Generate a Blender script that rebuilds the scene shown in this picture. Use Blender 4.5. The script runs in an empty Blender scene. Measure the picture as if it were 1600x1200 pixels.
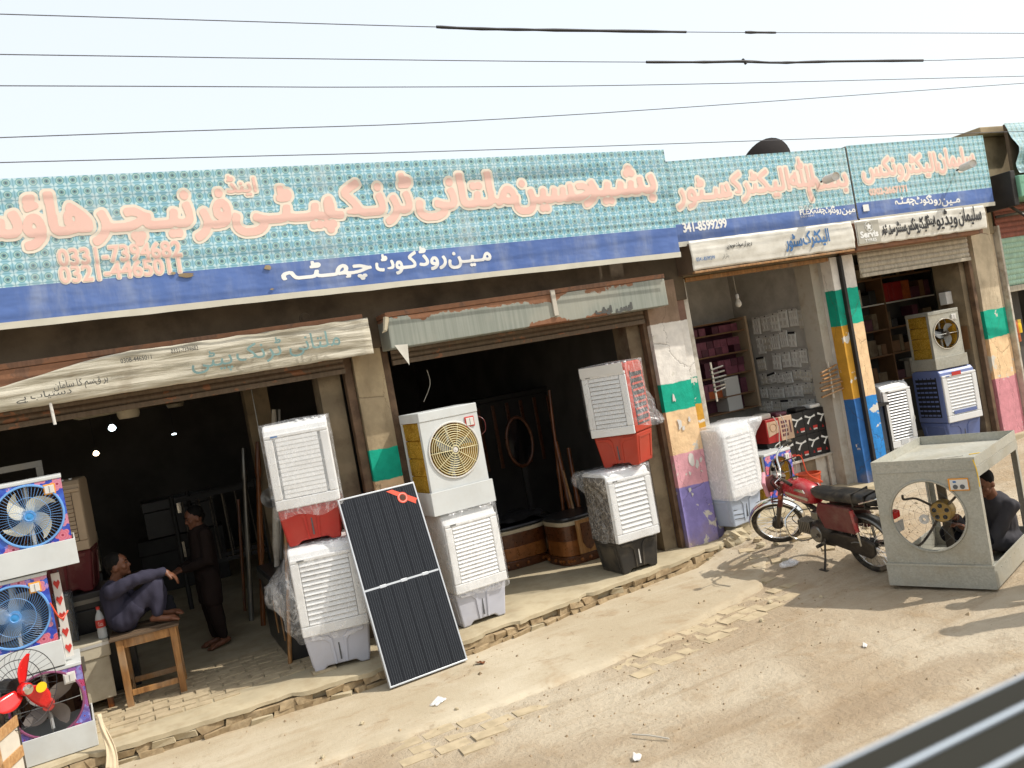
import bpy, bmesh, math, random
from mathutils import Vector, Matrix, noise
random.seed(11)
S = bpy.context.scene
COL = S.collection
R = math.radians
PI = math.pi

# ------------------------------------------------------------------ camera
FPX, CW, CH = 1350.0, 1600.0, 1200.0
YAW, PITCH, ROLL = R(24.5), R(-0.92), R(10.2)
CAM = Vector((0, 0, 2.5))
_f = Vector((math.sin(YAW)*math.cos(PITCH), math.cos(YAW)*math.cos(PITCH), math.sin(PITCH)))
_r = Vector((math.cos(YAW), -math.sin(YAW), 0))
_u = _r.cross(_f)
IR = math.cos(ROLL)*_r - math.sin(ROLL)*_u
IU = math.cos(ROLL)*_u + math.sin(ROLL)*_r
cd = bpy.data.cameras.new('camera')
cam = bpy.data.objects.new('camera', cd)
COL.objects.link(cam)
cam.matrix_world = Matrix(((IR.x, IU.x, -_f.x, CAM.x), (IR.y, IU.y, -_f.y, CAM.y), (IR.z, IU.z, -_f.z, CAM.z), (0, 0, 0, 1)))
cd.sensor_width = 36
cd.lens = 36*FPX/CW
cd.clip_start = 0.05
cd.clip_end = 2000
cd.dof.use_dof = True
cd.dof.focus_distance = 9.0
cd.dof.aperture_fstop = 4.4
S.camera = cam

# ------------------------------------------------------------------ light
SUN = Vector((0.80, -0.43, 1.07)).normalized()     # towards the sun
EL = math.asin(SUN.z)
AZ = math.atan2(SUN.x, SUN.y)                       # from +Y, clockwise
w = bpy.data.worlds.new('World')
S.world = w
w.use_nodes = True
wn = w.node_tree
bg = wn.nodes['Background']
sky = wn.nodes.new('ShaderNodeTexSky')
sky.sky_type = 'NISHITA'
sky.sun_disc = False
sky.sun_elevation = EL
sky.sun_rotation = AZ
sky.air_density = 1.5
sky.dust_density = 4.0
sky.ozone_density = 1.5
sky.altitude = 100
veil = wn.nodes.new('ShaderNodeMix')      # an even, milky summer haze over the whole sky
veil.data_type = 'RGBA'
veil.inputs[0].default_value = 0.70
veil.inputs[7].default_value = (5.25, 5.45, 5.6, 1)
wn.links.new(sky.outputs[0], veil.inputs[6])
wn.links.new(veil.outputs[2], bg.inputs[0])
bg.inputs[1].default_value = 0.15
sd = bpy.data.lights.new('sun', 'SUN')
sd.energy = 3.0
sd.angle = R(0.6)
sd.color = (1.0, 0.95, 0.87)
sun = bpy.data.objects.new('sun', sd)
sun.rotation_euler = SUN.to_track_quat('Z', 'Y').to_euler()
sun.location = (10, -5, 20)
COL.objects.link(sun)
S.view_settings.view_transform = 'Standard'
S.view_settings.look = 'None'
S.view_settings.exposure = 0.5
S.view_settings.gamma = 1.0
S.render.engine = 'CYCLES'
S.cycles.max_bounces = 6
S.cycles.transparent_max_bounces = 12

# ------------------------------------------------------------------ pixel helper (reads the photograph's perspective)
def ray(px, py):
    return _f + IR*((px-800)/FPX) - IU*((py-600)/FPX)
def at(px, py, y=None, z=None, x=None):
    d = ray(px, py)
    if y is not None: t = (y-CAM.y)/d.y
    elif z is not None: t = (z-CAM.z)/d.z
    else: t = (x-CAM.x)/d.x
    return CAM + d*t
def sst(a, b, v):
    t = max(0, min(1, (v-a)/(b-a)))
    return t*t*(3-2*t)
def gz(x, y):
    return -0.03 + 0.22*sst(5.3, 6.6, x)*sst(5.6, 8.0, y) + 0.10*sst(7, 11, x)*sst(6, 8.5, y)
def atg(px, py):
    z = 0
    for i in range(12):
        p = at(px, py, z=z); z = gz(p.x, p.y)
    return p

# ------------------------------------------------------------------ mesh builder
class MB:
    def __init__(s): s.v = []; s.f = []; s.mi = []; s.cur = 0
    def add(s, vs, fs, X=None):
        n = len(s.v)
        for p in vs:
            p = Vector(p)
            s.v.append(X @ p if X else p)
        for f in fs:
            s.f.append([n+i for i in f]); s.mi.append(s.cur)
        return s
    def box(s, x0, x1, y0, y1, z0, z1, X=None):
        return s.add([(x0,y0,z0),(x1,y0,z0),(x1,y1,z0),(x0,y1,z0),(x0,y0,z1),(x1,y0,z1),(x1,y1,z1),(x0,y1,z1)],
              [(0,3,2,1),(4,5,6,7),(0,1,5,4),(1,2,6,5),(2,3,7,6),(3,0,4,7)], X)
    def frustum(s, w0, d0, w1, d1, z0, z1, X=None, cx=0, cy=0):
        return s.add([(cx-w0/2,cy-d0/2,z0),(cx+w0/2,cy-d0/2,z0),(cx+w0/2,cy+d0/2,z0),(cx-w0/2,cy+d0/2,z0),
                      (cx-w1/2,cy-d1/2,z1),(cx+w1/2,cy-d1/2,z1),(cx+w1/2,cy+d1/2,z1),(cx-w1/2,cy+d1/2,z1)],
              [(0,3,2,1),(4,5,6,7),(0,1,5,4),(1,2,6,5),(2,3,7,6),(3,0,4,7)], X)
    def prism(s, poly, a0, a1, ax='y', X=None):
        n = len(poly)
        def P(p, a):
            return (p[0], a, p[1]) if ax == 'y' else ((a, p[0], p[1]) if ax == 'x' else (p[0], p[1], a))
        vs = [P(p, a0) for p in poly] + [P(p, a1) for p in poly]
        fs = [list(range(n))[::-1], [n+i for i in range(n)]] + [(i, (i+1) % n, n+(i+1) % n, n+i) for i in range(n)]
        return s.add(vs, fs, X)
    def tube(s, pts, r, n=8, closed=False, cap=True, X=None):
        pts = [Vector(p) for p in pts]; m = len(pts)
        rr = r if isinstance(r, (list, tuple)) else [r]*m
        vs = []; up = None
        for i, p in enumerate(pts):
            a = pts[i-1] if (i or closed) else p
            b = pts[(i+1) % m] if (i < m-1 or closed) else p
            t = (b-a)
            t = t.normalized() if t.length > 1e-9 else Vector((0,0,1))
            if up is None:
                up = Vector((0,0,1)) if abs(t.z) < .9 else Vector((1,0,0))
            u = (up - t*up.dot(t))
            u = u.normalized() if u.length > 1e-6 else t.orthogonal().normalized()
            v = t.cross(u); up = u
            for k in range(n):
                an = 2*PI*k/n
                vs.append(p + (u*math.cos(an)+v*math.sin(an))*rr[i])
        fs = []
        for i in range(m if closed else m-1):
            j = (i+1) % m
            for k in range(n):
                l = (k+1) % n
                fs.append((i*n+k, i*n+l, j*n+l, j*n+k))
        if cap and not closed:
            fs.append([k for k in range(n)][::-1]); fs.append([(m-1)*n+k for k in range(n)])
        return s.add(vs, fs, X)
    def ring(s, c, R0, r, axis='y', n=48, k=6, X=None, rx=None):
        rx = rx or R0
        pts = []
        for i in range(n):
            a = 2*PI*i/n
            q = (rx*math.cos(a), R0*math.sin(a))
            pts.append({'y': (c[0]+q[0], c[1], c[2]+q[1]), 'z': (c[0]+q[0], c[1]+q[1], c[2]), 'x': (c[0], c[1]+q[0], c[2]+q[1])}[axis])
        return s.tube(pts, r, k, closed=True, X=X)
    def lathe(s, prof, n=24, X=None, axis='z', c=(0,0,0), a0=0, a1=None):
        vs = []; m = len(prof)
        full = a1 is None
        a1 = 2*PI if full else a1
        for i in range(n if full else n+1):
            a = a0+(a1-a0)*i/n
            for r, z in prof:
                q = (r*math.cos(a), r*math.sin(a), z)
                if axis == 'y': q = (q[0], z, q[1])
                if axis == 'x': q = (z, q[0], q[1])
                vs.append((q[0]+c[0], q[1]+c[1], q[2]+c[2]))
        fs = []
        N = n if full else n+1
        for i in range(n):
            j = (i+1) % N
            for k in range(m-1):
                fs.append((i*m+k, j*m+k, j*m+k+1, i*m+k+1))
        return s.add(vs, fs, X)
    def sph(s, c, r, nu=16, nv=10, X=None):
        r = r if isinstance(r, (list, tuple, Vector)) else (r, r, r)
        vs = [(c[0], c[1], c[2]+r[2])]; fs = []
        for j in range(1, nv):
            t = PI*j/nv
            for i in range(nu):
                a = 2*PI*i/nu
                vs.append((c[0]+r[0]*math.sin(t)*math.cos(a), c[1]+r[1]*math.sin(t)*math.sin(a), c[2]+r[2]*math.cos(t)))
        vs.append((c[0], c[1], c[2]-r[2])); L = len(vs)-1
        for i in range(nu):
            k = (i+1) % nu
            fs.append((0, 1+i, 1+k))
            for j in range(nv-2):
                fs.append((1+j*nu+i, 1+(j+1)*nu+i, 1+(j+1)*nu+k, 1+j*nu+k))
            fs.append((L, 1+(nv-2)*nu+k, 1+(nv-2)*nu+i))
        return s.add(vs, fs, X)
    def grid(s, fn, nu, nv, X=None, wrap=False):
        vs = [fn(i/nu, j/nv) for j in range(nv+1) for i in range(nu if wrap else nu+1)]
        W = nu if wrap else nu+1
        fs = [(j*W+i, j*W+(i+1) % W, (j+1)*W+(i+1) % W, (j+1)*W+i) for j in range(nv) for i in range(nu)]
        return s.add(vs, fs, X)
    def holed(s, x0, x1, z0, z1, cx, cz, r, y0, y1, n=64, X=None):
        vs = []
        angs = [2*PI*i/n for i in range(n)]
        for qx, qz in ((x0,z0),(x1,z0),(x1,z1),(x0,z1)):
            a = math.atan2(qz-cz, qx-cx) % (2*PI)
            i = min(range(n), key=lambda k: abs((angs[k]-a+PI) % (2*PI)-PI)); angs[i] = a
        for y in (y0, y1):
            for a in angs:
                vs.append((cx+r*math.cos(a), y, cz+r*math.sin(a)))
            for a in angs:
                c, q = math.cos(a), math.sin(a)
                t = min((x1-cx)/c if c > 1e-9 else ((x0-cx)/c if c < -1e-9 else 1e9), (z1-cz)/q if q > 1e-9 else ((z0-cz)/q if q < -1e-9 else 1e9))
                vs.append((cx+c*t, y, cz+q*t))
        fs = []
        for i in range(n):
            j = (i+1) % n
            fs += [(i, j, n+j, n+i), (2*n+i, 3*n+i, 3*n+j, 2*n+j), (i, 2*n+i, 2*n+j, j), (n+i, n+j, 3*n+j, 3*n+i)]
        return s.add(vs, fs, X)
    def mesh(s, name, smooth=None, recalc=True):
        me = bpy.data.meshes.new(name)
        me.from_pydata([tuple(p) for p in s.v], [], s.f)
        if any(s.mi): me.polygons.foreach_set('material_index', s.mi)
        if recalc:
            b = bmesh.new(); b.from_mesh(me); bmesh.ops.recalc_face_normals(b, faces=b.faces); b.to_mesh(me); b.free()
        if smooth:
            me.polygons.foreach_set('use_smooth', [True]*len(me.polygons))
            me.set_sharp_from_angle(angle=R(smooth))
        me.update()
        return me
    def build(s, name, mat, parent=None, smooth=None, bevel=0, loc=None, rot=None, recalc=True, kind=None, seg=2):
        o = link(name, s.mesh(name, smooth, recalc), mat, parent, loc, rot, kind)
        if bevel:
            m = o.modifiers.new('bevel', 'BEVEL'); m.width = bevel; m.segments = seg; m.limit_method = 'ANGLE'; m.angle_limit = R(35)
        return o
def link(name, me, mat=None, parent=None, loc=None, rot=None, kind=None):
    o = bpy.data.objects.new(name, me); COL.objects.link(o)
    if mat is not None and not me.materials:
        for m in (mat if isinstance(mat, (list, tuple)) else [mat]): me.materials.append(m)
    if parent: o.parent = parent
    if loc is not None: o.location = loc
    if rot is not None: o.rotation_euler = rot
    if kind: o['kind'] = kind
    return o
def tag(o, label, cat, group=None):
    o['label'] = label; o['category'] = cat
    if group: o['group'] = group
    return o
def thing(name, label, cat, loc=(0,0,0), rz=0, group=None, rot=None):
    o = bpy.data.objects.new(name, None); COL.objects.link(o)
    o.empty_display_size = .1
    o.location = loc; o.rotation_euler = rot if rot else (0, 0, rz)
    return tag(o, label, cat, group)
def kids(o): return [c for c in bpy.data.objects if c.parent == o]
def dup(root, loc, rz=None, label=None, rot=None):
    def cp(o, par):
        c = o.copy(); COL.objects.link(c)
        if par: c.parent = par
        for ch in kids(o): cp(ch, c)
        return c
    r = cp(root, None); r.location = loc
    if rz is not None: r.rotation_euler = (0, 0, rz)
    if rot is not None: r.rotation_euler = rot
    if label: r['label'] = label
    return r
def struct(o): o['kind'] = 'structure'; return o
def smoothpath(pts, n=6):
    P = [Vector(p) for p in pts]; out = []
    for i in range(len(P)-1):
        a, b, c, d = P[max(i-1,0)], P[i], P[i+1], P[min(i+2,len(P)-1)]
        for k in range(n):
            t = k/n
            out.append(.5*((2*b)+(c-a)*t+(2*a-5*b+4*c-d)*t*t+(3*b-a-3*c+d)*t**3))
    out.append(P[-1]); return out
def blob(name, prims, mat, parent=None, voxel=.012, smooth=6, disp=0, dscale=8, loc=None):
    """one continuous surface grown from tapered limbs and ellipsoids"""
    b = MB()
    for p in prims:
        if p[0] == 'c':
            a, ra, c, rc = Vector(p[1]), p[2], Vector(p[3]), p[4]
            n = 5
            b.tube([a+(c-a)*i/n for i in range(n+1)], [ra+(rc-ra)*i/n for i in range(n+1)], 14)
            b.sph(a, ra*.995, 14, 8); b.sph(c, rc*.995, 14, 8)
        else:
            X = Matrix.Translation(Vector(p[1]))
            if len(p) > 3: X = X @ p[3]
            b.sph((0,0,0), p[2], 18, 12, X)
    me = b.mesh('tmp')
    o = bpy.data.objects.new('tmp', me); COL.objects.link(o)
    m = o.modifiers.new('r', 'REMESH'); m.mode = 'VOXEL'; m.voxel_size = voxel; m.use_smooth_shade = True
    if smooth:
        m = o.modifiers.new('s', 'SMOOTH'); m.iterations = smooth; m.factor = .5
    dg = bpy.context.evaluated_depsgraph_get(); dg.update()
    me2 = bpy.data.meshes.new_from_object(o.evaluated_get(dg))
    bpy.data.objects.remove(o)
    if disp:
        nr = [v.normal.copy() for v in me2.vertices]
        for v, q in zip(me2.vertices, nr):
            n1 = noise.noise(Vector((v.co.x*dscale, v.co.y*dscale, v.co.z*dscale*.45)))
            n2 = noise.noise(Vector((v.co.x*dscale*2.3+5, v.co.y*dscale*2.3, v.co.z*dscale*.9)))
            v.co += q*(n1+.5*n2)*disp
    me2.polygons.foreach_set('use_smooth', [True]*len(me2.polygons))
    me2.name = name
    return link(name, me2, mat, parent, loc)

# ------------------------------------------------------------------ Urdu lettering, shaped by hand into presentation forms
_FM = {'ا': 'FE8D FE8E', 'آ': 'FE81 FE82', 'ب': 'FE8F FE90 FE91 FE92', 'پ': 'FB56 FB57 FB58 FB59', 'ت': 'FE95 FE96 FE97 FE98',
 'ٹ': 'FB66 FB67 FB68 FB69', 'ج': 'FE9D FE9E FE9F FEA0', 'چ': 'FB7A FB7B FB7C FB7D', 'ح': 'FEA1 FEA2 FEA3 FEA4', 'د': 'FEA9 FEAA',
 'ڈ': 'FB88 FB89', 'ر': 'FEAD FEAE', 'ڑ': 'FB8C FB8D', 'ز': 'FEAF FEB0', 'س': 'FEB1 FEB2 FEB3 FEB4', 'ش': 'FEB5 FEB6 FEB7 FEB8',
 'ف': 'FED1 FED2 FED3 FED4', 'ک': 'FB8E FB8F FB90 FB91', 'ل': 'FEDD FEDE FEDF FEE0', 'م': 'FEE1 FEE2 FEE3 FEE4',
 'ن': 'FEE5 FEE6 FEE7 FEE8', 'و': 'FEED FEEE', 'ؤ': 'FE85 FE86', 'ہ': 'FBA6 FBA7 FBA8 FBA9', 'ھ': 'FBAA FBAB FBAC FBAD',
 'ی': 'FBFC FBFD FBFE FBFF', 'ے': 'FBAE FBAF', 'ص': 'FEB9 FEBA FEBB FEBC', 'ط': 'FEC1 FEC2 FEC3 FEC4', 'ـ': '0640 0640 0640 0640'}
_FM = {k: [int(x, 16) for x in v.split()] for k, v in _FM.items()}
def urdu(s):
    if not any('\u0600' <= c <= '\u06ff' for c in s): return s
    out = []
    for i, c in enumerate(s):
        if c not in _FM: out.append(c); continue
        f = _FM[c]
        prev = i > 0 and s[i-1] in _FM and len(_FM[s[i-1]]) == 4
        nxt = len(f) == 4 and i+1 < len(s) and s[i+1] in _FM
        out.append(chr(f[3] if prev and nxt else f[1] if prev else f[2] if nxt else f[0]))
    return ''.join(out[::-1])
_tc = {}
def text_mesh(body, off=0.0, size=1.0, sx=1.0, shear=0):
    key = (body, off, size, sx, shear)
    if key in _tc: return _tc[key]
    c = bpy.data.curves.new('t', 'FONT'); c.body = body; c.size = size; c.offset = off; c.shear = shear
    c.resolution_u = 3
    o = bpy.data.objects.new('t', c); COL.objects.link(o)
    dg = bpy.context.evaluated_depsgraph_get(); dg.update()
    me = bpy.data.meshes.new_from_object(o.evaluated_get(dg))
    bpy.data.objects.remove(o)
    for v in me.vertices:
        v.co = Vector((v.co.x*sx, 0, v.co.y))
    _tc[key] = me
    return me
import numpy as np
_ln = [0]
def _edt(inside):
    """distance (cells) from every cell to the nearest inside cell"""
    H, W = inside.shape
    big = 1e6
    f = np.where(inside, 0.0, big)
    ii = np.arange(H); D = (ii[:, None]-ii[None, :])**2
    g1 = np.empty_like(f)
    for x in range(W): g1[:, x] = (D+f[:, x][None, :]).min(1)
    jj = np.arange(W); D = (jj[:, None]-jj[None, :])**2
    o = np.empty_like(f)
    for y in range(H): o[y] = (D+g1[y][None, :]).min(1)
    return np.sqrt(o)
def _field(tris, res, pad):
    P = np.array(tris)                                   # n,3,2
    lo = P.reshape(-1, 2).min(0)-pad; hi = P.reshape(-1, 2).max(0)+pad
    W, H = [int(math.ceil(v)) for v in (hi-lo)/res]
    m = np.zeros((H, W), bool)
    for t in P:
        a = np.floor((t.min(0)-lo)/res).astype(int); b = np.ceil((t.max(0)-lo)/res).astype(int)+1
        a = np.maximum(a, 0); b = np.minimum(b, (W, H))
        if (b <= a).any(): continue
        X, Y = np.meshgrid(lo[0]+(np.arange(a[0], b[0])+.5)*res, lo[1]+(np.arange(a[1], b[1])+.5)*res)
        def e(p, q): return (q[0]-p[0])*(Y-p[1])-(q[1]-p[1])*(X-p[0])
        e0, e1, e2 = e(t[0], t[1]), e(t[1], t[2]), e(t[2], t[0])
        k = ((e0 >= 0) & (e1 >= 0) & (e2 >= 0)) | ((e0 <= 0) & (e1 <= 0) & (e2 <= 0))
        m[a[1]:b[1], a[0]:b[0]] |= k
    d = _edt(m)*res-_edt(~m)*res
    for _ in range(2):
        d[1:-1, 1:-1] = (d[1:-1, 1:-1]*4+d[:-2, 1:-1]+d[2:, 1:-1]+d[1:-1, :-2]+d[1:-1, 2:])/8
    return d, lo, res
def _contour(d, lo, res, off):
    """filled outline of the letters, thickened by off"""
    f = off-d
    H, W = f.shape; vs = []; fs = []; idx = {}
    def V(x, y):
        k = (round(x, 5), round(y, 5))
        if k not in idx: idx[k] = len(vs); vs.append(k)
        return idx[k]
    pos = f > 0
    c = pos[:-1, :-1].astype(int)+pos[1:, :-1]+pos[:-1, 1:]+pos[1:, 1:]
    for y in range(H-1):
        x = 0
        while x < W-1:
            n = c[y, x]
            if n == 4:
                x2 = x
                while x2 < W-1 and c[y, x2] == 4: x2 += 1
                fs.append([V(x, y), V(x2, y), V(x2, y+1), V(x, y+1)]); x = x2; continue
            if n:
                q = [(x, y), (x+1, y), (x+1, y+1), (x, y+1)]; pl = []
                for i in range(4):
                    a, b = q[i], q[(i+1) % 4]; fa, fb = f[a[1], a[0]], f[b[1], b[0]]
                    if fa > 0: pl.append(V(*a))
                    if (fa > 0) != (fb > 0):
                        t = fa/(fa-fb); pl.append(V(a[0]+(b[0]-a[0])*t, a[1]+(b[1]-a[1])*t))
                if len(pl) > 2: fs.append(pl)
            x += 1
    return [((x+.5)*res+lo[0], (y+.5)*res+lo[1]) for x, y in vs], fs
def lettering(body, parent, x0, x1, z, size, mat, y=-.004, off=0.0, outline=None, ooff=0.03, name='lettering', X=None, tilt=0, res=None):
    """words printed flat on a sign: span x0..x1 on the sign's face, baseline at z"""
    me = text_mesh(body, 0, size)
    co = [v.co for v in me.vertices]
    a, b = min(v.x for v in co), max(v.x for v in co)
    k = (x1-x0)/(b-a)
    tris = []
    for p in me.polygons:
        vi = list(p.vertices)
        for i in range(1, len(vi)-1):
            tris.append([((co[j].x-a)*k, co[j].z) for j in (vi[0], vi[i], vi[i+1])])
    res = res or max(.0015, min(.006, size/70))
    d, lo, res = _field(tris, res, (ooff if outline else 0)+off+3*res)
    _ln[0] = (_ln[0]+1) % 9
    y -= _ln[0]*.0002
    for m, of, yy in ([(outline, off+ooff, y)] if outline else []) + [(mat, off, y-(.0025 if outline else 0))]:
        vs, fs = _contour(d, lo, res, of)
        b_ = MB(); 
        for vx, vz in vs:
            q = Vector((x0+vx, yy, z+vz+tilt*vx)); b_.v.append(X @ q if X else q)
        b_.f = fs; b_.mi = [0]*len(fs)
        o = b_.build(name, m, parent, recalc=False)
# ------------------------------------------------------------------ materials
def c8(r, g, b, k=1.0):
    def f(x):
        x /= 255.0
        return x/12.92 if x <= .04045 else ((x+.055)/1.055)**2.4
    return (f(r)*k, f(g)*k, f(b)*k)
class G:
    def __init__(s, name):
        s.m = bpy.data.materials.new(name); s.m.use_nodes = True
        s.t = s.m.node_tree; s.b = s.t.nodes['Principled BSDF']; s.o = s.t.nodes['Material Output']
    def n(s, typ, ins=None, **kw):
        nd = s.t.nodes.new('ShaderNode'+typ)
        for k, v in kw.items(): setattr(nd, k, v)
        for k, v in (ins or {}).items(): s.put(nd.inputs[k], v)
        return nd
    def put(s, sock, v):
        if isinstance(v, bpy.types.NodeSocket): s.t.links.new(v, sock)
        else:
            if isinstance(v, tuple) and len(v) == 3 and sock.type == 'RGBA': v = (*v, 1)
            sock.default_value = v
    def ma(s, op, a, b=0.0, c=0.0, clamp=False):
        nd = s.n('Math', operation=op, use_clamp=clamp)
        s.put(nd.inputs[0], a); s.put(nd.inputs[1], b)
        if op in ('MULTIPLY_ADD', 'SMOOTH_MIN', 'COMPARE'): s.put(nd.inputs[2], c)
        return nd.outputs[0]
    def step(s, a, lo, hi):      # smooth 0..1
        nd = s.n('MapRange', interpolation_type='SMOOTHSTEP')
        s.put(nd.inputs[0], a); s.put(nd.inputs[1], lo); s.put(nd.inputs[2], hi)
        return nd.outputs[0]
    def mix(s, f, a, b, mode='MIX'):
        nd = s.n('Mix', data_type='RGBA', blend_type=mode)
        s.put(nd.inputs[0], f); s.put(nd.inputs[6], a); s.put(nd.inputs[7], b)
        return nd.outputs[2]
    def obj(s, rnd=False):
        tc = s.n('TexCoord').outputs['Object']
        if rnd:
            oi = s.n('ObjectInfo').outputs['Random']
            tc = s.n('VectorMath', {0: tc, 1: s.n('CombineXYZ', {0: s.ma('MULTIPLY', oi, 31.0), 1: s.ma('MULTIPLY', oi, 17.0), 2: s.ma('MULTIPLY', oi, 7.0)}).outputs[0]}, operation='ADD').outputs[0]
        return tc
    def xyz(s, v):
        return s.n('SeparateXYZ', {0: v}).outputs
    def sc(s, v, x, y, z):
        return s.n('VectorMath', {0: v, 1: (x, y, z)}, operation='MULTIPLY').outputs[0]
    def noise(s, v, scale, det=4, rough=.55, dist=0):
        return s.n('TexNoise', {'Vector': v, 'Scale': scale, 'Detail': det, 'Roughness': rough, 'Distortion': dist}).outputs[0]
    def ramp(s, f, *st):
        nd = s.n('ValToRGB'); cr = nd.color_ramp
        while len(cr.elements) < len(st): cr.elements.new(.5)
        for e, (p, c) in zip(cr.elements, st):
            e.position = p; e.color = (*c, 1) if len(c) == 3 else c
        s.put(nd.inputs[0], f); return nd.outputs[0]
    def bump(s, h, st=.3, d=.01):
        nd = s.n('Bump', {'Height': h, 'Strength': st, 'Distance': d}); s.t.links.new(nd.outputs[0], s.b.inputs['Normal'])
    def set(s, color=None, rough=None, metal=None, spec=None, **kw):
        if color is not None: s.put(s.b.inputs['Base Color'], color)
        if rough is not None: s.put(s.b.inputs['Roughness'], rough)
        if metal is not None: s.put(s.b.inputs['Metallic'], metal)
        if spec is not None: s.put(s.b.inputs['Specular IOR Level'], spec)
        for k, v in kw.items(): s.put(s.b.inputs[k], v)
        return s.m
def sc3(c, k): return (c[0]*k, c[1]*k, c[2]*k)
def plain(name, col, rough=.55, metal=0, var=.12, scale=5, bump=.08, bscale=60, dirt=None, damt=.35, dscale=2.5, spec=.4):
    g = G(name); v = g.obj(True)
    c = g.mix(g.step(g.noise(v, scale, 5), .3, .7), sc3(col, 1-var), sc3(col, 1+var))
    if dirt is not None:
        n = g.noise(v, dscale, 7, .65)
        c = g.mix(g.ma('MULTIPLY', g.step(n, .42, .72), damt), c, dirt)
    if bump: g.bump(g.noise(v, bscale, 3), bump, .004)
    rr = g.ma('MULTIPLY_ADD', g.noise(v, scale*2, 3), .18, rough-.09)
    return g.set(c, rr, metal, spec)
DUST = (.36, .29, .20)
def film(name, alpha=.3, tint=(.9, .9, .9), rough=.18):
    g = G(name); v = g.obj(True)
    n = g.noise(v, 9, 5, .6, 1.2)
    fold = g.noise(g.sc(v, 1, 1, .6), 7, 3, .5, 1.5)
    ridge = g.step(g.ma('ABSOLUTE', g.ma('SUBTRACT', fold, .5)), .05, .0)
    a = g.ma('ADD', g.ma('MULTIPLY_ADD', g.step(n, .5, .75), .12, alpha, True), g.ma('MULTIPLY', ridge, .18), clamp=True)
    g.bump(fold, .18, .04)
    m = g.set(tint, rough, 0, .7)
    tr = g.n('BsdfTransparent')
    mx = g.n('MixShader', {0: a, 1: tr.outputs[0], 2: g.b.outputs[0]})
    g.t.links.new(mx.outputs[0], g.o.inputs[0])
    return m
def emit(name, col, st):
    g = G(name); e = g.n('Emission', {0: col, 1: st}); g.t.links.new(e.outputs[0], g.o.inputs[0]); return g.m
def wood(name, c1, c2, ax=2, scale=8, rough=.5, dirt=None):
    g = G(name); v = g.obj(True)
    st = [14, 14, 14]; st[ax] = 1.2
    n = g.noise(g.sc(v, *st), scale/4, 6, .6, .6)
    c = g.ramp(n, (.3, c1), (.7, c2))
    if dirt is not None: c = g.mix(g.ma('MULTIPLY', g.step(g.noise(v, 3, 6), .45, .7), .5), c, dirt)
    g.bump(n, .15, .004)
    return g.set(c, rough)

def sand_ground(name, apron=False):
    g = G(name); v = g.n('TexCoord').outputs['Object']
    p = g.xyz(v)
    big = g.noise(v, .55, 6, .6, .4); mid = g.noise(v, 2.6, 7, .62, .3); fine = g.noise(v, 22, 6, .7); grit = g.noise(v, 130, 3, .7)
    base = g.mix(g.step(big, .36, .66), c8(190, 170, 142, .77), c8(210, 195, 170, .79))
    if apron:
        base = g.mix(g.step(big, .36, .66), c8(194, 178, 150, .77), c8(211, 198, 173, .79))
    base = g.mix(g.ma('MULTIPLY', g.step(mid, .5, .72), .6), base, c8(174, 148, 114, .79))
    base = g.mix(g.ma('MULTIPLY', g.step(fine, .55, .75), .35), base, c8(150, 122, 88, .7))
    base = g.mix(g.ma('MULTIPLY', g.step(grit, .60, .75), .35), base, c8(110, 92, 68, .7))
    base = g.mix(g.ma('MULTIPLY', g.step(grit, .42, .28), .25), base, c8(228, 214, 186, .85))
    if not apron:
        # damp trodden earth: two stains with their own outlines
        st = None
        for cx, cy, rx, ry, a in ((4.3, 4.2, 1.2, .22, .36), (3.0, 4.7, .8, .25, .24), (2.0, 5.1, .8, .3, .28)):
            ex = g.ma('DIVIDE', g.ma('SUBTRACT', p[0], cx), rx); ey = g.ma('DIVIDE', g.ma('SUBTRACT', p[1], cy), ry)
            d = g.ma('ADD', g.ma('MULTIPLY', ex, ex), g.ma('MULTIPLY', ey, ey))
            d = g.ma('ADD', d, g.ma('ADD', g.ma('MULTIPLY', g.ma('SUBTRACT', mid, .5), 4.0), g.ma('MULTIPLY', g.ma('SUBTRACT', fine, .5), 3.2)))
            k = g.ma('MULTIPLY', g.step(d, 1.3, .2), a)
            st = k if st is None else g.ma('MAXIMUM', st, k)
        base = g.mix(st, base, c8(150, 124, 94, .76))
    strk = g.noise(g.sc(v, .35, 2.6, 1), 2.2, 6, .65, .5)
    base = g.mix(g.ma('MULTIPLY', g.step(strk, .52, .68), .38 if not apron else .2), base, c8(166, 142, 110, .78))
    base = g.mix(g.ma('MULTIPLY', g.step(strk, .44, .32), .30), base, c8(220, 208, 184, .78))
    cr = g.n('TexVoronoi', {'Vector': g.sc(v, 1, 1.6, 1), 'Scale': 1.1}, feature='DISTANCE_TO_EDGE').outputs[0]
    cr = g.ma('ADD', cr, g.ma('MULTIPLY', g.ma('SUBTRACT', fine, .5), .12))
    if apron: base = g.mix(g.ma('MULTIPLY', g.ma('MULTIPLY', g.step(cr, .010, .0), g.step(mid, .5, .6)), .3), base, c8(110, 88, 60, .7))
    h = g.ma('ADD', g.ma('MULTIPLY', mid, 1.0 if not apron else .4), g.ma('ADD', g.ma('MULTIPLY', fine, .5 if not apron else .25), g.ma('MULTIPLY', grit, .12)))
    g.bump(h, .8 if not apron else .45, .06)
    return g.set(base, .92, 0, .15)

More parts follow.
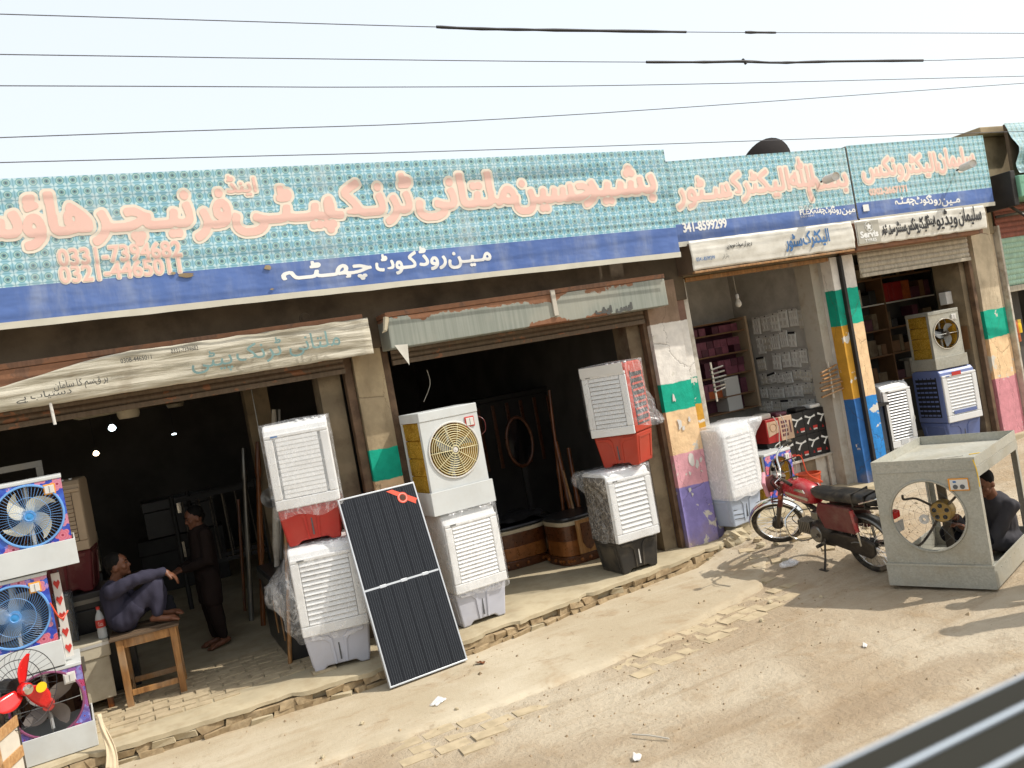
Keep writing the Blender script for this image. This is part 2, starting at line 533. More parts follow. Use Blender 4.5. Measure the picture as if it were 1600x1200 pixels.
def tile_print(name, zband, period=.096, fade=0.0):
    """printed flex: turquoise lattice of ringed dots above, blue band below zband (object z)"""
    g = G(name); v = g.obj(); p = g.xyz(v)
    def cell(q): return g.ma('SUBTRACT', g.ma('FRACT', g.ma('DIVIDE', q, period)), .5)
    u, w_ = cell(p[0]), cell(p[2])
    au, aw = g.ma('ABSOLUTE', u), g.ma('ABSOLUTE', w_)
    r = g.ma('SQRT', g.ma('ADD', g.ma('MULTIPLY', u, u), g.ma('MULTIPLY', w_, w_)))
    big = g.noise(v, .8, 4)
    lt = g.mix(g.step(big, .35, .65), c8(196, 232, 240, .8), c8(206, 233, 236, .82))
    tq = g.mix(g.step(big, .35, .65), c8(138, 198, 220, .77), c8(160, 206, 218, .79))
    # star: darker along the axes, pale on the diagonals
    dg_ = g.ma('ABSOLUTE', g.ma('SUBTRACT', au, aw))
    c = g.mix(g.step(dg_, .06, .22), lt, tq)
    c = g.mix(g.step(r, .36, .33), c, c8(126, 184, 192, .72))
    c = g.mix(g.step(r, .29, .26), c, c8(178, 212, 204, .75))
    c = g.mix(g.step(r, .20, .17), c, c8(120, 166, 174, .72))
    c = g.mix(g.step(r, .095, .065), c, c8(92, 106, 114, .7))
    ln = g.ma('MAXIMUM', au, aw)
    c = g.mix(g.ma('MULTIPLY', g.step(ln, .455, .475), .55), c, c8(84, 150, 172, .7))
    blue = g.mix(g.step(big, .3, .7), c8(84, 114, 180, .76), c8(100, 130, 194, .8))
    k = g.step(p[2], zband-.002, zband+.002)
    c = g.mix(k, blue, c)
    dust = g.ma('MULTIPLY', g.step(g.noise(g.sc(v, 1, 1, .3), 3, 7, .65), .40, .8), .42)
    c = g.mix(dust, c, c8(206, 212, 214, .78))
    if fade: c = g.mix(fade, c, c8(205, 214, 205, .75))
    g.bump(g.noise(g.sc(v, .8, 1, 1.6), 2.2, 3), .45, .06)
    return g.set(c, .5, 0, .35)

def printed(name, col, var=.06):
    return plain(name, col, .55, 0, var, 2, 0, dirt=c8(190, 185, 165, .75), damt=.18, dscale=4)

def band_paint(name, bands, wall, chips=True):
    """masonry pillar painted in bands; bands = [(top z, colour)...] from the ground up, world heights"""
    g = G(name); v = g.n('TexCoord').outputs['Object']; p = g.xyz(v)
    n = g.noise(v, 5, 5, .6)
    z = g.ma('ADD', p[2], g.ma('MULTIPLY', g.ma('SUBTRACT', n, .5), .05))
    n3 = g.noise(v, 3.2, 7, .65)
    wallc = g.mix(g.step(n3, .35, .65), sc3(wall, .82), sc3(wall, 1.12))
    wallc = g.mix(g.ma('MULTIPLY', g.step(g.noise(g.sc(v, 1, 1, .3), 5, 6), .52, .75), .5), wallc, c8(120, 100, 76, .7))
    c = wallc
    for zt, col in bands[::-1]:
        cc = g.mix(g.step(g.noise(v, 9, 5), .3, .7), sc3(col, .9), sc3(col, 1.1))
        c = g.mix(g.step(z, zt+.006, zt-.006), c, cc)
    top = bands[-1][0]
    if chips:
        ch = g.step(g.noise(v, 4.3, 8, .6, .3), .625, .64)
        ch = g.ma('MULTIPLY', ch, g.step(p[2], top, top-.02))
        c = g.mix(ch, c, c8(228, 222, 208, .8))
    # dirt thrown up from the street
    dz = g.ma('ADD', p[2], g.ma('MULTIPLY', g.ma('SUBTRACT', n3, .5), 1.0))
    c = g.mix(g.ma('MULTIPLY', g.step(dz, .45, -.1), .75), c, c8(190, 165, 130, .75))
    crk = g.n('TexVoronoi', {'Vector': g.n('VectorMath', {0: g.sc(v, 1.4, 1.4, .55), 1: g.n('CombineXYZ', {0: g.ma('MULTIPLY', n3, .6)}).outputs[0]}, operation='ADD').outputs[0], 'Scale': 1.6}, feature='DISTANCE_TO_EDGE').outputs[0]
    c = g.mix(g.ma('MULTIPLY', g.step(crk, .008, .002), .45), c, c8(96, 78, 60, .6))
    g.bump(g.ma('ADD', g.noise(v, 16, 6, .65), g.ma('MULTIPLY', g.step(crk, 0, .02), .6)), .35, .02)
    return g.set(c, .8, 0, .25)

def floral(name, bg1, bg2, f1, f2, scale):
    g = G(name); v = g.obj(True)
    p = g.xyz(v)
    q = g.n('CombineXYZ', {0: p[0], 1: p[2]}).outputs[0]
    def flowers(sc, k, seed):
        qq = g.n('VectorMath', {0: q, 1: (seed, seed*1.7, 0)}, operation='ADD').outputs[0]
        vo = g.n('TexVoronoi', {'Vector': qq, 'Scale': sc, 'Randomness': .8}, voronoi_dimensions='2D')
        d = g.n('VectorMath', {0: qq, 1: vo.outputs['Position']}, operation='SUBTRACT').outputs[0]
        dd = g.xyz(d)
        an = g.ma('ARCTAN2', dd[1], dd[0])
        r = g.ma('MULTIPLY', vo.outputs['Distance'], 1.0)
        pet = g.ma('ABSOLUTE', g.ma('SINE', g.ma('MULTIPLY', an, k/2)))
        return r, pet, g.xyz(vo.outputs['Color'])
    r, pet, rc = flowers(scale, 5, 0)
    edge = g.ma('MULTIPLY_ADD', pet, .15, .30)
    infl = g.ma('LESS_THAN', r, edge)
    r2, pet2, rc2 = flowers(scale*1.9, 6, 3.3)
    leaf = g.ma('LESS_THAN', r2, g.ma('MULTIPLY_ADD', pet2, .2, .14))
    bgc = g.mix(g.step(g.noise(q, scale*1.5, 4), .4, .6), bg1, bg2)
    c = g.mix(g.ma('MULTIPLY', leaf, g.ma('GREATER_THAN', rc2[0], .45)), bgc, g.mix(rc2[1], sc3(bg2, 1.5), f2))
    fl = g.mix(rc[0], f1, f2)
    fl = g.mix(g.ma('MULTIPLY', g.step(g.ma('FRACT', g.ma('MULTIPLY', r, 7.0)), .5, .95), .5), fl, g.mix(.35, fl, (.8, .6, .62)))
    fl = g.mix(g.step(r, .09, .05), fl, (.25, .02, .05))
    c = g.mix(infl, c, fl)
    return g.set(c, .32, 0, .5)

def galvanised(name, k=1.0):
    g = G(name); v = g.obj(True)
    vo = g.n('TexVoronoi', {'Vector': v, 'Scale': 75.0})
    s = g.xyz(vo.outputs['Color'])[0]
    s = g.ma('ADD', g.ma('MULTIPLY', s, .6), g.ma('MULTIPLY', g.step(g.noise(v, 1.7, 6, .6), .3, .7), .4))
    c = g.mix(s, c8(168, 168, 156, .76*k), c8(196, 192, 178, .8*k))
    c = g.mix(g.ma('MULTIPLY', g.step(g.noise(v, 3, 6, .65), .45, .7), .45), c, c8(180, 168, 140, .7*k))
    g.bump(g.ma('ADD', g.noise(v, 3, 3), g.ma('MULTIPLY', g.noise(v, 14, 4), .2)), .35, .03)
    return g.set(c, g.ma('MULTIPLY_ADD', s, .15, .45), .2, .5)

def rusty_paint(name, col, rust=c8(158, 112, 82, .7), amt=.5, scale=3):
    g = G(name); v = g.obj(True); p = g.xyz(v)
    n = g.noise(g.sc(v, 1, 1, 1.2), scale, 8, .62, .3)
    st = g.noise(g.sc(v, 22, 1, .7), 1.5, 4)
    c = g.mix(g.step(st, .35, .65), sc3(col, .85), sc3(col, 1.12))
    k = g.step(n, 1-amt, 1-amt+.03)
    c = g.mix(k, c, g.mix(g.noise(v, 20, 4), sc3(rust, .7), sc3(rust, 1.25)))
    g.bump(g.ma('ADD', g.ma('MULTIPLY', k, -.6), g.noise(v, 30, 4)), .2, .01)
    return g.set(c, .65, 0, .3)

M = {}
M['sand'] = sand_ground('sandy_earth')
M['apron'] = sand_ground('dusty_concrete', True)
M['plinth'] = plain('rough_concrete', c8(196, 182, 152, .77), .9, 0, .10, 2.5, .3, 80, dirt=c8(160, 136, 102, .72), damt=.35, dscale=6, spec=.15)
M['rubble'] = plain('broken_masonry', c8(184, 162, 128, .74), .95, 0, .2, 14, .6, 50, dirt=c8(140, 114, 84, .68), damt=.5, dscale=12, spec=.1)
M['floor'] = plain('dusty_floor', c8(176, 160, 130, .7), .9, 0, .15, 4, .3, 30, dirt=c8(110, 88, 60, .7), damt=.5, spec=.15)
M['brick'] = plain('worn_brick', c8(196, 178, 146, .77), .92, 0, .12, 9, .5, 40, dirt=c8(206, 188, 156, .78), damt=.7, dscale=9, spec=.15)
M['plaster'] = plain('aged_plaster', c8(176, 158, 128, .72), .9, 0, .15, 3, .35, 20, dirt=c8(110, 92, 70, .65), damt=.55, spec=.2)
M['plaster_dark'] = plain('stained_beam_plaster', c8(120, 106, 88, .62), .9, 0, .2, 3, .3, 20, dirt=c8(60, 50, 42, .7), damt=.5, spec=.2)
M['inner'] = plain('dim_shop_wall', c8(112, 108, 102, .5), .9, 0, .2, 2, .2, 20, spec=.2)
M['grey_wall'] = plain('grey_shop_wall', c8(206, 201, 192, .84), .85, 0, .1, 3, .15, 20, dirt=c8(110, 104, 96, .7), damt=.35)
M['white_jamb'] = plain('whitewashed_jamb', c8(206, 198, 182, .75), .85, 0, .12, 4, .3, 20, dirt=c8(150, 130, 104, .7), damt=.6, dscale=4)
M['grey_jamb'] = plain('grimy_jamb', c8(158, 140, 112, .65), .9, 0, .2, 4, .3, 25, dirt=c8(90, 66, 50, .6), damt=.75, dscale=3)
M['frame_rust'] = plain('rusty_shutter_rail', c8(140, 112, 86, .55), .7, .2, .25, 8, .3, 30, dirt=c8(70, 48, 36, .7), damt=.6, dscale=6)
M['wood_black'] = plain('blackened_wood', (.018, .016, .014), .6, 0, .3, 6, .2)
M['white_pl'] = plain('white_plastic', c8(236, 236, 234, .85), .38, 0, .03, 3, 0, dirt=DUST, damt=.16, spec=.5)
M['white_gap'] = plain('white_plastic_recess', c8(212, 214, 214, .8), .5, 0, .04, 3, 0)
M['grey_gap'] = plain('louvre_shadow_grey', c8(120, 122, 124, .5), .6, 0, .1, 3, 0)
M['black_gap'] = plain('dark_grille_void', (.012, .012, .013), .8, 0, .1, 3, 0)
M['red_pl'] = plain('red_plastic', c8(196, 48, 40, .8), .4, 0, .06, 4, 0, dirt=c8(200, 120, 100, .6), damt=.25, spec=.5)
M['orange_pl'] = plain('orange_red_plastic', c8(190, 62, 40, .8), .42, 0, .06, 4, 0, dirt=c8(200, 120, 100, .6), damt=.25)
M['black_pl'] = plain('black_plastic', c8(52, 50, 48, .8), .45, 0, .1, 4, 0, dirt=DUST, damt=.25)
M['lilac_pl'] = plain('pale_lilac_plastic', c8(206, 208, 220, .8), .42, 0, .05, 4, 0, dirt=DUST, damt=.2)
M['bluegrey_pl'] = plain('pale_blue_plastic', c8(190, 202, 220, .8), .42, 0, .05, 4, 0, dirt=DUST, damt=.2)
M['blue_pl'] = plain('blue_plastic', c8(112, 128, 180, .75), .42, 0, .06, 4, 0, dirt=DUST, damt=.12)
M['ring_yellow_lit'] = plain('yellow_lit_wire', c8(236, 226, 180, .85), .4, 0, .04, 4, 0)  # wire tinted yellow to stand in for light bounced off the pads
M['cream_metal'] = plain('pale_grey_enamel', c8(216, 219, 217, .82), .4, 0, .04, 3, .03, 20, dirt=DUST, damt=.18, dscale=4)
M['galv'] = galvanised('galvanised_sheet')
M['galv_bright'] = galvanised('bright_galvanised_sheet', 1.12)
M['film'] = film('clear_plastic_film', .09)
M['film_dense'] = film('milky_plastic_film', .40, (.9, .9, .9), .3)
M['film_white'] = plain('white_packing_sheet', c8(236, 234, 230, .86), .45, 0, .05, 6, .35, 12, spec=.5)
M['floral_a'] = floral('rose_print', c8(52, 70, 178, .8), c8(70, 110, 205, .8), c8(214, 70, 90, .8), c8(214, 150, 176, .8), 8.0)
M['floral_b'] = floral('small_rose_print', c8(110, 84, 160, .8), c8(150, 150, 214, .8), c8(186, 44, 104, .8), c8(84, 104, 204, .8), 12.0)
M['pad'] = None
g = G('yellow_wood_wool'); v = g.obj(True)
n1 = g.noise(g.sc(v, 1, 1, 1), 60, 4, .7, 2.5); n2 = g.noise(v, 7, 4)
c = g.ramp(n1, (.3, c8(150, 112, 34, .8)), (.5, c8(226, 184, 66, .85)), (.72, c8(242, 216, 124, .88)))
c = g.mix(g.ma('MULTIPLY', g.step(n2, .5, .7), .5), c, c8(176, 124, 30, .75))
g.bump(n1, .7, .01); M['pad'] = g.set(c, .9, 0, .1)
M['pad_back'] = g.m.copy(); M['pad_back'].name = 'packed_wood_wool'
trl = g.n('BsdfTranslucent', {0: c}); mx = g.n('MixShader', {0: .5, 1: g.b.outputs[0], 2: trl.outputs[0]}); mx2 = g.n('MixShader', {0: g.ma('MULTIPLY', g.step(n1, .52, .40), .55), 1: mx.outputs[0], 2: g.n('BsdfTransparent').outputs[0]}); g.t.links.new(mx2.outputs[0], g.o.inputs[0])
M['blade_cream'] = plain('cream_fan_blade', c8(226, 218, 190, .8), .35, 0, .04, 4, 0)
M['blade_clear'] = plain('grey_fan_blade', c8(150, 152, 150, .6), .35, 0, .06, 4, 0)
M['blade_grey'] = plain('dusty_fan_blade', c8(140, 132, 126, .65), .45, 0, .06, 4, 0)
M['guard_blue'] = plain('blue_coated_wire', c8(120, 175, 235, .8), .35, 0, .05, 4, 0, spec=.6)
M['hub_blue'] = plain('blue_hub_plastic', c8(76, 160, 226, .8), .35, 0, .05, 4, 0)
M['hub_red'] = plain('dull_red_hub', c8(190, 70, 64, .75), .4, 0, .05, 4, 0)
M['rim_mauve'] = plain('mauve_rim', c8(150, 84, 120, .75), .4, 0, .05, 4, 0)
M['chrome'] = plain('chrome', (.72, .72, .70), .16, 1.0, .06, 5, 0, dirt=(.3, .26, .2), damt=.3)
M['steel'] = plain('dull_steel', c8(150, 148, 142, .7), .38, .85, .1, 6, .1, 40, dirt=DUST, damt=.3)
M['dark_metal'] = plain('oily_dark_metal', c8(70, 64, 58, .6), .5, .5, .25, 8, .2, 40, dirt=DUST, damt=.35)
M['wire_metal'] = plain('fine_wire', c8(130, 130, 126, .7), .4, .7, .05, 4, 0)
M['rubber'] = plain('dusty_tyre_rubber', c8(64, 60, 54, .6), .85, 0, .2, 12, .2, 60, dirt=DUST, damt=.5, dscale=8, spec=.2)
M['seat_black'] = plain('black_vinyl', (.012, .012, .012), .42, 0, .2, 8, .25, 40, dirt=DUST, damt=.22, dscale=6)
M['bike_red'] = plain('worn_red_paint', c8(176, 30, 38, .8), .28, 0, .08, 6, 0, dirt=c8(186, 160, 150, .7), damt=.45, dscale=7, spec=.6)
M['bike_dark_red'] = plain('dark_red_panel', c8(112, 38, 40, .7), .45, 0, .1, 6, 0, dirt=DUST, damt=.3)
M['pink'] = plain('pink_cloth', c8(224, 160, 170, .8), .8, 0, .06, 8, .2)
M['white_paint'] = plain('chipped_white_paint', c8(214, 206, 190, .78), .7, 0, .1, 5, .25, 20, dirt=c8(140, 110, 80, .6), damt=.6, dscale=6)
M['white_card'] = plain('white_card', c8(226, 222, 214, .82), .6, 0, .04, 4, 0)
M['packet'] = plain('switch_plate_packet', c8(238, 237, 230, .9), .35, 0, .1, 9, .2, 30, spec=.6)
M['packet_dim'] = plain('yellowed_packet', c8(220, 214, 198, .85), .35, 0, .15, 9, .2, 30, spec=.6)
M['bulb'] = plain('frosted_bulb', c8(230, 226, 216, .8), .25, 0, .02, 4, 0, spec=.6)
M['wood_tan'] = wood('worn_tan_wood', c8(130, 86, 42, .75), c8(196, 144, 84, .8), 2, 8, .55, DUST)
M['wood_brown'] = wood('polished_brown_wood', c8(72, 34, 14, .7), c8(150, 88, 40, .8), 2, 8, .3)
M['wood_top'] = wood('grey_weathered_board', c8(84, 66, 48, .7), c8(130, 106, 80, .7), 0, 8, .7)
M['crate'] = wood('crate_slat_wood', c8(170, 120, 70, .75), c8(214, 170, 116, .8), 0, 8, .7, DUST)
M['gold_wood'] = plain('bronze_upholstery', c8(150, 92, 44, .75), .3, .25, .2, 14, .3, 40, spec=.6)
M['gold_dark'] = plain('dark_bronze_band', c8(96, 52, 24, .7), .3, .2, .3, 20, .5, 50, spec=.6)
M['trim_cream'] = plain('cream_trim', c8(206, 190, 160, .7), .4, 0, .06, 5, 0)
M['trunk_beige'] = plain('beige_painted_tin', c8(206, 196, 172, .75), .45, 0, .05, 4, .04, 20, dirt=c8(130, 100, 70, .6), damt=.3, dscale=5)
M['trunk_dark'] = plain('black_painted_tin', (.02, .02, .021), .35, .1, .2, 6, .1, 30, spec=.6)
M['sheet_dark'] = film('smoky_plastic_sheet', .70, (.10, .11, .12), .12)
M['cell'] = None
g = G('solar_cell_glass'); v = g.n('TexCoord').outputs['Object']; p = g.xyz(v)
fu = g.ma('ABSOLUTE', g.ma('SUBTRACT', g.ma('FRACT', g.ma('MULTIPLY', p[0], 1/.0212)), .5))
c = g.mix(g.step(fu, .42, .5), c8(26, 28, 33, .7), c8(100, 104, 110, .65))
M['cell'] = g.set(c, .2, 0, .3)
M['panel_back'] = plain('solar_back_sheet', c8(52, 55, 60, .5), .15, 0, .05, 4, 0)
M['alu'] = plain('anodised_aluminium', c8(214, 216, 218, .8), .35, .6, .04, 5, 0)
M['ribbon'] = plain('orange_red_sticker', c8(232, 92, 66, .85), .4, 0, .05, 4, 0)
M['black_ink'] = plain('black_print', (.02, .02, .022), .6, 0, .1, 4, 0)
M['grey_ink'] = plain('faded_black_paint', c8(92, 92, 88, .7), .7, 0, .2, 4, 0)
M['blue_ink'] = plain('blue_paint_lettering', c8(70, 120, 176, .75), .6, 0, .1, 4, 0)
M['teal_ink'] = plain('faded_teal_lettering', c8(128, 160, 158, .75), .7, 0, .2, 4, 0)
M['red_ink'] = plain('red_print', c8(206, 60, 50, .8), .5, 0, .05, 4, 0)
M['salmon'] = printed('salmon_print', c8(247, 204, 190, .83))
M['cream'] = printed('cream_print', c8(246, 234, 216, .82))
M['white_print'] = printed('white_print', c8(244, 244, 240, .84))
M['sign_back'] = plain('sign_frame_timber', c8(120, 100, 80, .6), .8, 0, .2, 5, .2)
M['flex_edge'] = plain('folded_flex_edge', c8(226, 222, 206, .8), .5, 0, .06, 5, .2, 14)
M['banner_white'] = plain('creased_white_flex', c8(228, 224, 212, .82), .5, 0, .05, 3, .5, 9, dirt=c8(170, 160, 140, .7), damt=.35, dscale=4)
g = G('weathered_flex'); v = g.obj(); n1 = g.noise(g.sc(v, .7, 1, 9), 2.4, 6, .62, .4); n2 = g.noise(v, 2.2, 6, .65)
c = g.mix(g.step(n1, .35, .65), c8(176, 168, 146, .72), c8(220, 213, 194, .8)); c = g.mix(g.ma('MULTIPLY', g.step(n2, .5, .7), .45), c, c8(150, 132, 104, .7))
g.bump(n1, .7, .03); M['flex_old'] = g.set(c, .6, 0, .3)
M['banner_old'] = plain('weathered_flex', c8(206, 194, 166, .75), .6, 0, .1, 4, .7, 9, dirt=c8(130, 112, 86, .7), damt=.55, dscale=4)
g = G('peeling_grey_green_sheet'); v = g.obj(); p = g.xyz(v); n = g.noise(v, 2.2, 8, .62, .3)
ed = g.ma('MAXIMUM', g.step(p[2], 3.08, 3.21), g.ma('MULTIPLY', g.step(p[2], 3.0, 2.9), g.ma('MULTIPLY', g.step(p[0], 3.6, 4.2), g.step(p[0], 5.2, 4.6))))
k = g.step(g.ma('ADD', n, g.ma('MULTIPLY', ed, .22)), .64, .66)
st = g.noise(g.sc(v, 22, 1, .7), 1.5, 4); c = g.mix(g.step(st, .35, .65), c8(150, 155, 144, .73), c8(164, 168, 157, .75)); c = g.mix(g.ma('MULTIPLY', g.step(g.noise(v, 1.6, 5), .45, .65), .5), c, c8(186, 182, 166, .75))
c = g.mix(k, c, g.mix(g.noise(v, 20, 4), c8(136, 90, 62, .65), c8(176, 128, 96, .72))); g.bump(g.ma('ADD', g.ma('MULTIPLY', k, -.6), g.ma('MULTIPLY', st, .2)), .2, .01); M['header_peel'] = g.set(c, .65, 0, .3)
M['header_paint'] = rusty_paint('peeling_grey_green_paint', c8(158, 164, 150, .72), amt=.40)
M['header_rust'] = rusty_paint('rust_brown_sheet', c8(150, 112, 88, .6), amt=.55)
M['shutter_white'] = rusty_paint('dull_white_shutter', c8(196, 186, 166, .72), amt=.25, scale=5)
M['shutter_brown'] = rusty_paint('brown_shutter', c8(130, 112, 92, .55), amt=.4, scale=5)
M['shutter_green'] = rusty_paint('mint_shutter', c8(176, 208, 184, .77), amt=.22, scale=5)
M['shutter_red'] = rusty_paint('brick_red_shutter', c8(160, 96, 80, .7), amt=.3, scale=5)
M['teal_box'] = rusty_paint('teal_header_paint', c8(130, 186, 158, .75), amt=.25, scale=5)
M['black_dish'] = plain('black_dish_mesh', c8(44, 38, 38, .7), .7, 0, .15, 8, .2)
M['wire_grey'] = plain('weathered_grey_wire', c8(104, 104, 110, .7), .6, 0, .1, 5, 0)
M['cable'] = plain('black_cable', (.02, .02, .022), .6, 0, .1, 5, 0)
M['cord_white'] = plain('pale_cord', c8(214, 206, 190, .75), .6, 0, .05, 5, 0)
M['cord_red'] = plain('orange_red_flex_cord', c8(226, 84, 50, .85), .5, 0, .05, 5, 0)
M['bucket'] = plain('orange_bucket_plastic', c8(206, 76, 34, .8), .5, 0, .1, 5, 0, dirt=DUST, damt=.3)
M['skin'] = plain('brown_skin', c8(132, 86, 62, .68), .5, 0, .1, 14, .1, 60, spec=.4)  # skin darkened to carry some of the shop's shade
M['skin_light'] = plain('tan_skin', c8(140, 92, 68, .65), .5, 0, .1, 14, .1, 60, spec=.4)
M['hair'] = plain('black_hair', (.008, .007, .006), .75, 0, .2, 20, .5, 90, spec=.15)
M['cloth_mauve'] = plain('grey_mauve_cotton', c8(76, 74, 92, .55), .9, 0, .12, 5, .3, 90, spec=.15)  # albedo lowered so the cloth itself carries the deep shop shade
M['cloth_brown'] = plain('dark_brown_cotton', c8(58, 46, 42, .5), .9, 0, .12, 5, .3, 90, spec=.15)
M['cloth_grey'] = plain('charcoal_cotton', c8(86, 84, 88, .65), .9, 0, .12, 5, .3, 90, spec=.15)
M['cloth_black'] = plain('black_cotton', c8(42, 42, 48, .6), .9, 0, .12, 5, .3, 90, spec=.15)
M['glass'] = None
g = G('clear_bottle_plastic'); g.set((.92, .96, .95), .08, 0, .6)
tr = g.n('BsdfTransparent'); mx = g.n('MixShader', {0: .38, 1: tr.outputs[0], 2: g.b.outputs[0]}); g.t.links.new(mx.outputs[0], g.o.inputs[0]); M['glass'] = g.m
M['cola'] = plain('dark_brown_cola', (.03, .01, .006), .2, 0, .1, 4, 0)
M['fan_red'] = plain('glossy_red_blade', c8(222, 34, 34, .85), .25, 0, .04, 4, 0, spec=.6)
M['yellow'] = plain('yellow_plastic', c8(240, 196, 30, .85), .4, 0, .04, 4, 0)
M['orange_frame'] = plain('orange_switch_frame', c8(236, 160, 50, .85), .4, 0, .04, 4, 0)
M['lime'] = plain('lime_print', c8(150, 206, 60, .8), .4, 0, .04, 4, 0)
M['sack'] = plain('white_woven_sack', c8(224, 216, 200, .8), .7, 0, .06, 8, .5, 16, dirt=DUST, damt=.3)
M['shade_blue'] = plain('smoky_blue_fan_guard', c8(40, 52, 70, .7), .3, 0, .1, 5, 0)
M['box_black'] = plain('black_printed_carton', c8(30, 29, 30, .8), .4, 0, .1, 5, 0, spec=.5)
M['box_green'] = plain('green_printed_carton', c8(34, 110, 72, .75), .45, 0, .1, 5, 0)
M['box_red'] = plain('red_printed_carton', c8(178, 42, 40, .75), .45, 0, .08, 5, 0)
M['box_cream'] = plain('cream_printed_carton', c8(214, 180, 150, .75), .45, 0, .06, 5, 0)
M['box_pink'] = plain('pink_carton', c8(140, 78, 94, .72), .5, 0, .2, 12, 0)
M['box_maroon'] = plain('maroon_carton', c8(108, 58, 72, .68), .5, 0, .2, 12, 0)
M['box_orange'] = plain('orange_carton', c8(196, 100, 44, .7), .5, 0, .2, 12, 0)
M['board_beige'] = plain('beige_side_board', c8(206, 180, 148, .72), .6, 0, .06, 5, 0)
M['board_brown'] = plain('brown_hardboard', c8(150, 112, 78, .65), .7, 0, .12, 6, 0)
M['orange_paint'] = plain('orange_ochre_paint', c8(226, 160, 52, .78), .6, 0, .1, 5, .2, 20, dirt=c8(150, 100, 60, .6), damt=.4)
M['car_black'] = plain('dark_vehicle_paint', c8(58, 56, 48, .6), .75, 0, .08, 3, 0, spec=.12)
M['car_trim'] = plain('silver_vehicle_trim', c8(176, 186, 196, .7), .5, .3, .05, 2, 0)
M['bulb_cool'] = emit('lit_cool_bulb', (.8, .95, 1.0), 6)
M['bulb_warm'] = emit('lit_warm_bulb', (1.0, .75, .5), 6)
# ------------------------------------------------------------------ ground
def gnoise(x, y):
    return .018*noise.noise(Vector((x*.9, y*.9, 0))) + .008*noise.noise(Vector((x*3.1, y*3.1, 4))) + .006*noise.noise(Vector((x*7, y*9, 2)))
xs = [-400, -150, -60, -25, -12, -7] + [-4+.06*i for i in range(284)] + [14, 18, 26, 60, 150, 400]
ys = [-400, -150, -50, -15, -5, 0, 2] + [3+.06*i for i in range(102)] + [9.6, 10.5, 12, 18, 40, 150, 400]
mb = MB()
mb.v = [Vector((x, y, gz(x, y)+(gnoise(x, y) if -5 < x < 14 and 2 < y < 9.5 else 0))) for y in ys for x in xs]
mb.f = [(j*len(xs)+i, j*len(xs)+i+1, (j+1)*len(xs)+i+1, (j+1)*len(xs)+i) for j in range(len(ys)-1) for i in range(len(xs)-1)]
ground = struct(mb.build('ground', M['sand'], smooth=60))

# worn concrete apron in front of the two left shops, with a ragged edge
def lerp(a, b, t): return a+(b-a)*t
def polyl(pts, x):
    for (a, b), (c, d) in zip(pts, pts[1:]):
        if x <= c: return lerp(b, d, max(0, (x-a)/(c-a)))
    return pts[-1][1]
AP = [(-6, 6.4), (1.34, 6.27), (2.2, 6.22), (3.2, 6.24), (4.3, 6.5), (5.3, 6.78), (5.9, 7.3)]
PL = [(-6, 7.62), (-.4, 7.6), (1.6, 7.48), (2.6, 7.52), (3.9, 7.74), (5.4, 7.93), (6.15, 8.12)]
mb = MB()
N = 240
top = []
for k in range(N+1):
    x = -6+11.9*k/N
    e = polyl(AP, x)+.07*noise.noise(Vector((x*2.2, 1, 0)))+.035*noise.noise(Vector((x*9, 2, 0)))
    top.append((x, e, polyl(PL, x)+.05))
for k in range(N):
    a, b = top[k], top[k+1]
    n = len(mb.v); J = 8
    for (x, e, p) in (a, b):
        mb.v.append(Vector((x, e-.03, -.06)))
        for j in range(J+1):
            y = lerp(e, p, (j/J)**1.5)
            mb.v.append(Vector((x, y, max(.002, gz(x, y)+.022)+.25*gnoise(x, y)-(.01 if j == 0 else 0))))
    for j in range(J+1):
        mb.f.append((n+j, n+J+2+j, n+J+3+j, n+j+1))
b_ = mb.mesh('pavement'); bb = bmesh.new(); bb.from_mesh(b_); bmesh.ops.remove_doubles(bb, verts=bb.verts, dist=.0005); bmesh.ops.recalc_face_normals(bb, faces=bb.faces); bb.to_mesh(b_); bb.free()
for p_ in b_.polygons: p_.use_smooth = True
pavement = struct(link('pavement', b_, M['apron']))

# raised shop floor with a broken front lip
mb = MB()
N = 200
n0 = 0
rows = []
for k in range(N+1):
    x = -6+12.05*k/N
    y = polyl(PL, x)+.025*noise.noise(Vector((x*5, 7, 0)))+-0.0
    h = .15+.008*noise.noise(Vector((x*6, 9, 0)))
    e1 = .016*noise.noise(Vector((x*9, 1, 1)))+.010*noise.noise(Vector((x*31, 4, 1)))
    if noise.noise(Vector((x*1.9, 8, 2))) > .28: e1 += .035
    rows.append([(x, y+.06, -.05), (x, y+.055, h-.05), (x, y-.012+e1, h-.045+.3*e1), (x, y-.010+e1, h-.008), (x, y+.012+e1, h), (x, y+.35, .155), (x, 17, .155)])
mb.v = [Vector(p) for r in rows for p in r]
mb.f = [(k*7+j, (k+1)*7+j, (k+1)*7+j+1, k*7+j+1) for k in range(N) for j in range(6)]
plinth = struct(mb.build('shop_floor', M['plinth'], smooth=38))
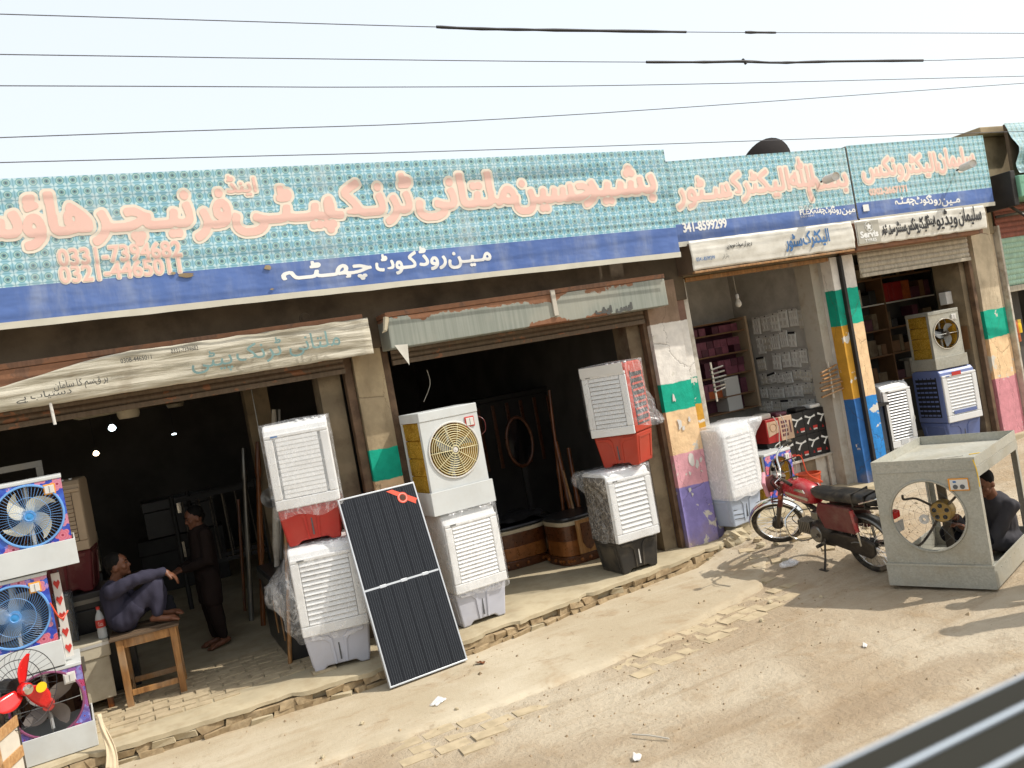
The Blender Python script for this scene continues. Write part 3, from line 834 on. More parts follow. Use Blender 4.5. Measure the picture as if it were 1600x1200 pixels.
# the lip's front: two courses of broken masonry under the slab
random.seed(21)
vm = []
for k in range(5):
    b = MB().box(-.085, .085, -.05, .05, -.028, .028)
    for v_ in b.v: v_ += Vector((random.uniform(-.02, .02), random.uniform(-.014, .014), random.uniform(-.006, .006)))
    m_ = b.mesh('brick'); m_.materials.append(M['rubble'] if k else M['plinth']); vm.append(m_)
for r in range(2):
    x = -1.3+.08*r
    while x < 5.95:
        st_ = random.uniform(.12, .19)
        if random.random() > .07:
            o = bpy.data.objects.new('brick', random.choice(vm)); COL.objects.link(o); o.parent = plinth
            sl = (polyl(PL, x+.1)-polyl(PL, x-.1))/.2
            o.location = (x, polyl(PL, x)+.045-.012*(1-r)+random.uniform(-.014, .016), .012+.06*r+random.uniform(-.006, .006))
            o.rotation_euler = (random.gauss(0, .06), random.gauss(0, .05), math.atan(sl)+random.gauss(0, .09)); o.scale = (st_/.17, 1, 1)
        x += st_+.004
# floor of the two right shops
def xbox(name, mat, x0, x1, y0, y1, z0, z1, parent=None, bevel=0, kind=None):
    return MB().box(x0, x1, y0, y1, z0, z1).build(name, mat, parent, bevel=bevel, kind=kind)
xbox('shop_step', M['plinth'], 6.15, 8.85, 8.12, 10.4, -.05, .27, kind='structure', bevel=.02)
xbox('shop_step', M['plinth'], 8.86, 12.4, 8.16, 10.3, -.05, .36, kind='structure', bevel=.02)

# bricks laid flat: in the shop mouth, and the worn strip along the apron
bm_ = [MB().box(-.11, .11, -.053, .053, -.04, .004).mesh('brick') for i in range(1)]
me_brick = bm_[0]; me_brick.materials.append(M['brick'])
def brick(x, y, z, rz, parent, s=1):
    o = bpy.data.objects.new('brick', me_brick); COL.objects.link(o); o.parent = parent
    o.location = (x, y, z); o.rotation_euler = (random.gauss(0, .02), random.gauss(0, .02), rz+random.gauss(0, .03)); o.scale = (s*random.uniform(.9, 1.04), random.uniform(.9, 1.05), 1)
    return o
for r in range(11):
    for c in range(9):
        x = -.62+c*.236+(r % 2)*.118; y = 7.86+r*.122
        if x > 1.35-.02*r or (r < 2 and random.random() < .45): continue
        brick(x, y, .162+random.uniform(-.004, .006), 0, plinth)
me_b2 = MB().box(-.125, .125, -.065, .065, -.05, .006).mesh('brick'); me_b2.materials.append(M['brick'])
me_save = me_brick; me_brick = me_b2
for k in range(24):
    for r in range(4):
        x = .9+k*.275+(r % 2)*.12
        y = polyl(AP, x)-.10-.15*r+.05*noise.noise(Vector((x*2, r, 0)))
        if x > 6.2: continue
        keep = .92 if (1.2 < x < 2.2 or 3.3 < x < 5.6) and r < 3 else .12
        if random.random() > keep: continue
        brick(x, y, gz(x, y)+gnoise(x, y)+random.uniform(-.009, .001), .10 if x > 3 else 0, ground)
for k in range(16):      # broken paving beside the motorbike
    x, y = random.uniform(5.6, 7.6), random.uniform(6.9, 8.05)
    brick(x, y, gz(x, y)+gnoise(x, y)+.002, random.uniform(0, 3), ground)
me_brick = me_save

# pebbles and crumbs of earth
mb = MB()
for i in range(900):
    x = random.uniform(-.5, 9); y = random.uniform(3.6, 8.0)
    if i % 3: y = polyl(AP, x)-abs(random.gauss(0, .7))
    if y > polyl(PL, x)-.12 and x < 6: continue
    s = random.choice((.004, .005, .006, .008, .011))*random.uniform(.7, 1.4)
    if random.random() < .02: s *= 2.2
    z = gz(x, y)+gnoise(x, y)
    if x < 5.9 and y > polyl(AP, x)+.02: z = max(.002, gz(x, y)+.022)
    a = [Vector((random.uniform(-1, 1), random.uniform(-1, 1), random.uniform(-.4, .8))).normalized()*s for k in range(4)]
    mb.add([(x+s, y, z), (x-s*.7, y+s, z), (x-s*.6, y-s*.9, z), (x+a[0].x*.4, y+a[0].y*.4, z+s*1.1), (x+s*.3, y+s*.8, z+s*.5)], [(0,4,3),(4,1,3),(1,2,3),(2,0,3)])
peb = mb.build('pebbles', plain('pebble_stone', c8(172, 150, 118, .75), .9, 0, .3, 3, 0), kind='stuff')

# ------------------------------------------------------------------ the shop row
bld = thing('shop_building', 'single storey row of plastered shops with painted pillars and open shutters', 'building', (0, 0, 0))
def part(name, mat, x0, x1, y0, y1, z0, z1, bevel=0.0, parent=None):
    return MB().box(x0, x1, y0, y1, z0, z1).build(name, mat, parent or bld, bevel=bevel)
FY = 8.25
# upper wall, beams, roof
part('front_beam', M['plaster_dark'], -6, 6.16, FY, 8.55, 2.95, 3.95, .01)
part('front_beam', M['plaster'], 6.163, 11.66, FY+.03, 8.55, 3.2, 3.95, .01)
part('parapet', M['plaster'], -6, 11.66, FY+.12, FY+.30, 3.953, 4.35, .01)
part('roof', M['plaster'], -6, 12.4, 8.553, 17.2, 3.55, 3.75)
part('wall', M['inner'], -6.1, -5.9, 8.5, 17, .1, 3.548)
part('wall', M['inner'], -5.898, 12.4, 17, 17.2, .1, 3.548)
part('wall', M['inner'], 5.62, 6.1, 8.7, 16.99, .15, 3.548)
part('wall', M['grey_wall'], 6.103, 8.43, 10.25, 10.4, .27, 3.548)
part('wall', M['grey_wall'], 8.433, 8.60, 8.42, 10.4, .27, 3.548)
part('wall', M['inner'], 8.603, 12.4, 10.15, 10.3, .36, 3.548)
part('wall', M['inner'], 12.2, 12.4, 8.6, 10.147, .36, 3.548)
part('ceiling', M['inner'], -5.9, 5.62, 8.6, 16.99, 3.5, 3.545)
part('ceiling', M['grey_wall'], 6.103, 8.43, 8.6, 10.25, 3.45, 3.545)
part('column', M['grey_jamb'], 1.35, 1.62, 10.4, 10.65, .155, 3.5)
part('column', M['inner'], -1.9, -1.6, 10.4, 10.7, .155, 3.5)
# pillars
def zmat(name, bands, wall): return band_paint(name, bands, wall)
GRN = c8(24, 174, 144, .84); PCH = c8(244, 208, 162, .84); PNK = c8(232, 170, 178, .84); VIO = c8(148, 138, 198, .84); BLU = c8(50, 140, 214, .8); OCH = c8(220, 164, 60, .75)
WALL = c8(196, 180, 152, .75); WHT = c8(232, 226, 216, .86)
pm1 = zmat('pillar_green_peach', [(1.66, PCH), (1.97, GRN)], c8(190, 170, 136, .75))
pm2 = zmat('pillar_rainbow', [(.84, VIO), (1.22, PNK), (1.71, PCH), (2.03, GRN), (2.72, WHT)], c8(170, 144, 122, .7))
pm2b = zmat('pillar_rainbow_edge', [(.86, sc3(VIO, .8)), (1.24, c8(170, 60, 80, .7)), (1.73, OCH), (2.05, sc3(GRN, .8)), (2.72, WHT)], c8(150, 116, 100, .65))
pm3 = zmat('pillar_blue_peach', [(1.36, BLU), (2.31, PCH), (2.77, GRN)], WHT)
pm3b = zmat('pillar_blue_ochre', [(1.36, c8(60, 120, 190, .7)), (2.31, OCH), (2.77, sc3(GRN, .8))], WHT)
pm4 = zmat('pillar_pink_peach', [(1.17, c8(222, 150, 158, .8)), (1.75, PCH), (2.14, GRN)], c8(214, 196, 166, .78))
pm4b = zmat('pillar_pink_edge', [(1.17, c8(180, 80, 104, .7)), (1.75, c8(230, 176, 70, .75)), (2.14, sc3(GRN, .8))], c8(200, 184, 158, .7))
def pillar(mat, x0, x1, y0, y1, z0, z1, bev=.012, name='pillar'):
    b = MB(); nz = 24; nx = 6
    def f(u, v):
        x = lerp(x0, x1, u); z = lerp(z0, z1, v)
        return (x, y0+.006*noise.noise(Vector((x*7, z*3, 0))), z)
    b.grid(f, nx, nz)
    n = len(b.v)
    b.add([(x0, y0+.002, z0), (x0, y1, z0), (x0, y1, z1), (x0, y0+.002, z1)], [(0, 1, 2, 3)])
    b.add([(x1, y0+.002, z0), (x1, y1, z0), (x1, y1, z1), (x1, y0+.002, z1)], [(3, 2, 1, 0)])
    b.add([(x0, y1, z0), (x1, y1, z0), (x1, y1, z1), (x0, y1, z1)], [(0, 1, 2, 3)])
    return b.build(name, mat, bld)
pillar(pm1, 2.13, 2.42, FY, 8.7, .1, 2.948)
pillar(pm2, 5.56, 5.98, FY-.04, 8.7, -.1, 3.2)
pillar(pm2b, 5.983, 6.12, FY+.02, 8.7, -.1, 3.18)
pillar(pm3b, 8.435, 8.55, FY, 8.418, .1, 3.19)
pillar(pm3, 8.60, 8.79, FY-.04, 8.7, .1, 3.19)
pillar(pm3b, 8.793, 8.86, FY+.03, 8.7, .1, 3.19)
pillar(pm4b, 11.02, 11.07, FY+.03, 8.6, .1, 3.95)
pillar(pm4, 11.073, 11.48, FY-.03, 8.6, .1, 3.95)
pillar(pm4, 11.483, 11.64, FY+.05, 8.6, .1, 3.95)
random.seed(31)
for cx, cz, s_ in ((5.70, 1.86, .045), (5.72, 1.55, .06), (5.76, 1.50, .03), (5.86, 1.58, .03), (5.80, 1.14, .07), (5.86, 1.06, .05), (5.92, 1.10, .03), (5.74, .98, .025), (5.70, .80, .03), (5.72, .74, .025)):
    pl_ = []
    for i in range(11):
        a = 2*PI*i/11; r_ = s_*random.uniform(.45, 1.1); pl_.append((cx+r_*.7*math.cos(a), cz+r_*1.25*math.sin(a)))
    MB().prism(pl_, FY-.0485, FY-.044).build('paint_chip', M['white_card'], bld)
# jambs and rails beside the openings
part('jamb', M['grey_jamb'], 1.80, 2.02, 8.42, 8.7, .15, 2.948)
part('shutter_rail', M['frame_rust'], 2.04, 2.125, 8.30, 8.40, .15, 2.948, .006)
part('shutter_rail', M['frame_rust'], 2.423, 2.50, 8.28, 8.38, .15, 2.948, .006)
part('jamb', M['grey_jamb'], 5.33, 5.50, 8.36, 8.65, .15, 2.948)
part('shutter_rail', M['frame_rust'], 5.503, 5.557, 8.27, 8.36, .12, 2.948, .006)
part('door_frame', M['white_paint'], 6.125, 6.19, 8.28, 8.36, .27, 3.19, .006)
part('door_frame', M['wood_tan'], 6.193, 8.43, 8.26, 8.36, 3.15, 3.198, .006)
part('shutter_rail', M['wood_black'], 8.553, 8.597, 8.20, 8.32, .27, 3.19, .004)  # black strip standing in for the dark gap between pillar faces
part('jamb', M['white_jamb'], 8.30, 8.432, 8.47, 8.75, .27, 3.19)
part('jamb', M['grey_jamb'], 10.86, 11.018, 8.32, 8.75, .36, 3.19)
part('shutter_rail', M['frame_rust'], 10.95, 11.015, 8.23, 8.31, .36, 3.19, .006)
part('meter_box', M['white_card'], 10.74, 10.86, 8.50, 8.62, 2.32, 2.50, .01)
part('patch_board', M['board_brown'], 10.853, 10.858, 8.35, 8.6, 1.65, 1.98)
# a round socket on the dark beam
MB().lathe([(.001, -.02), (.03, -.02), (.032, -.01), (.05, -.01), (.055, .002)], 20, axis='y', c=(1.75, 8.25, 3.33)).build('rose', M['plaster_dark'], bld, smooth=40)

# rolled shutters
def slat_mesh(w, h=.07, d=.016):
    b = MB(); prof = []
    for i in range(7):
        t = i/6; prof.append((-d*math.sin(PI*t)-.002, t*h))
    prof += [(.004, h), (.004, 0)]
    b.prism([(p[0], p[1]) for p in prof], 0, w, 'x'); return b.mesh('slat', smooth=50)
def shutter(x0, x1, y, zb, n, mat, h=.07, bottom=None):
    me = slat_mesh(x1-x0, h*.97)
    sh = MB().box(x0, x1, y-.03, y+.012, zb-.05, zb-.003).build('shutter', bottom or mat, bld, bevel=.005)
    for i in range(n):
        o = link('slat', me, mat, sh); o.location = (x0, y, zb+i*h)
    return sh
shutter(8.865, 10.94, 8.20, 2.92, 6, M['shutter_white'], .068)
shutter(2.51, 5.49, 8.22, 2.80, 3, M['shutter_brown'], .06)
shutter(-4, 2.03, 8.22, 2.80, 2, M['shutter_brown'], .06)

# header boxes over the openings
def header(mat, x0, x1, y0, z0, z1, tilt=0, edge=None, lip=.05):
    h = MB().box(x0, x1, y0, FY-.003, z0, z1).build('header_box', mat, bld, bevel=.008)
    if edge:
        MB().box(x0-.004, x1+.004, y0-.006, FY-.005, z1+.002, z1+lip).build('header_cap', edge, h, bevel=.006)
    return h
hd2 = header(M['header_peel'], 2.44, 5.66, 7.93, 2.90, 3.20, edge=M['header_rust'])
hd1 = header(M['header_rust'], -5, 2.22, 7.96, 2.90, 3.22, edge=M['header_rust'], lip=.05)
hd3 = header(M['sign_back'], 6.08, 8.50, 7.94, 3.22, 3.55)
hd4 = header(M['header_rust'], 8.60, 10.96, 7.94, 3.20, 3.55)
MB().box(6.06, 8.52, 7.90, 7.938, 3.20, 3.225).build('header_edge', M['wood_tan'], hd3, bevel=.004)
MB().box(4.22, 4.27, 7.905, 7.927, 2.97, 3.24).build('hasp', M['cord_white'], hd2, bevel=.004)
MB().tube([(2.44, 7.92, 3.2), (2.40, 7.9, 3.08), (2.37, 7.9, 3.06)], [.03, .02, .004], 6).build('torn_strip', M['banner_old'], hd2)
MB().add([(2.47, 7.915, 2.93), (2.60, 7.915, 2.92), (2.58, 7.91, 2.72)], [(0, 1, 2)]).build('torn_strip', M['banner_white'], hd2)
for x0, s in ((4.72, 'ایف'), (4.98, 'ایس')):
    lettering(urdu(s), hd2, x0, x0+.2, 2.925, .09, M['grey_ink'], y=7.924, off=.008)

# cloth banners stretched over the header boxes
def banner(label, x0, x1, y, z0, z1, mat, seed, amp=.02, droop=None, nx=90):
    t = thing('banner', label, 'banner', (0, 0, 0))
    b = MB()
    def f(u, v):
        x = lerp(x0, x1, u); zt = z1-(droop(x) if droop else 0)
        z = lerp(z0, zt, v)
        yy = y-amp*(noise.noise(Vector((x*1.3, z*22, seed)))*.6+noise.noise(Vector((x*5, z*9, seed+4)))*.4)-.012*math.sin(PI*v)
        edge = .008*noise.noise(Vector((x*7, v*3, seed)))
        return (x, yy, z+edge)
    b.grid(f, nx, 14)
    o = b.build('cloth', mat, t, smooth=180)
    m = o.modifiers.new('thick', 'SOLIDIFY'); m.thickness = .003; m.offset = 1
    return t
b1 = banner('long weathered cloth banner with faded teal lettering sagging from the leftmost shutter box', -4.9, 2.26, 7.925, 2.885, 3.225, M['flex_old'], 3, .030,
            droop=lambda x: .16*sst(.2, -1.1, x))
b3 = banner('creased white banner with pale blue lettering, over the shop with wall packets', 6.05, 8.54, 7.905, 3.235, 3.57, M['banner_white'], 8, .018)
b4 = banner('white banner with bold black painted lettering, over the shop with the blue cooler', 8.585, 11.0, 7.905, 3.25, 3.57, M['banner_white'], 12, .012)
YB = 7.882
lettering(urdu('الیکٹرک'), b3, 7.70, 8.12, 3.36, .22, M['blue_ink'], y=YB, off=.006)
lettering(urdu('سٹور'), b3, 7.42, 7.68, 3.35, .22, M['blue_ink'], y=YB, off=.006)
lettering(urdu('ہر چیز کی سہولت موجود ہے'), b3, 6.55, 6.92, 3.44, .07, M['grey_ink'], y=YB, off=.002)
lettering('0341-8599299', b3, 6.10, 6.36, 3.33, .06, M['blue_ink'], y=YB, off=.001)
lettering(urdu('بازار'), b3, 6.46, 6.56, 3.33, .06, M['grey_ink'], y=YB)
YB = 7.888
for s, xa, xb, z, sz in (('سلیمان', 10.45, 10.90, 3.38, .26), ('ویڈیو', 10.02, 10.42, 3.37, .24), ('اینڈ', 9.86, 10.0, 3.40, .15), ('الیکٹرونکس', 9.46, 9.86, 3.36, .22), ('سنٹر', 9.26, 9.45, 3.36, .2), ('سیل ڈیلر', 9.02, 9.25, 3.37, .12)):
    lettering(urdu(s), b4, xa, xb, z, sz, M['black_ink'], y=YB, off=.006)
tag_ = MB().tube([(-.47, 7.93, 2.9), (-.465, 7.93, 2.72)], .012, 6).build('hanging_strip', M['white_card'], hd1)
g4 = MB().box(8.60, 8.98, YB-.002, YB+.004, 3.27, 3.55).build('logo_panel', plain('grey_logo_ground', c8(186, 182, 168, .75), .6, 0, .1, 4, 0), b4)
st = []
for i in range(10):
    a = PI/2+i*PI/5; r = .052 if i % 2 == 0 else .024
    st.append((8.80+r*math.cos(a), 3.475+r*math.sin(a)))
MB().prism(st, YB-.006, YB-.003).build('star', M['white_print'], b4)
MB().ring((8.80, YB-.004, 3.475), .062, .004, 'y', 28, 4).build('star_ring', M['white_print'], b4)
lettering('Servis', b4, 8.64, 8.94, 3.345, .11, M['white_print'], y=YB-.004, off=.006)
lettering('TYRES', b4, 8.70, 8.90, 3.29, .05, M['white_print'], y=YB-.004, off=.002)
YB = 7.868
for s, xa, xb, z, sz in (('ٹرنک', 1.02, 1.42, 3.00, .20), ('پیٹی', .64, .98, 2.99, .20), ('ملتانی', 1.48, 1.95, 3.01, .20)):
    lettering(urdu(s), b1, xa, xb, z, sz, M['teal_ink'], y=YB, off=.002)
lettering('0308-4465011', b1, .10, .34, 3.13, .055, M['grey_ink'], y=YB, off=.001)
lettering('0331-7394682', b1, .50, .72, 3.15, .055, M['grey_ink'], y=YB, off=.001)
lettering(urdu('ہر قسم کا سامان'), b1, -.42, -.02, 3.0, .08, M['grey_ink'], y=YB, off=.001)
lettering(urdu('دستیاب ہے'), b1, -.70, -.30, 2.95, .07, M['grey_ink'], y=YB, off=.001)

# ------------------------------------------------------------------ printed signboards
def signboard(label, x0, x1, yf, z0, H, zb, tilt, edge_z=.04, fade=0, lean=0):
    t = thing('signboard', label, 'signboard', (x0, yf, z0), rot=(lean, tilt, 0))
    W = x1-x0
    b = MB(); nx = int(W*14)
    b.grid(lambda u, v: (u*W, -.0*noise.noise(Vector((u*W*1.1, v*2.2, x0)))*math.sin(PI*v)-.0006*noise.noise(Vector((u*W*4, v*H*4, x0)))*math.sin(PI*v)+.004, v*H), nx, 14)
    b.build('flex_sheet', tile_print('turquoise_tile_print', zb, .096, fade), t, smooth=180)
    f = MB()
    for z in (0, H/2, H-.04): f.box(.01, W-.01, .02, .06, z, z+.04)
    for k in range(int(W/.9)+1):
        x = .01+k*(W-.06)/int(W/.9); f.box(x, x+.04, .061, .10, 0, H)
    f.build('frame', M['sign_back'], t)
    s = MB().box(0, W, .012, .018, .005, H-.003); s.build('backing', M['flex_edge'], t)
    b = MB(); b.grid(lambda u, v: (u*W, -.010+.006*v, -.055*v+.006*noise.noise(Vector((u*W*3, 0, x0)))*v), nx, 2)
    b.build('folded_edge', M['flex_edge'], t, smooth=180)
    m = MB()
    for k in range(int(W/.35)): m.box(.15+k*.35, .17+k*.35, -.012, -.006, .012, .03)
    return t
TILT1 = .019
s1 = signboard('very long turquoise signboard with salmon lettering over the two left shops', -4.2, 5.84, 7.80, 3.64, 1.14, .275, TILT1)
def LX(px, py, y, o): return at(px, py, y=y).x-o.location.x
def LZ(px, py, y, o, tilt):
    p = at(px, py, y=y); return p.z-o.location.z+tilt*(p.x-o.location.x)
BIG = dict(off=.020, outline=M['cream'], ooff=.025)
def word(s, sign, px0, px1, pyb, size, y, tilt, mats=('salmon', 'cream'), **k):
    pm_ = (px0+px1)/2
    x0 = at(px0, pyb, y=y).x-sign.location.x; x1 = at(px1, pyb, y=y).x-sign.location.x
    z = LZ(pm_, pyb, y, sign, tilt)
    a = dict(BIG); a.update(k)
    if len(mats) == 1: a['outline'] = None
    elif a.get('outline'): a['outline'] = M[mats[1]]
    lettering(urdu(s), sign, x0, x1, z, size, M[mats[0]], y=.002, **a)
Y1 = 7.80
word('بشیر', s1, 910, 1024, 303, .44, Y1, TILT1)
word('حسین', s1, 802, 928, 314, .44, Y1, TILT1)
word('ملتانی', s1, 650, 806, 322, .44, Y1, TILT1)
word('ٹرنـک', s1, 508, 646, 334, .44, Y1, TILT1)
word('پیـٹـی', s1, 363, 522, 344, .44, Y1, TILT1)
word('فر', s1, 303, 360, 354, .44, Y1, TILT1)
word('نیـچـر', s1, 142, 300, 356, .46, Y1, TILT1)
word('ھاؤ', s1, 36, 142, 365, .46, Y1, TILT1)
word('س', s1, -90, 32, 372, .46, Y1, TILT1)
word('اینڈ', s1, 352, 398, 300, .17, Y1, TILT1, off=.006, ooff=.018)
word('0331-7394682', s1, 90, 284, 408, .19, Y1, TILT1, off=.004, ooff=.011)
word('0321-4465011', s1, 93, 284, 434, .19, Y1, TILT1, off=.004, ooff=.011)
for s, a, b, yb in (('مـیـن', 701, 768, 409), ('روڈ', 656, 698, 413), ('کـوٹ', 588, 653, 420), ('چھـٹـہ', 440, 582, 431)):
    word(s, s1, a, b, yb, .21, Y1, TILT1, ('white_print',), off=.008)
# torn patches along the blue band
for px, py, w_, h_ in ((290, 430, .17, .05), (418, 418, .09, .06), (425, 452, .05, .02), (270, 427, .05, .03)):
    p = at(px, py, y=Y1); x = p.x-s1.location.x; z = LZ(px, py, Y1, s1, TILT1)
    pl = [(x+w_*.5*math.cos(a)*random.uniform(.5, 1), z+h_*.5*math.sin(a)*random.uniform(.5, 1)) for a in [2*PI*i/11 for i in range(11)]]
    MB().prism(pl, -.009, -.004).build('torn_patch', M['plaster'], s1)
Y2 = 7.98
p0 = at(1046, 250, y=Y2); p1 = at(1325, 234, y=Y2); q1 = at(1340, 345, y=Y2); q0 = at(1070, 372, y=Y2)
s2 = signboard('turquoise signboard with salmon lettering between the long sign and the narrow right sign', 5.86, 8.74, Y2, 3.58, .92, .20, -.003)
word('بسم', s2, 1262, 1326, 294, .36, Y2, 0, off=.012, ooff=.026)
word('\ufdf2', s2, 1236, 1274, 292, .34, Y2, 0, off=.012, ooff=.026)
word('الیکٹرک', s2, 1128, 1236, 301, .36, Y2, 0, off=.012, ooff=.026)
word('سـٹور', s2, 1058, 1142, 311, .36, Y2, 0, off=.012, ooff=.026)
word('341-8599299', s2, 1068, 1137, 359, .15, Y2, 0, ('white_print',), off=.006)
for s, a, b in (('مین', 1316, 1337), ('روڈ', 1302, 1315), ('کوٹ', 1290, 1303), ('چھٹہ', 1272, 1290)):
    word(s, s2, a, b, 333, .11, Y2, 0, ('white_print',), off=.004)
xf = LX(1250, 333, Y2, s2); zf = LZ(1250, 340, Y2, s2, 0)
lettering('MUSLIM', s2, xf, xf+.22, zf+.10, .05, M['white_print'], y=.001, off=.001)
lettering('FLEX', s2, xf, xf+.22, zf+.025, .095, M['white_print'], y=.001, off=.004)
lettering('0301-6543', s2, xf, xf+.22, zf-.01, .035, M['white_print'], y=.001)
s3 = signboard('narrow turquoise signboard with salmon lettering at the right end of the row', 8.77, 11.34, Y2, 3.60, .93, .20, -.003)
word('سلیمان', s3, 1466, 1524, 260, .33, Y2, 0, off=.010, ooff=.024)
word('الیکٹرونکس', s3, 1348, 1466, 272, .33, Y2, 0, off=.010, ooff=.024)
word('0302-2667171', s3, 1359, 1418, 302, .11, Y2, 0, off=.002, ooff=.008)
for s, a, b in (('مـین', 1472, 1501), ('روڈ', 1452, 1471), ('کوٹ', 1430, 1454), ('چھـٹـہ', 1399, 1430)):
    word(s, s3, a, b, 318, .14, Y2, 0, ('white_print',), off=.005)
lx = LX(1352, 322, Y2, s3); lz = LZ(1352, 326, Y2, s3, 0)
MB().box(lx-.05, lx+.05, -.009, -.004, lz-.035, lz+.05).build('printed_label', M['white_print'], s3)
# lamp arms on the two right signs
def sign_lamp(label, pb, pt, y0, y1, g):
    a = at(*pb, y=y0); b = at(*pt, y=y1)
    t = thing('spot_lamp', label, 'lamp', a, group=g)
    d = b-a
    MB().tube([(0, .0, 0), d*.5], .012, 8).build('arm', M['dark_metal'], t, smooth=40)
    ax = d.normalized(); X = ax.to_track_quat('Z', 'Y').to_matrix().to_4x4()
    MB().lathe([(.001, 0), (.045, .0), (.05, .02), (.05, d.length*.75), (.046, d.length*.75), (.04, d.length*.7), (.001, d.length*.7)], 18, X=Matrix.Translation(d*.35) @ X).build('lamp_head', M['white_card'], t, smooth=40)
sign_lamp('white tube lamp sticking out of the middle turquoise sign', (1283, 284), (1304, 276), 7.97, 7.62, 'sign lamps')
sign_lamp('white tube lamp sticking out of the narrow right turquoise sign', (1495, 266), (1518, 256), 7.97, 7.62, 'sign lamps')

# ------------------------------------------------------------------ neighbour on the right
nb = thing('neighbour_building', 'neighbouring shop with green and red shutter at the right edge', 'building', (0, 0, 0))
def npart(name, mat, x0, x1, y0, y1, z0, z1, bevel=0.0, parent=None):
    return MB().box(x0, x1, y0, y1, z0, z1).build(name, mat, parent or nb, bevel=bevel)
npart('concrete_post', M['plaster'], 11.90, 12.95, 8.5, 9.0, 3.955, 4.64, .02)
npart('slab', M['plaster'], 11.75, 12.75, 8.3, 9.6, 4.643, 4.74, .015)
npart('slab', M['plaster'], 11.2, 11.9, 8.7, 9.6, 4.4, 4.55, .02)
npart('wall', M['plaster'], 11.67, 18, 8.5, 8.7, 3.0, 3.95)
npart('wall', M['inner'], 12.41, 18, 12, 12.2, .2, 3.6)
npart('wall', M['inner'], 18.01, 18.2, 8.5, 12.2, .2, 3.6)
npart('roof', M['plaster'], 12.41, 18.2, 8.71, 12.2, 3.61, 3.8)
npart('floor', M['floor'], 11.66, 18, 8.3, 12, -.05, .37)
npart('door_frame', M['white_paint'], 11.66, 11.70, 8.22, 8.32, .3, 3.3, .006)
npart('header_box', M['teal_box'], 11.60, 16, 7.75, 8.3, 3.60, 3.90, .015)
npart('header_cap', M['wood_black'], 11.50, 11.598, 7.8, 8.3, 3.50, 3.98, .01)
me = slat_mesh(4.2, .075)
for i in range(15):
    z = 2.42+i*.077
    o = link('slat', me if i else me, None, nb); o.location = (11.725, 8.30, z)
    me_i = me.copy() if False else me
me_g = me; me_g.materials.append(M['shutter_green'])
me_r = slat_mesh(4.2, .075); me_r.materials.append(M['shutter_red'])
for o in kids(nb):
    if o.name.startswith('slat') and o.location.z > 3.09: o.data = me_r
npart('shutter_bar', M['shutter_white'], 11.725, 15.9, 8.26, 8.31, 2.33, 2.415, .006)
MB().tube([(11.62, 8.0, 3.55), (11.75, 7.7, 3.2), (12.5, 7.7, 3.05)], .02, 6).build('awning_arm', M['dark_metal'], nb)
MB().tube([(11.62, 8.2, 3.42), (13.2, 7.75, 3.42)], .02, 6).build('awning_arm', M['dark_metal'], nb)
yb = thing('crisp_packet', 'bunch of yellow packets hanging in the doorway at the right edge', 'packets', (12.0, 8.45, 1.55))
for i in range(6):
    MB().grid(lambda u, v: (.14*(u-.5), -.03*math.sin(PI*u)*math.sin(PI*v), -.2*v), 5, 5, X=Matrix.Translation((.1*(i % 2), .02*i, .36-.13*(i//2)))).build('packet', M['yellow'] if i % 3 else M['box_orange'], yb, smooth=180)
s5 = thing('signboard', 'crumpled teal signboard end at the upper right corner', 'signboard', (12.05, 8.15, 3.98))
b = MB(); b.grid(lambda u, v: (u*4+.10*math.sin(v*3)*(1-u), -.10*noise.noise(Vector((u*6, v*3, 2)))-.12*(1-v), v*.75), 40, 10)
b.build('flex_sheet', tile_print('faded_tile_print', -1, .1, .25), s5, smooth=180)
lettering(urdu('علی'), s5, .22, .7, .25, .4, M['salmon'], y=-.17, off=.014, outline=M['cream'], ooff=.04)
MB().box(.1, 4, .03, .08, 0, .75).build('frame', M['sign_back'], s5)
dd = at(1200, 244, y=10.2)
dish = thing('satellite_dish', 'black satellite dish rising behind the middle turquoise sign', 'satellite dish', (dd.x, 10.2, 3.68))
X = Matrix.Translation((0, 0, 1.05)) @ Matrix.Rotation(R(-62), 4, 'X')
MB().lathe([(.001, .0), (.15, .012), (.3, .045), (.45, .10), (.53, .14), (.535, .135), (.45, .088), (.3, .034), (.15, .0), (.001, -.012)], 36, X=X).build('bowl', M['black_dish'], dish, smooth=60)
MB().tube([(0, .1, 0), (0, .1, .95)], .03, 8).build('mast', M['dark_metal'], dish)

# ------------------------------------------------------------------ overhead wires
WY = 7.3
def wire(label, pts, y, r=.0042, thick=None):
    P = [at(*p, y=y) for p in pts]
    a = P[0]+(P[0]-P[1]).normalized()*14; b = P[-1]+(P[-1]-P[-2]).normalized()*14
    o = MB().tube(smoothpath([a]+P+[b], 6), r, 5).build('overhead_wire', M['wire_grey'], smooth=60)
    tag(o, label, 'wire', 'overhead wires')
    for t0 in thick or []:
        Q = [at(*p, y=y) for p in t0]
        MB().tube(smoothpath(Q, 5), [.012+.006*random.random() for _ in range((len(Q)-1)*5+1)], 6).build('splice_sleeve', M['cable'], o, smooth=60)
wire('topmost overhead wire with two thick taped stretches', [(0, 22), (680, 42), (1072, 50), (1600, 52)], WY, thick=[[(682, 42), (752, 45), (900, 47.5), (1072, 50)], [(1165, 50.5), (1212, 51)]])
wire('second overhead wire from the top, lumpy taped joint at right', [(0, 85), (420, 91), (1010, 97), (1440, 94.5), (1600, 90)], WY, thick=[[(1010, 97), (1100, 97), (1163, 96), (1215, 98), (1300, 96), (1442, 94.5)], [(1160, 92), (1166, 100)]])
wire('third overhead wire from the top, almost level and thin', [(0, 134), (600, 136), (1050, 132), (1600, 119)], WY)
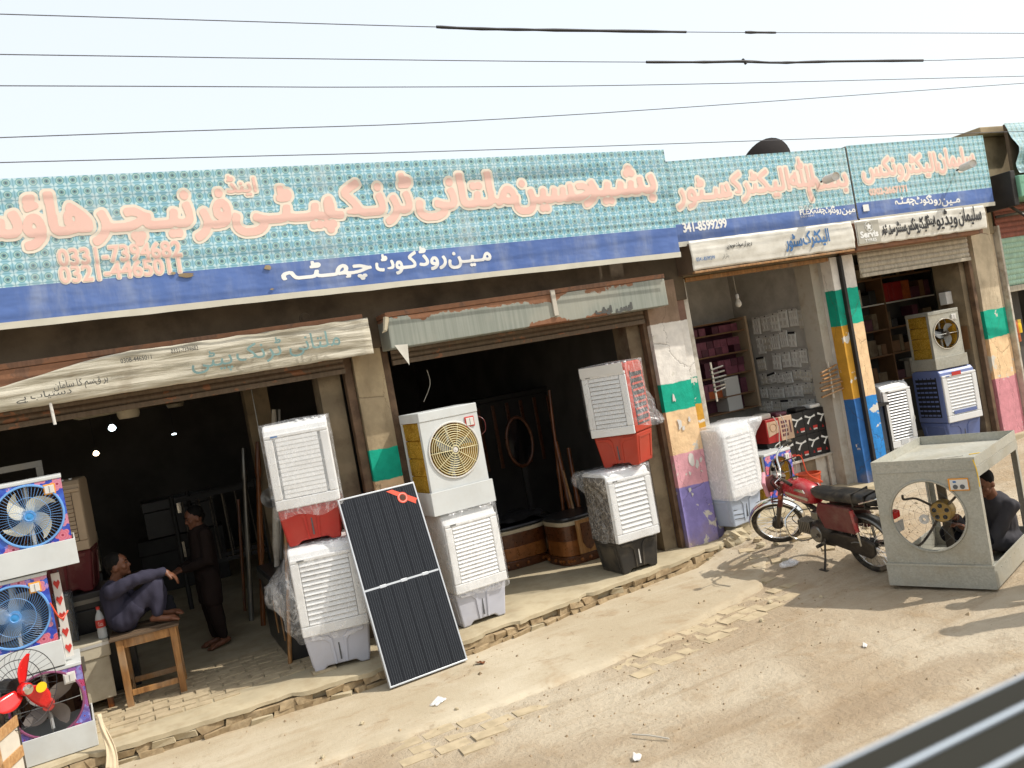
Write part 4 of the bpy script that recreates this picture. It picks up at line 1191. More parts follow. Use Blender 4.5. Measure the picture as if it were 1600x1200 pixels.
wire('fourth overhead wire from the top, rising steadily to the right', [(0, 215), (800, 185), (1600, 130)], WY)
wire('lowest overhead wire skimming the tops of the signboards', [(0, 254), (800, 233), (1600, 205)], 7.5)
# ------------------------------------------------------------------ air coolers
def place(bl, br, z):
    """base left and right corners read from the photograph at floor height z -> middle, heading, width"""
    a, b = at(*bl, z=z), at(*br, z=z)
    return (a+b)/2, math.atan2(b.y-a.y, b.x-a.x), (b-a).length
def wrap_film(parent, w, d, z0, z1, seed, mat, y0=-.03, ragged=.05, amp=.014, flap=None, name='plastic_wrap'):
    b = MB(); n = 56; m = 16
    def per(u):
        r = .06; L = [(w-2*r), (d-2*r)]; pts = []
        P = 2*(L[0]+L[1])+2*PI*r; s = u*P
        x0, x1, ya, yb = -w/2, w/2, y0, y0+d
        seg = [(L[0], 'b'), (PI*r/2, 'c1'), (L[1], 'r'), (PI*r/2, 'c2'), (L[0], 't'), (PI*r/2, 'c3'), (L[1], 'l'), (PI*r/2, 'c4')]
        for ln, k in seg:
            if s <= ln or k == 'c4':
                t = s/ln
                if k == 'b': return Vector((x0+r+s, ya, 0)), Vector((0, -1, 0))
                if k == 'r': return Vector((x1, ya+r+s, 0)), Vector((1, 0, 0))
                if k == 't': return Vector((x1-r-s, yb, 0)), Vector((0, 1, 0))
                if k == 'l': return Vector((x0, yb-r-s, 0)), Vector((-1, 0, 0))
                c, a = {'c1': ((x1-r, ya+r), -PI/2), 'c2': ((x1-r, yb-r), 0), 'c3': ((x0+r, yb-r), PI/2), 'c4': ((x0+r, ya+r), PI)}[k]
                a += t*PI/2
                return Vector((c[0]+r*math.cos(a), c[1]+r*math.sin(a), 0)), Vector((math.cos(a), math.sin(a), 0))
            s -= ln
    def f(u, v):
        p, nn = per(u % 1)
        zb = z0+ragged*noise.noise(Vector((p.x*5, p.y*5, seed)))
        z = lerp(zb, z1, v)
        q = noise.noise(Vector((p.x*6, z*5, seed)))*.6+noise.noise(Vector((p.x*16+p.y*9, z*11, seed+2)))*.4
        o = amp*(.5*abs(noise.noise(Vector((p.x*3, z*2.5, seed))))+.5*max(0, noise.noise(Vector((p.x*9+p.y*7, z*6, seed+2))))+.2)
        if flap: o += flap(p, nn, z)
        return p+nn*o+Vector((0, 0, z))
    b.grid(f, n, m, wrap=True)
    c = len(b.v); b.v.append(Vector((0, y0+d/2, z1+.012)))
    for i in range(n): b.f.append([m*n+i, m*n+(i+1) % n, c]); b.mi.append(0)
    return b.build(name, mat, parent, smooth=180)
def plastic_cooler(label, loc, rz, w, d, H, th, body, tank, louvers=12, gap='grey_gap', side='plain', closed=False, wrap=None, wz=None, group='plastic room coolers', seed=1, flap=None, mark='grey_ink', pitch=None, notch=True, sidebody=None, wrap_mat='film', wamp=.014):
    t = thing('air_cooler', label, 'air cooler', loc, rz, group)
    # tank: tapered tub with feet and an arched underside
    tp = .045
    def tubx(x, z): return x*(1-tp*2/w*(1-z/th))
    prof = [(-w/2, th), (w/2, th), (tubx(w/2, 0), 0), (tubx(w/2-.09, 0), 0), (w/2-.16, .035 if notch else .001), (-w/2+.16, .035 if notch else .001), (-tubx(w/2-.09, 0), 0), (-tubx(w/2, 0), 0)]
    tk = MB()
    n = len(prof)
    def ty(z, back): return (d-.02*(1-z/th)) if back else (.03*(1-z/th))
    vs = [(x, ty(z, 0), z) for x, z in prof]+[(x, ty(z, 1), z) for x, z in prof]
    tk.add(vs, [list(range(n))[::-1], [n+i for i in range(n)]]+[(i, (i+1) % n, n+(i+1) % n, n+i) for i in range(n)])
    tko = tk.build('tank', tank, t, bevel=.014)
    rib = MB()
    for s in (-1, 1):
        pl = [(s*w*.10, th*.12), (s*w*.13, th*.70), (s*w*.20, th*.82), (s*w*.40, th*.86), (s*w*.42, th*.93), (s*w*.15, th*.92), (s*w*.085, th*.80), (s*w*.065, th*.12)]
        yo = lambda z: .03*(1-z/th)
        v2 = [(x, yo(z)-.010, z) for x, z in pl]+[(x, yo(z)+.01, z) for x, z in pl]; k = len(pl)
        rib.add(v2, [list(range(k)), [k+i for i in range(k)][::-1]]+[(i, k+i, k+(i+1) % k, (i+1) % k) for i in range(k)])
        # the tub's side, framed the same way
        sx = lambda z, o: s*(w/2-tp*(1-z/th)+o)
        for yy, y2, za, zb in ((d*.12, d*.12+.04, th*.12, th*.9), (d*.82, d*.82+.04, th*.12, th*.9), (d*.12+.041, d*.82-.001, th*.82, th*.9)):
            rib.add([(sx(z, o), y, z) for o in (-.01, .008) for y in (yy, y2) for z in (za, zb)], [(0,1,3,2),(4,6,7,5),(0,4,5,1),(2,3,7,6),(1,5,7,3),(0,2,6,4)])
    rib.build('tank_rib', tank, t, bevel=.004)
    MB().box(-.006, .006, .010, .022, th*.22, th*.80).build('water_gauge', M['grey_gap'] if tank is not M['black_pl'] else M['white_card'], t)
    # cabinet
    sb = sidebody or body
    hc = H-th
    prof = [(-.02, th+.004), (-.025, H-.10), (-.012, H-.05), (.02, H-.015), (.07, H), (d*.85, H), (d-.01, H-.02), (d, H-.06), (d, th+.004)]
    cab = MB().prism(prof, -w/2-.008, w/2+.008, 'x').build('cabinet', sb, t, bevel=.016)
    fz0, fz1 = th+.05, H-.12
    fw = w-.09
    # front frame: four mitred bars standing proud
    fr = MB()
    def bar(x0, x1, z0, z1): fr.box(x0, x1, -.050, -.022, z0, z1)
    bw = .045
    bar(-w/2-.004, w/2+.004, th+.004, fz0+bw); bar(-w/2-.004, w/2+.004, fz1, H-.085)
    bar(-w/2-.004, -fw/2+bw-.02, fz0+bw+.001, fz1-.001); bar(fw/2-bw+.02, w/2+.004, fz0+bw+.001, fz1-.001)
    fr.build('front_frame', body, t, bevel=.009)
    gx = fw/2-bw+.018
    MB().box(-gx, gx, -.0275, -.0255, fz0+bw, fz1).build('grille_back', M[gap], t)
    if closed:
        MB().box(-gx+.025, gx-.025, -.046, -.028, fz0+bw+.03, fz1-.03).build('shutter_plate', body, t, bevel=.006)
        lm = MB().box(-gx+.03, gx-.03, -.0480, -.0465, 0, .004).mesh('louvre_line')
    hh = fz1-fz0-bw
    p = hh/louvers
    sl = MB(); hgt = p*(.86 if gap != 'black_gap' else .62)
    sl.prism([(-.047, 0), (-.050, .004), (-.034, hgt), (-.030, hgt), (-.0285, 0)], -gx+.003, gx-.003, 'x')
    lme = sl.mesh('louvre')
    for i in range(louvers):
        if closed: o = link('louvre', lme, body, t); o.scale = (.92, .12, 1); o.location = (0, -.0435, fz0+bw+.004+i*p)
        else: o = link('louvre', lme, body, t); o.location = (0, 0, fz0+bw+.004+i*p)
    # little maker's mark and knobs on the top band
    MB().box(-w*.40, -w*.29, -.0535, -.0505, H-.112, H-.096).build('badge', M[mark], t)
    for k in range(4):
        MB().lathe([(.001, 0), (.016, 0), (.014, .016), (.001, .017)], 12, c=(w*.05+k*.07, .055, H-.004)).build('knob', M['white_gap'], t, smooth=50)
    # side vents
    if side != 'plain':
        for s in (-1, 1):
            if side != 'open': MB().box(s*(w/2+.010), s*(w/2+.0125), .06, d-.06, th+.08, H-.10).build('side_pad', M['pad'] if side == 'pad' else (M['side_mesh'] if side == 'mesh' else M['black_gap']), t)
            if side == 'open':
                MB().box(s*(w/2+.0085), s*(w/2+.0135), -.005, d-.02, th+.01, H-.05).build('side_pad', M['side_mesh'], t)
                continue
            gr = MB()
            if side == 'slots':
                for i in range(5):
                    for j in range(9):
                        z = th+.10+j*(hc-.22)/8; y = .08+i*(d-.20)/4
                        gr.box(s*(w/2+.013), s*(w/2+.017), y, y+.06, z, z+.022)
            else:
                for i in range(7):
                    y = .06+i*(d-.13)/6; gr.box(s*(w/2+.013), s*(w/2+.020), y, y+.010, th+.08, H-.10)
                for j in range(11):
                    z = th+.08+j*(hc-.19)/10; gr.box(s*(w/2+.0135), s*(w/2+.0195), .06, d-.06, z, z+.008)
            gr.build('side_grille', sb, t, kind='stuff')
    if wrap:
        z0, z1 = wz or (th-.03, H+.012)
        wrap_film(t, w+.06, d+.06, z0, z1, seed, M[wrap_mat], y0=-.065, flap=flap, amp=wamp)
    return t
# dim honeycomb pad seen through the sides
g = G('brown_honeycomb_pad'); v = g.obj(); p_ = g.xyz(v)
vo = g.n('TexVoronoi', {'Vector': v, 'Scale': 13.0}, feature='DISTANCE_TO_EDGE').outputs[0]
c = g.mix(g.step(vo, .05, .12), c8(122, 110, 94, .68), c8(86, 74, 60, .62)); g.bump(vo, .5, .02)
M['side_mesh'] = g.set(c, .8, 0, .2)

W_, T_ = M['white_pl'], M['lilac_pl']
FZ = .157
pB, rB, wB = place((495, 1062), (598, 1036), FZ)
pB.y += .17; pB.x -= .02
cB = plastic_cooler('white louvred cooler in torn plastic with pale lilac tank, left of the solar panel', pB, rB, wB, .50, 1.12, .34, W_, T_, 13, side='open', wrap=True, wz=(.30, 1.135), seed=4,
    flap=lambda p, n, z: (.16*max(0, -n.x)*sst(.2, .7, z)*(1-sst(.75, 1.1, z))*(1+noise.noise(Vector((p.y*7, z*6, 1)))) if n.x < -.3 else 0))
pA = Vector((pB.x-.03, pB.y+.05, FZ+1.135))
cA = plastic_cooler('film-wrapped white cooler with flat closed front and bright red tank, left of the pillar', pA, rB-.02, .55, .50, 1.10, .34, W_, M['red_pl'], 14, gap='white_gap', closed=True, wrap=True, wz=(.27, 1.115), seed=9, mark='blue_ink')
pD, rD, wD = place((721, 985), (799, 958), FZ)
cD = plastic_cooler('white louvred cooler with lilac tank, behind the solar panel and under the fan cooler', pD, rD, wD, .48, 1.10, .34, W_, T_, 15, gap='white_gap', side='plain', wrap=True, wz=(.30, 1.115), seed=21)
pF, rF, wF = place((974, 901), (1034, 880), FZ)
cF = plastic_cooler('white louvred cooler with black tank and brown side pad, on the broken ledge', pF, 0.03, .53, .47, 1.10, .34, W_, M['black_pl'], 11, side='open', wrap=True, wz=(.36, 1.115), seed=33, sidebody=M['white_pl'],
    flap=lambda p, n, z: .10*max(0, -n.x)*sst(.85, 1.0, z)*(1+noise.noise(Vector((p.y*8, z*6, 3)))))
pE = Vector((pF.x-.02, pF.y+.05, FZ+1.115))
cE = plastic_cooler('white and orange-red cooler with open louvres, turned askew on top of the black-tanked one', pE, rD-1.05, .50, .46, 1.10, .34, W_, M['orange_pl'], 12, gap='grey_gap', side='slots', wrap=True, wz=(.42, 1.115), seed=40, sidebody=M['orange_pl'],
    flap=lambda p, n, z: .12*max(0, n.x)*(1-sst(.45, .8, z))*(1+noise.noise(Vector((p.y*8, z*6, 7)))))
MB().box(-.25, .25, -.075, -.071, 1.0, 1.105).build('paper_strip', M['white_card'], cE)
# the wrapped cooler at the next shop's door
pG, rG, wG = place((1137, 833), (1191, 808), .272)
cG = plastic_cooler('cooler sheeted in white packing cloth with pale blue ribbed base, beside the purple pillar', (pG.x+.10, pG.y+.03, .275), rG-.1, .56, .45, 1.14, .34, M['white_pl'], M['bluegrey_pl'], 12, wrap=True, wz=(.33, 1.17), seed=51, wrap_mat='film_dense', wamp=.004, notch=False,
    flap=lambda p, n, z: .16*max(0, n.x)*sst(.95, 1.14, z))
rb = MB()
for s in (-1, 1):
    for k in range(5):
        rb.add([(s*.04, .02, .06+k*.05), (s*.24, .012, .09+k*.05), (s*.24, .010, .10+k*.05), (s*.04, .018, .07+k*.05)], [(0, 1, 2, 3)])
rb.build('tank_groove', M['grey_gap'], cG)

# ------------------------------------------------------------------ sheet-metal coolers with a round fan
def blade_mesh(r0, r1, w, curve=.5, twist=.5, n=10):
    b = MB()
    def f(u, v):
        r = lerp(r0, r1, u); ww = w*(.55+.75*math.sin(PI*min(1, .15+u*.8))**1.0)*(1-.55*max(0, u-.75)/.25)
        a = curve*u*u; x = (v-.5)*ww
        tw = twist*(1-u*.6)
        return (r*math.sin(a)+x*math.cos(tw)*math.cos(a), x*math.sin(tw), r*math.cos(a)-x*math.cos(tw)*math.sin(a))
    b.grid(f, n, 5)
    return b.mesh('fan_blade', smooth=180)
def fan_cooler(label, loc, rz, w, d, H, th, fr, fz, face, body, tray=None, rim='white_card', guard='rings', guard_mat='wire_metal', blade='blade_cream', nb=4, hub='hub_blue', pads=True, frame_mat=None, hubk=1.0, bw_=.40, group='sheet metal fan coolers', name='fan_cooler', cap=.05, lip=.02, rot0=.4, curve=.55, plate='orange_frame', rot=None, backbars=True, sidepads=True, post=None):
    t = thing(name, label, 'air cooler', loc, rz, group, rot=rot)
    post_m = M[post or body]; face, body = M[face], M[body]; tray = M[tray] if tray else body
    g_ = .012
    # tray
    tr = MB(); 
    for s, (a, b_, c_, d_) in enumerate(((-w/2-lip, w/2+lip, -lip, -lip+.012), (-w/2-lip, w/2+lip, d+lip-.012, d+lip), (-w/2-lip, -w/2-lip+.012, -lip+.013, d+lip-.013), (w/2+lip-.012, w/2+lip, -lip+.013, d+lip-.013))):
        tr.box(a, b_, c_, d_, 0, th)
    tr.box(-w/2-lip+.012, w/2+lip-.012, -lip+.012, d+lip-.012, .004, .02)
    tr.build('tray', tray, t, bevel=.003)
    # front
    MB().holed(-w/2, w/2, th-.03, H-cap, 0, fz, fr, 0, .014, 72).build('front_panel', face, t)
    MB().box(-w/2-.004, w/2+.004, -.006, d+.004, H-cap+.001, H).build('top_panel', body, t, bevel=.006)
    for x in (-w/2, w/2-.03):
        MB().box(x, x+.03, d-.03, d, th-.03, H-cap).build('corner_post', post_m, t)
        MB().box(x, x+.03, .0145, .045, th-.03, H-cap).build('corner_post', post_m, t)
    if backbars:
        for z in (th, H-cap-.05): MB().box(-w/2+.031, w/2-.031, d-.02, d-.004, z, z+.05).build('back_bar', post_m, t)
    # pads in the sides and back: blocks of wood wool held in a wire frame
    if pads:
        zc = H-cap-th+.02; k = 4
        if sidepads:
            for s in (-1, 1):
                for j in range(k):
                    z = th-.02+j*zc/k
                    MB().box(s*(w/2-.038), s*(w/2-.008), .05, d-.035, z+.004, z+zc/k-.004).build('pad', M['pad'], t, bevel=.006)
        for j in range(k):
            z = th-.02+j*zc/k
            MB().box(-w/2+.035, w/2-.035, d-.045, d-.022, z+.006, z+zc/k-.006).build('pad', M['pad_back'], t, bevel=.006)
    # fan
    MB().ring((0, -.004, fz), fr+.004, .010, 'y', 64, 6).build('rim', M[rim], t, smooth=60)
    if guard:
        gm = MB()
        if guard == 'rings':
            for i in range(2, 12): gm.ring((0, -.012-.012*(1-(i/12)**2), fz), fr*i/12, .0036, 'y', 40, 4)
            nsp = 10
        elif guard == 'spokes': nsp = 56
        elif guard == 'swirl': nsp = 64
        else: nsp = 4
        if guard in ('spokes', 'swirl'):
            gm.ring((0, -.016, fz), fr*.62, .002, 'y', 48, 4)
        for i in range(nsp):
            a = 2*PI*i/nsp; sw = .55 if guard == 'swirl' else 0
            pts = []
            for j in range(5):
                q = j/4; r = fr*lerp(.14, 1, q); aa = a+sw*q
                pts.append((r*math.cos(aa), -.028*(1-q*q)-.004, fz+r*math.sin(aa)))
            gm.tube(pts, .0012 if guard in ('spokes', 'swirl') else .003, 4, cap=False)
        if guard != 'few': gm.ring((0, -.030, fz), fr*.14, .003, 'y', 28, 4)
        gm.build('guard', M[guard_mat], t)
    me = blade_mesh(fr*.14, fr*.88, fr*bw_, curve)
    for i in range(nb):
        o = link('fan_blade', me, M[blade], t); o.location = (0, .035, fz); o.rotation_euler = (0, rot0+2*PI*i/nb, 0)
    MB().lathe([(.001, -.035), (fr*.06*hubk, -.034), (fr*.06*hubk, -.030), (fr*.17*hubk, -.030), (fr*.19*hubk, -.02), (fr*.19*hubk, .05), (.001, .05)], 28, axis='y', c=(0, 0, fz)).build('hub', M[hub], t, smooth=40)
    MB().lathe([(.001, .055), (.07, .055), (.075, .07), (.075, .16), (.05, .19), (.001, .19)], 20, axis='y', c=(0, 0, fz)).build('motor', M['dark_metal'], t, smooth=40)
    MB().box(-.012, .012, .10, .12, th, H-cap).build('motor_stay', body, t)
    if plate:
        s_ = min(.055, w*.08)
        pl = MB().box(w/2-.05-2*s_, w/2-.05, -.012, -.001, H-cap-.03-2*s_, H-cap-.03).build('switch_plate', M[plate], t, bevel=.003)
        MB().box(w/2-.05-1.8*s_, w/2-.05-.2*s_, -.017, -.0125, H-cap-.03-1.75*s_, H-cap-.03-.25*s_).build('switch', M['white_card'], pl, bevel=.003)
        MB().box(w/2-.05-1.03*s_, w/2-.05-.97*s_, -.0195, -.0172, H-cap-.03-1.6*s_, H-cap-.03-.4*s_).build('switch_gap', M['grey_gap'], pl)
    return t
# C: enamel cooler standing on D
pC = Vector((pD.x-.02, pD.y-.02, FZ+1.115))
cC = fan_cooler('pale enamel cooler with round ringed fan and yellow wood-wool pads, behind the solar panel', pC, rD, .62, .46, .98, .22, .262, .575, 'cream_metal', 'cream_metal', rim='white_card', guard='rings', guard_mat='ring_yellow_lit', blade='blade_clear', nb=3, hub='white_card', hubk=.55, bw_=.26, plate='red_ink', cap=.09, rot0=.9, lip=.025)
MB().tube(smoothpath([(.31, .02, .85), (.36, -.02, .80), (.37, 0, .70), (.33, .02, .66)]), .004, 5).build('lead_wire', M['bike_dark_red'], cC)
# M, N, O: three flowered coolers piled at the left edge
def flowered(label, pr_b, pr_t, z, y, w, H, **k):
    p = at(*pr_b, y=y)
    return fan_cooler(label, (p.x-w/2, y, z), k.pop('rz', 0), w, .55, H, .17, w*.40, .17+(H-.21)*.50, **k)
hM = .74
oz, nz_, mz = FZ, FZ+.76, FZ+1.44
def flo(label, px, py, z, dy, w, H, rz, **k):
    y = 7.74+dy
    x = at(px, py, y=y).x
    c_, s_ = math.cos(rz), math.sin(rz)
    loc = (x-(w/2+.02)*c_, y-(w/2)*s_+.02, z)
    return fan_cooler(label, loc, rz, w, .50, H, .20, w*.452, .19+(H-.22)*.5, group='flowered fan coolers', post='bike_dark_red', **k)
FW = .52
zN = FZ+.69; zM = zN+.755
cO = flo('flowered cooler with mauve rim and dusty grey blades, bottom of the left pile', 156, 1172, FZ, 0, FW+.02, .68, .06, face='floral_b', body='cream_metal', rim='rim_mauve', guard='few', guard_mat='wire_metal', blade='blade_grey', hub='hub_red', pads=False, plate='white_card', rot0=.8, curve=.25, cap=.03)
cN = flo('flowered cooler with blue swirled guard, middle of the left pile', 104, 1043, zN, .0, FW, .745, .06, face='floral_a', body='cream_metal', rim='guard_blue', guard='swirl', guard_mat='guard_blue', blade='blade_clear', hub='hub_blue', pads=False, rot0=.2, curve=.5, cap=.03)
cM = flo('flowered cooler with blue straight-wired guard and cream blades, top of the left pile', 124, 879, zM, 0, FW, .72, .06, face='floral_a', body='cream_metal', rim='guard_blue', guard='spokes', guard_mat='guard_blue', blade='blade_cream', hub='hub_blue', pads=False, rot0=.45, curve=.75, cap=.03)
# red heart-printed strip on the side of the middle cooler and its loose wire
st = MB().box(.285, .345, .12, .135, .02, .70).build('printed_side_strip', M['white_card'], cN)
for k in range(5):
    MB().prism([(.315, .05+k*.13), (.34, .10+k*.13), (.33, .125+k*.13), (.315, .11+k*.13), (.30, .125+k*.13), (.29, .10+k*.13)], .116, .1195).build('printed_heart', M['red_ink'], st)
MB().tube(smoothpath([(.25, -.02, .50), (.29, -.03, .38), (.32, -.02, .36), (.36, .02, .40)]), .006, 5).build('lead_wire', M['cord_red'], cN)
# dark wood inside the flowered coolers
for c_, wd in ((cM, .44), (cN, .44), (cO, .44)):
    MB().box(-wd/2, wd/2, .44, .455, .20, .64).build('back_board', M['gold_dark'], c_)
    for s_ in (-1, 1): MB().box(s_*.243, s_*.256, .05, .465, .20, .64).build('side_board', M['bike_dark_red'], c_)
    for k in range(3):
        MB().box(-wd/2+.03+k*.15, -wd/2+.08+k*.15, .425, .439, .20, .64).build('back_slat', M['white_card'] if k == 1 else M['board_brown'], c_)
# cooler behind the pile: only its pale side and red tank show
yz = 9.25
p = at(132, 745, y=yz)
cZ = plastic_cooler('half hidden pale cooler with dark red tank, just behind the flowered pile', (p.x-.37, yz, p.z-1.08), -.1, .62, .5, 1.08, .40, M['board_beige'], M['bike_dark_red'], 12, group='plastic room coolers')
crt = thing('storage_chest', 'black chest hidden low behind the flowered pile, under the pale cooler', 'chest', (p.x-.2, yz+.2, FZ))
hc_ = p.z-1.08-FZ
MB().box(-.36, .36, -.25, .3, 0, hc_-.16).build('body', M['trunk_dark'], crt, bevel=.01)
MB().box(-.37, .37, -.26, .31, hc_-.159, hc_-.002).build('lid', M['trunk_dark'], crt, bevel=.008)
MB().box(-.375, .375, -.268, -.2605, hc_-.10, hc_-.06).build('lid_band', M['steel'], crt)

# ------------------------------------------------------------------ solar panel leaning on the left pillar
pa, pb = at(610, 1076, z=.02), at(731, 1031, z=.02)
uu = (pb-pa); PW = uu.length; uu.normalize()
nrm = Vector((uu.y, -uu.x, 0))                              # towards the street
tl = at(549, 776, y=7.74); 
hv = (tl-pa); hv -= uu*hv.dot(uu); PL_ = hv.length; hv.normalize()
zz = uu.cross(hv)
sp = thing('solar_panel', 'tall black solar panel with a red ribbon sticker, leaning on the pillar', 'solar panel')
sp.matrix_world = Matrix(((uu.x, -zz.x, hv.x, pa.x), (uu.y, -zz.y, hv.y, pa.y), (uu.z, -zz.z, hv.z, pa.z), (0, 0, 0, 1)))
fb = MB(); e = .014
fb.box(0, PW, 0, .035, 0, e); fb.box(0, PW, 0, .035, PL_-e, PL_); fb.box(0, e, 0, .035, e+.0005, PL_-e-.0005); fb.box(PW-e, PW, 0, .035, e+.0005, PL_-e-.0005)
fb.build('frame', M['alu'], sp, bevel=.002)
MB().box(e, PW-e, .008, .012, e, PL_-e).build('back_sheet', M['panel_back'], sp)
nx_, nz2 = 6, 11
cw = (PW-2*e-.012)/nx_; chh = (PL_-2*e-.05)/(2*nz2)
cm = MB().box(.0012, cw-.0012, .005, .0075, .0012, chh-.0012).mesh('solar_cell')
for half in range(2):
    for j in range(nz2):
        for i in range(nx_):
            o = link('solar_cell', cm, M['cell'], sp)
            o.location = (e+.006+i*cw, 0, e+.006+j*chh+half*(nz2*chh+.036))
mz_ = e+.006+nz2*chh
MB().box(e, PW-e, .0045, .007, mz_+.010, mz_+.026).build('middle_strip', M['alu'], sp)
for q in (.25, .52, .8): MB().box(PW*q-.03, PW*q+.03, .003, .006, mz_+.004, mz_+.030).build('clip', M['alu'], sp, bevel=.003)
rb = thing('tmp', '', '') if False else None
cx, cz = PW*.80, PL_-.12
rs = MB(); rs.prism([(cx-.14, cz+.09), (cx-.08, cz+.095), (cx+.14, cz-.04), (cx+.12, cz-.055), (cx+.11, cz-.085)], .0015, .0035); 
sb_ = rs.build('ribbon_sticker', M['ribbon'], sp)
MB().lathe([(.001, .0), (.052, .0), (.052, .001), (.001, .001)], 28, axis='y', c=(cx, .0002, cz)).build('rosette', M['ribbon'], sb_)
MB().ring((cx, .0, cz), (.04), .002, 'y', 28, 4).build('rosette_ring', M['white_card'], sb_)
MB().lathe([(.001, -.001), (.03, -.001), (.03, .0), (.001, .0)], 24, axis='y', c=(cx, 0, cz)).build('rosette_centre', M['gold_dark'], sb_)

# ------------------------------------------------------------------ big bare cabinet on the ground at right
fl, frr = Vector((5.95, 5.76, 0)), Vector((6.27, 4.96, 0))
fl = at(1393, 914, z=0.0); frr = at(1557, 921, z=0.0)
BW = (frr-fl).length; ang = math.atan2(frr.y-fl.y, frr.x-fl.x)
BD, BH, TH = 1.30, 1.115, .20
bx = thing('cooler_cabinet', 'big bare galvanised cooler cabinet with a round hole, standing on the road edge', 'cooler cabinet', (fl+frr)/2, ang)
GV = M['galv']
x0, x1 = -BW/2, BW/2
FZc, FRc = .625, .298
MB().holed(x0, x1, TH+.001, BH, -.015, FZc, FRc, 0, .006, 72).build('front_panel', GV, bx)
MB().ring((-.015, -.004, FZc), FRc+.012, .010, 'y', 64, 6).build('rim', GV, bx, smooth=60)
pn = MB()
pn.box(x0-.012, x1+.012, -.012, -.002, 0, TH); pn.box(x0-.012, x1+.012, BD+.002, BD+.012, 0, TH)
pn.box(x0-.012, x0-.002, -.0015, BD+.0015, 0, TH); pn.box(x1+.002, x1+.012, -.0015, BD+.0015, 0, TH)
pn.box(x0-.002, x1+.002, -.002, BD+.002, .006, .014)
pn.build('tray', GV, bx, bevel=.003)
pe = MB()
pe.box(x0-.016, x1+.016, -.018, -.0125, TH-.012, TH+.004); pe.box(x1+.0125, x1+.018, -.012, BD+.012, TH-.014, TH+.004)
pe.build('tray_hem', M['galv_bright'], bx)
# top: recessed sheet inside an upstand
tp = MB()
tp.box(x0, x1, .007, BD, BH-.085, BH-.078)
tp.build('top_sheet', M['galv_bright'], bx)
up = MB()
up.box(x0, x0+.006, .0065, BD, BH-.0775, BH); up.box(x1-.006, x1, .0065, BD, BH-.0775, BH); up.box(x0+.0065, x1-.0065, BD-.006, BD, BH-.0775, BH)
up.build('upstand', M['galv_bright'], bx)
rl = MB()
rl.box(x1-.004, x1+.004, .0065, BD, BH-.17, BH-.088); rl.box(x0-.004, x0+.004, .0065, BD, BH-.17, BH-.088); rl.box(x0+.01, x1-.01, BD-.004, BD+.004, BH-.17, BH-.088)
rl.build('side_rail', GV, bx)
for px_ in (x0, x1):
    s = 1 if px_ == x1 else -1
    for yy in (.0065, BD-.06):
        MB().box(min(px_, px_-s*.006), max(px_, px_-s*.006), yy, yy+.055, TH+.002, BH-.172).build('corner_post', M['galv_bright'] if yy < .1 else GV, bx)
for yy in (BD-.006,):
    for xa in (x0+.008, x1-.063): MB().box(xa, xa+.055, yy, yy+.006, TH+.002, BH-.172).build('corner_post', GV, bx)
MB().box(-.05, .02, .42, .46, TH-.18, BH-.09).build('motor_post', M['dark_metal'], bx, bevel=.003)
mt = MB().lathe([(.001, .22), (.085, .22), (.095, .235), (.095, .33), (.06, .36), (.001, .36)], 28, axis='y', c=(.02, 0, FZc-.02)).build('motor', plain('brass_motor', c8(176, 146, 84, .75), .4, .4, .15, 10, .1), bx, smooth=40)
for k in range(5):
    a = 2*PI*k/5+.3; MB().lathe([(.001, .2165), (.020, .2165), (.020, .219), (.001, .219)], 10, axis='y', c=(.02+.055*math.cos(a), 0, FZc-.02+.055*math.sin(a))).build('vent_hole', M['black_ink'], mt)
MB().lathe([(.014, .12), (.042, .12), (.042, .135), (.014, .135), (.014, .12)], 24, axis='y', c=(-.095, 0, FZc-.06)).build('washer', M['white_card'], mt, smooth=30)
am = M['wood_brown']
for a, l in ((2.55, .28), (.75, .27), (-2.15, .30)):
    q = [(.02+math.cos(a)*.07, .25, FZc-.02+math.sin(a)*.07), (.02+math.cos(a)*l*.8, .22, FZc-.02+math.sin(a)*l*.8), (.02+math.cos(a)*l, .06, FZc-.02+math.sin(a)*l), (.02+math.cos(a-.15)*(l+.02), .01, FZc-.02+math.sin(a-.15)*(l+.02))]
    MB().tube(smoothpath(q, 4), .011, 6).build('motor_arm', M['dark_metal'], mt, smooth=50)
gm = MB()
for i in range(1, 6): gm.ring((-.03, .012, FZc-.01), FRc*i/6, .0009, 'y', 40, 3)
for i in range(6):
    a = PI*i/6+.2; gm.tube([(-.015-FRc*math.cos(a), .01, FZc-FRc*math.sin(a)), (-.015+FRc*math.cos(a), .01, FZc+FRc*math.sin(a))], .0010, 3)
gm.build('wire_guard', M['wire_metal'], bx)
rv = MB()
for i in range(9):
    for z in (TH+.03, BH-.03): rv.sph((x0+.04+i*(BW-.08)/8, -.002, z), (.007, .004, .007), 8, 5)
    rv.sph((x1+.012, .05+i*.14, TH-.06), (.004, .007, .007), 8, 5)
rv.build('rivets', M['galv_bright'], bx, smooth=60, kind='stuff')
for z in (BH-.11,): MB().box(x0+.002, x1-.002, -.0035, -.001, z, z+.008).build('fold_seam', GV, bx)
pl = MB().box(x1-.23, x1-.07, -.014, -.001, BH-.275, BH-.17).build('switch_plate', M['orange_frame'], bx, bevel=.003)
MB().box(x1-.215, x1-.075, -.019, -.0145, BH-.265, BH-.18).build('switch', M['white_card'], pl, bevel=.003)
for k in (0, 1): MB().lathe([(.001, -.026), (.018, -.026), (.020, -.0195), (.001, -.0195)], 14, axis='y', c=(x1-.175+k*.055, 0, BH-.24)).build('knob', M['grey_gap'], pl, smooth=40)
MB().box(x1-.19, x1-.165, -.0215, -.0192, BH-.205, BH-.19).build('label', M['blue_ink'], pl)
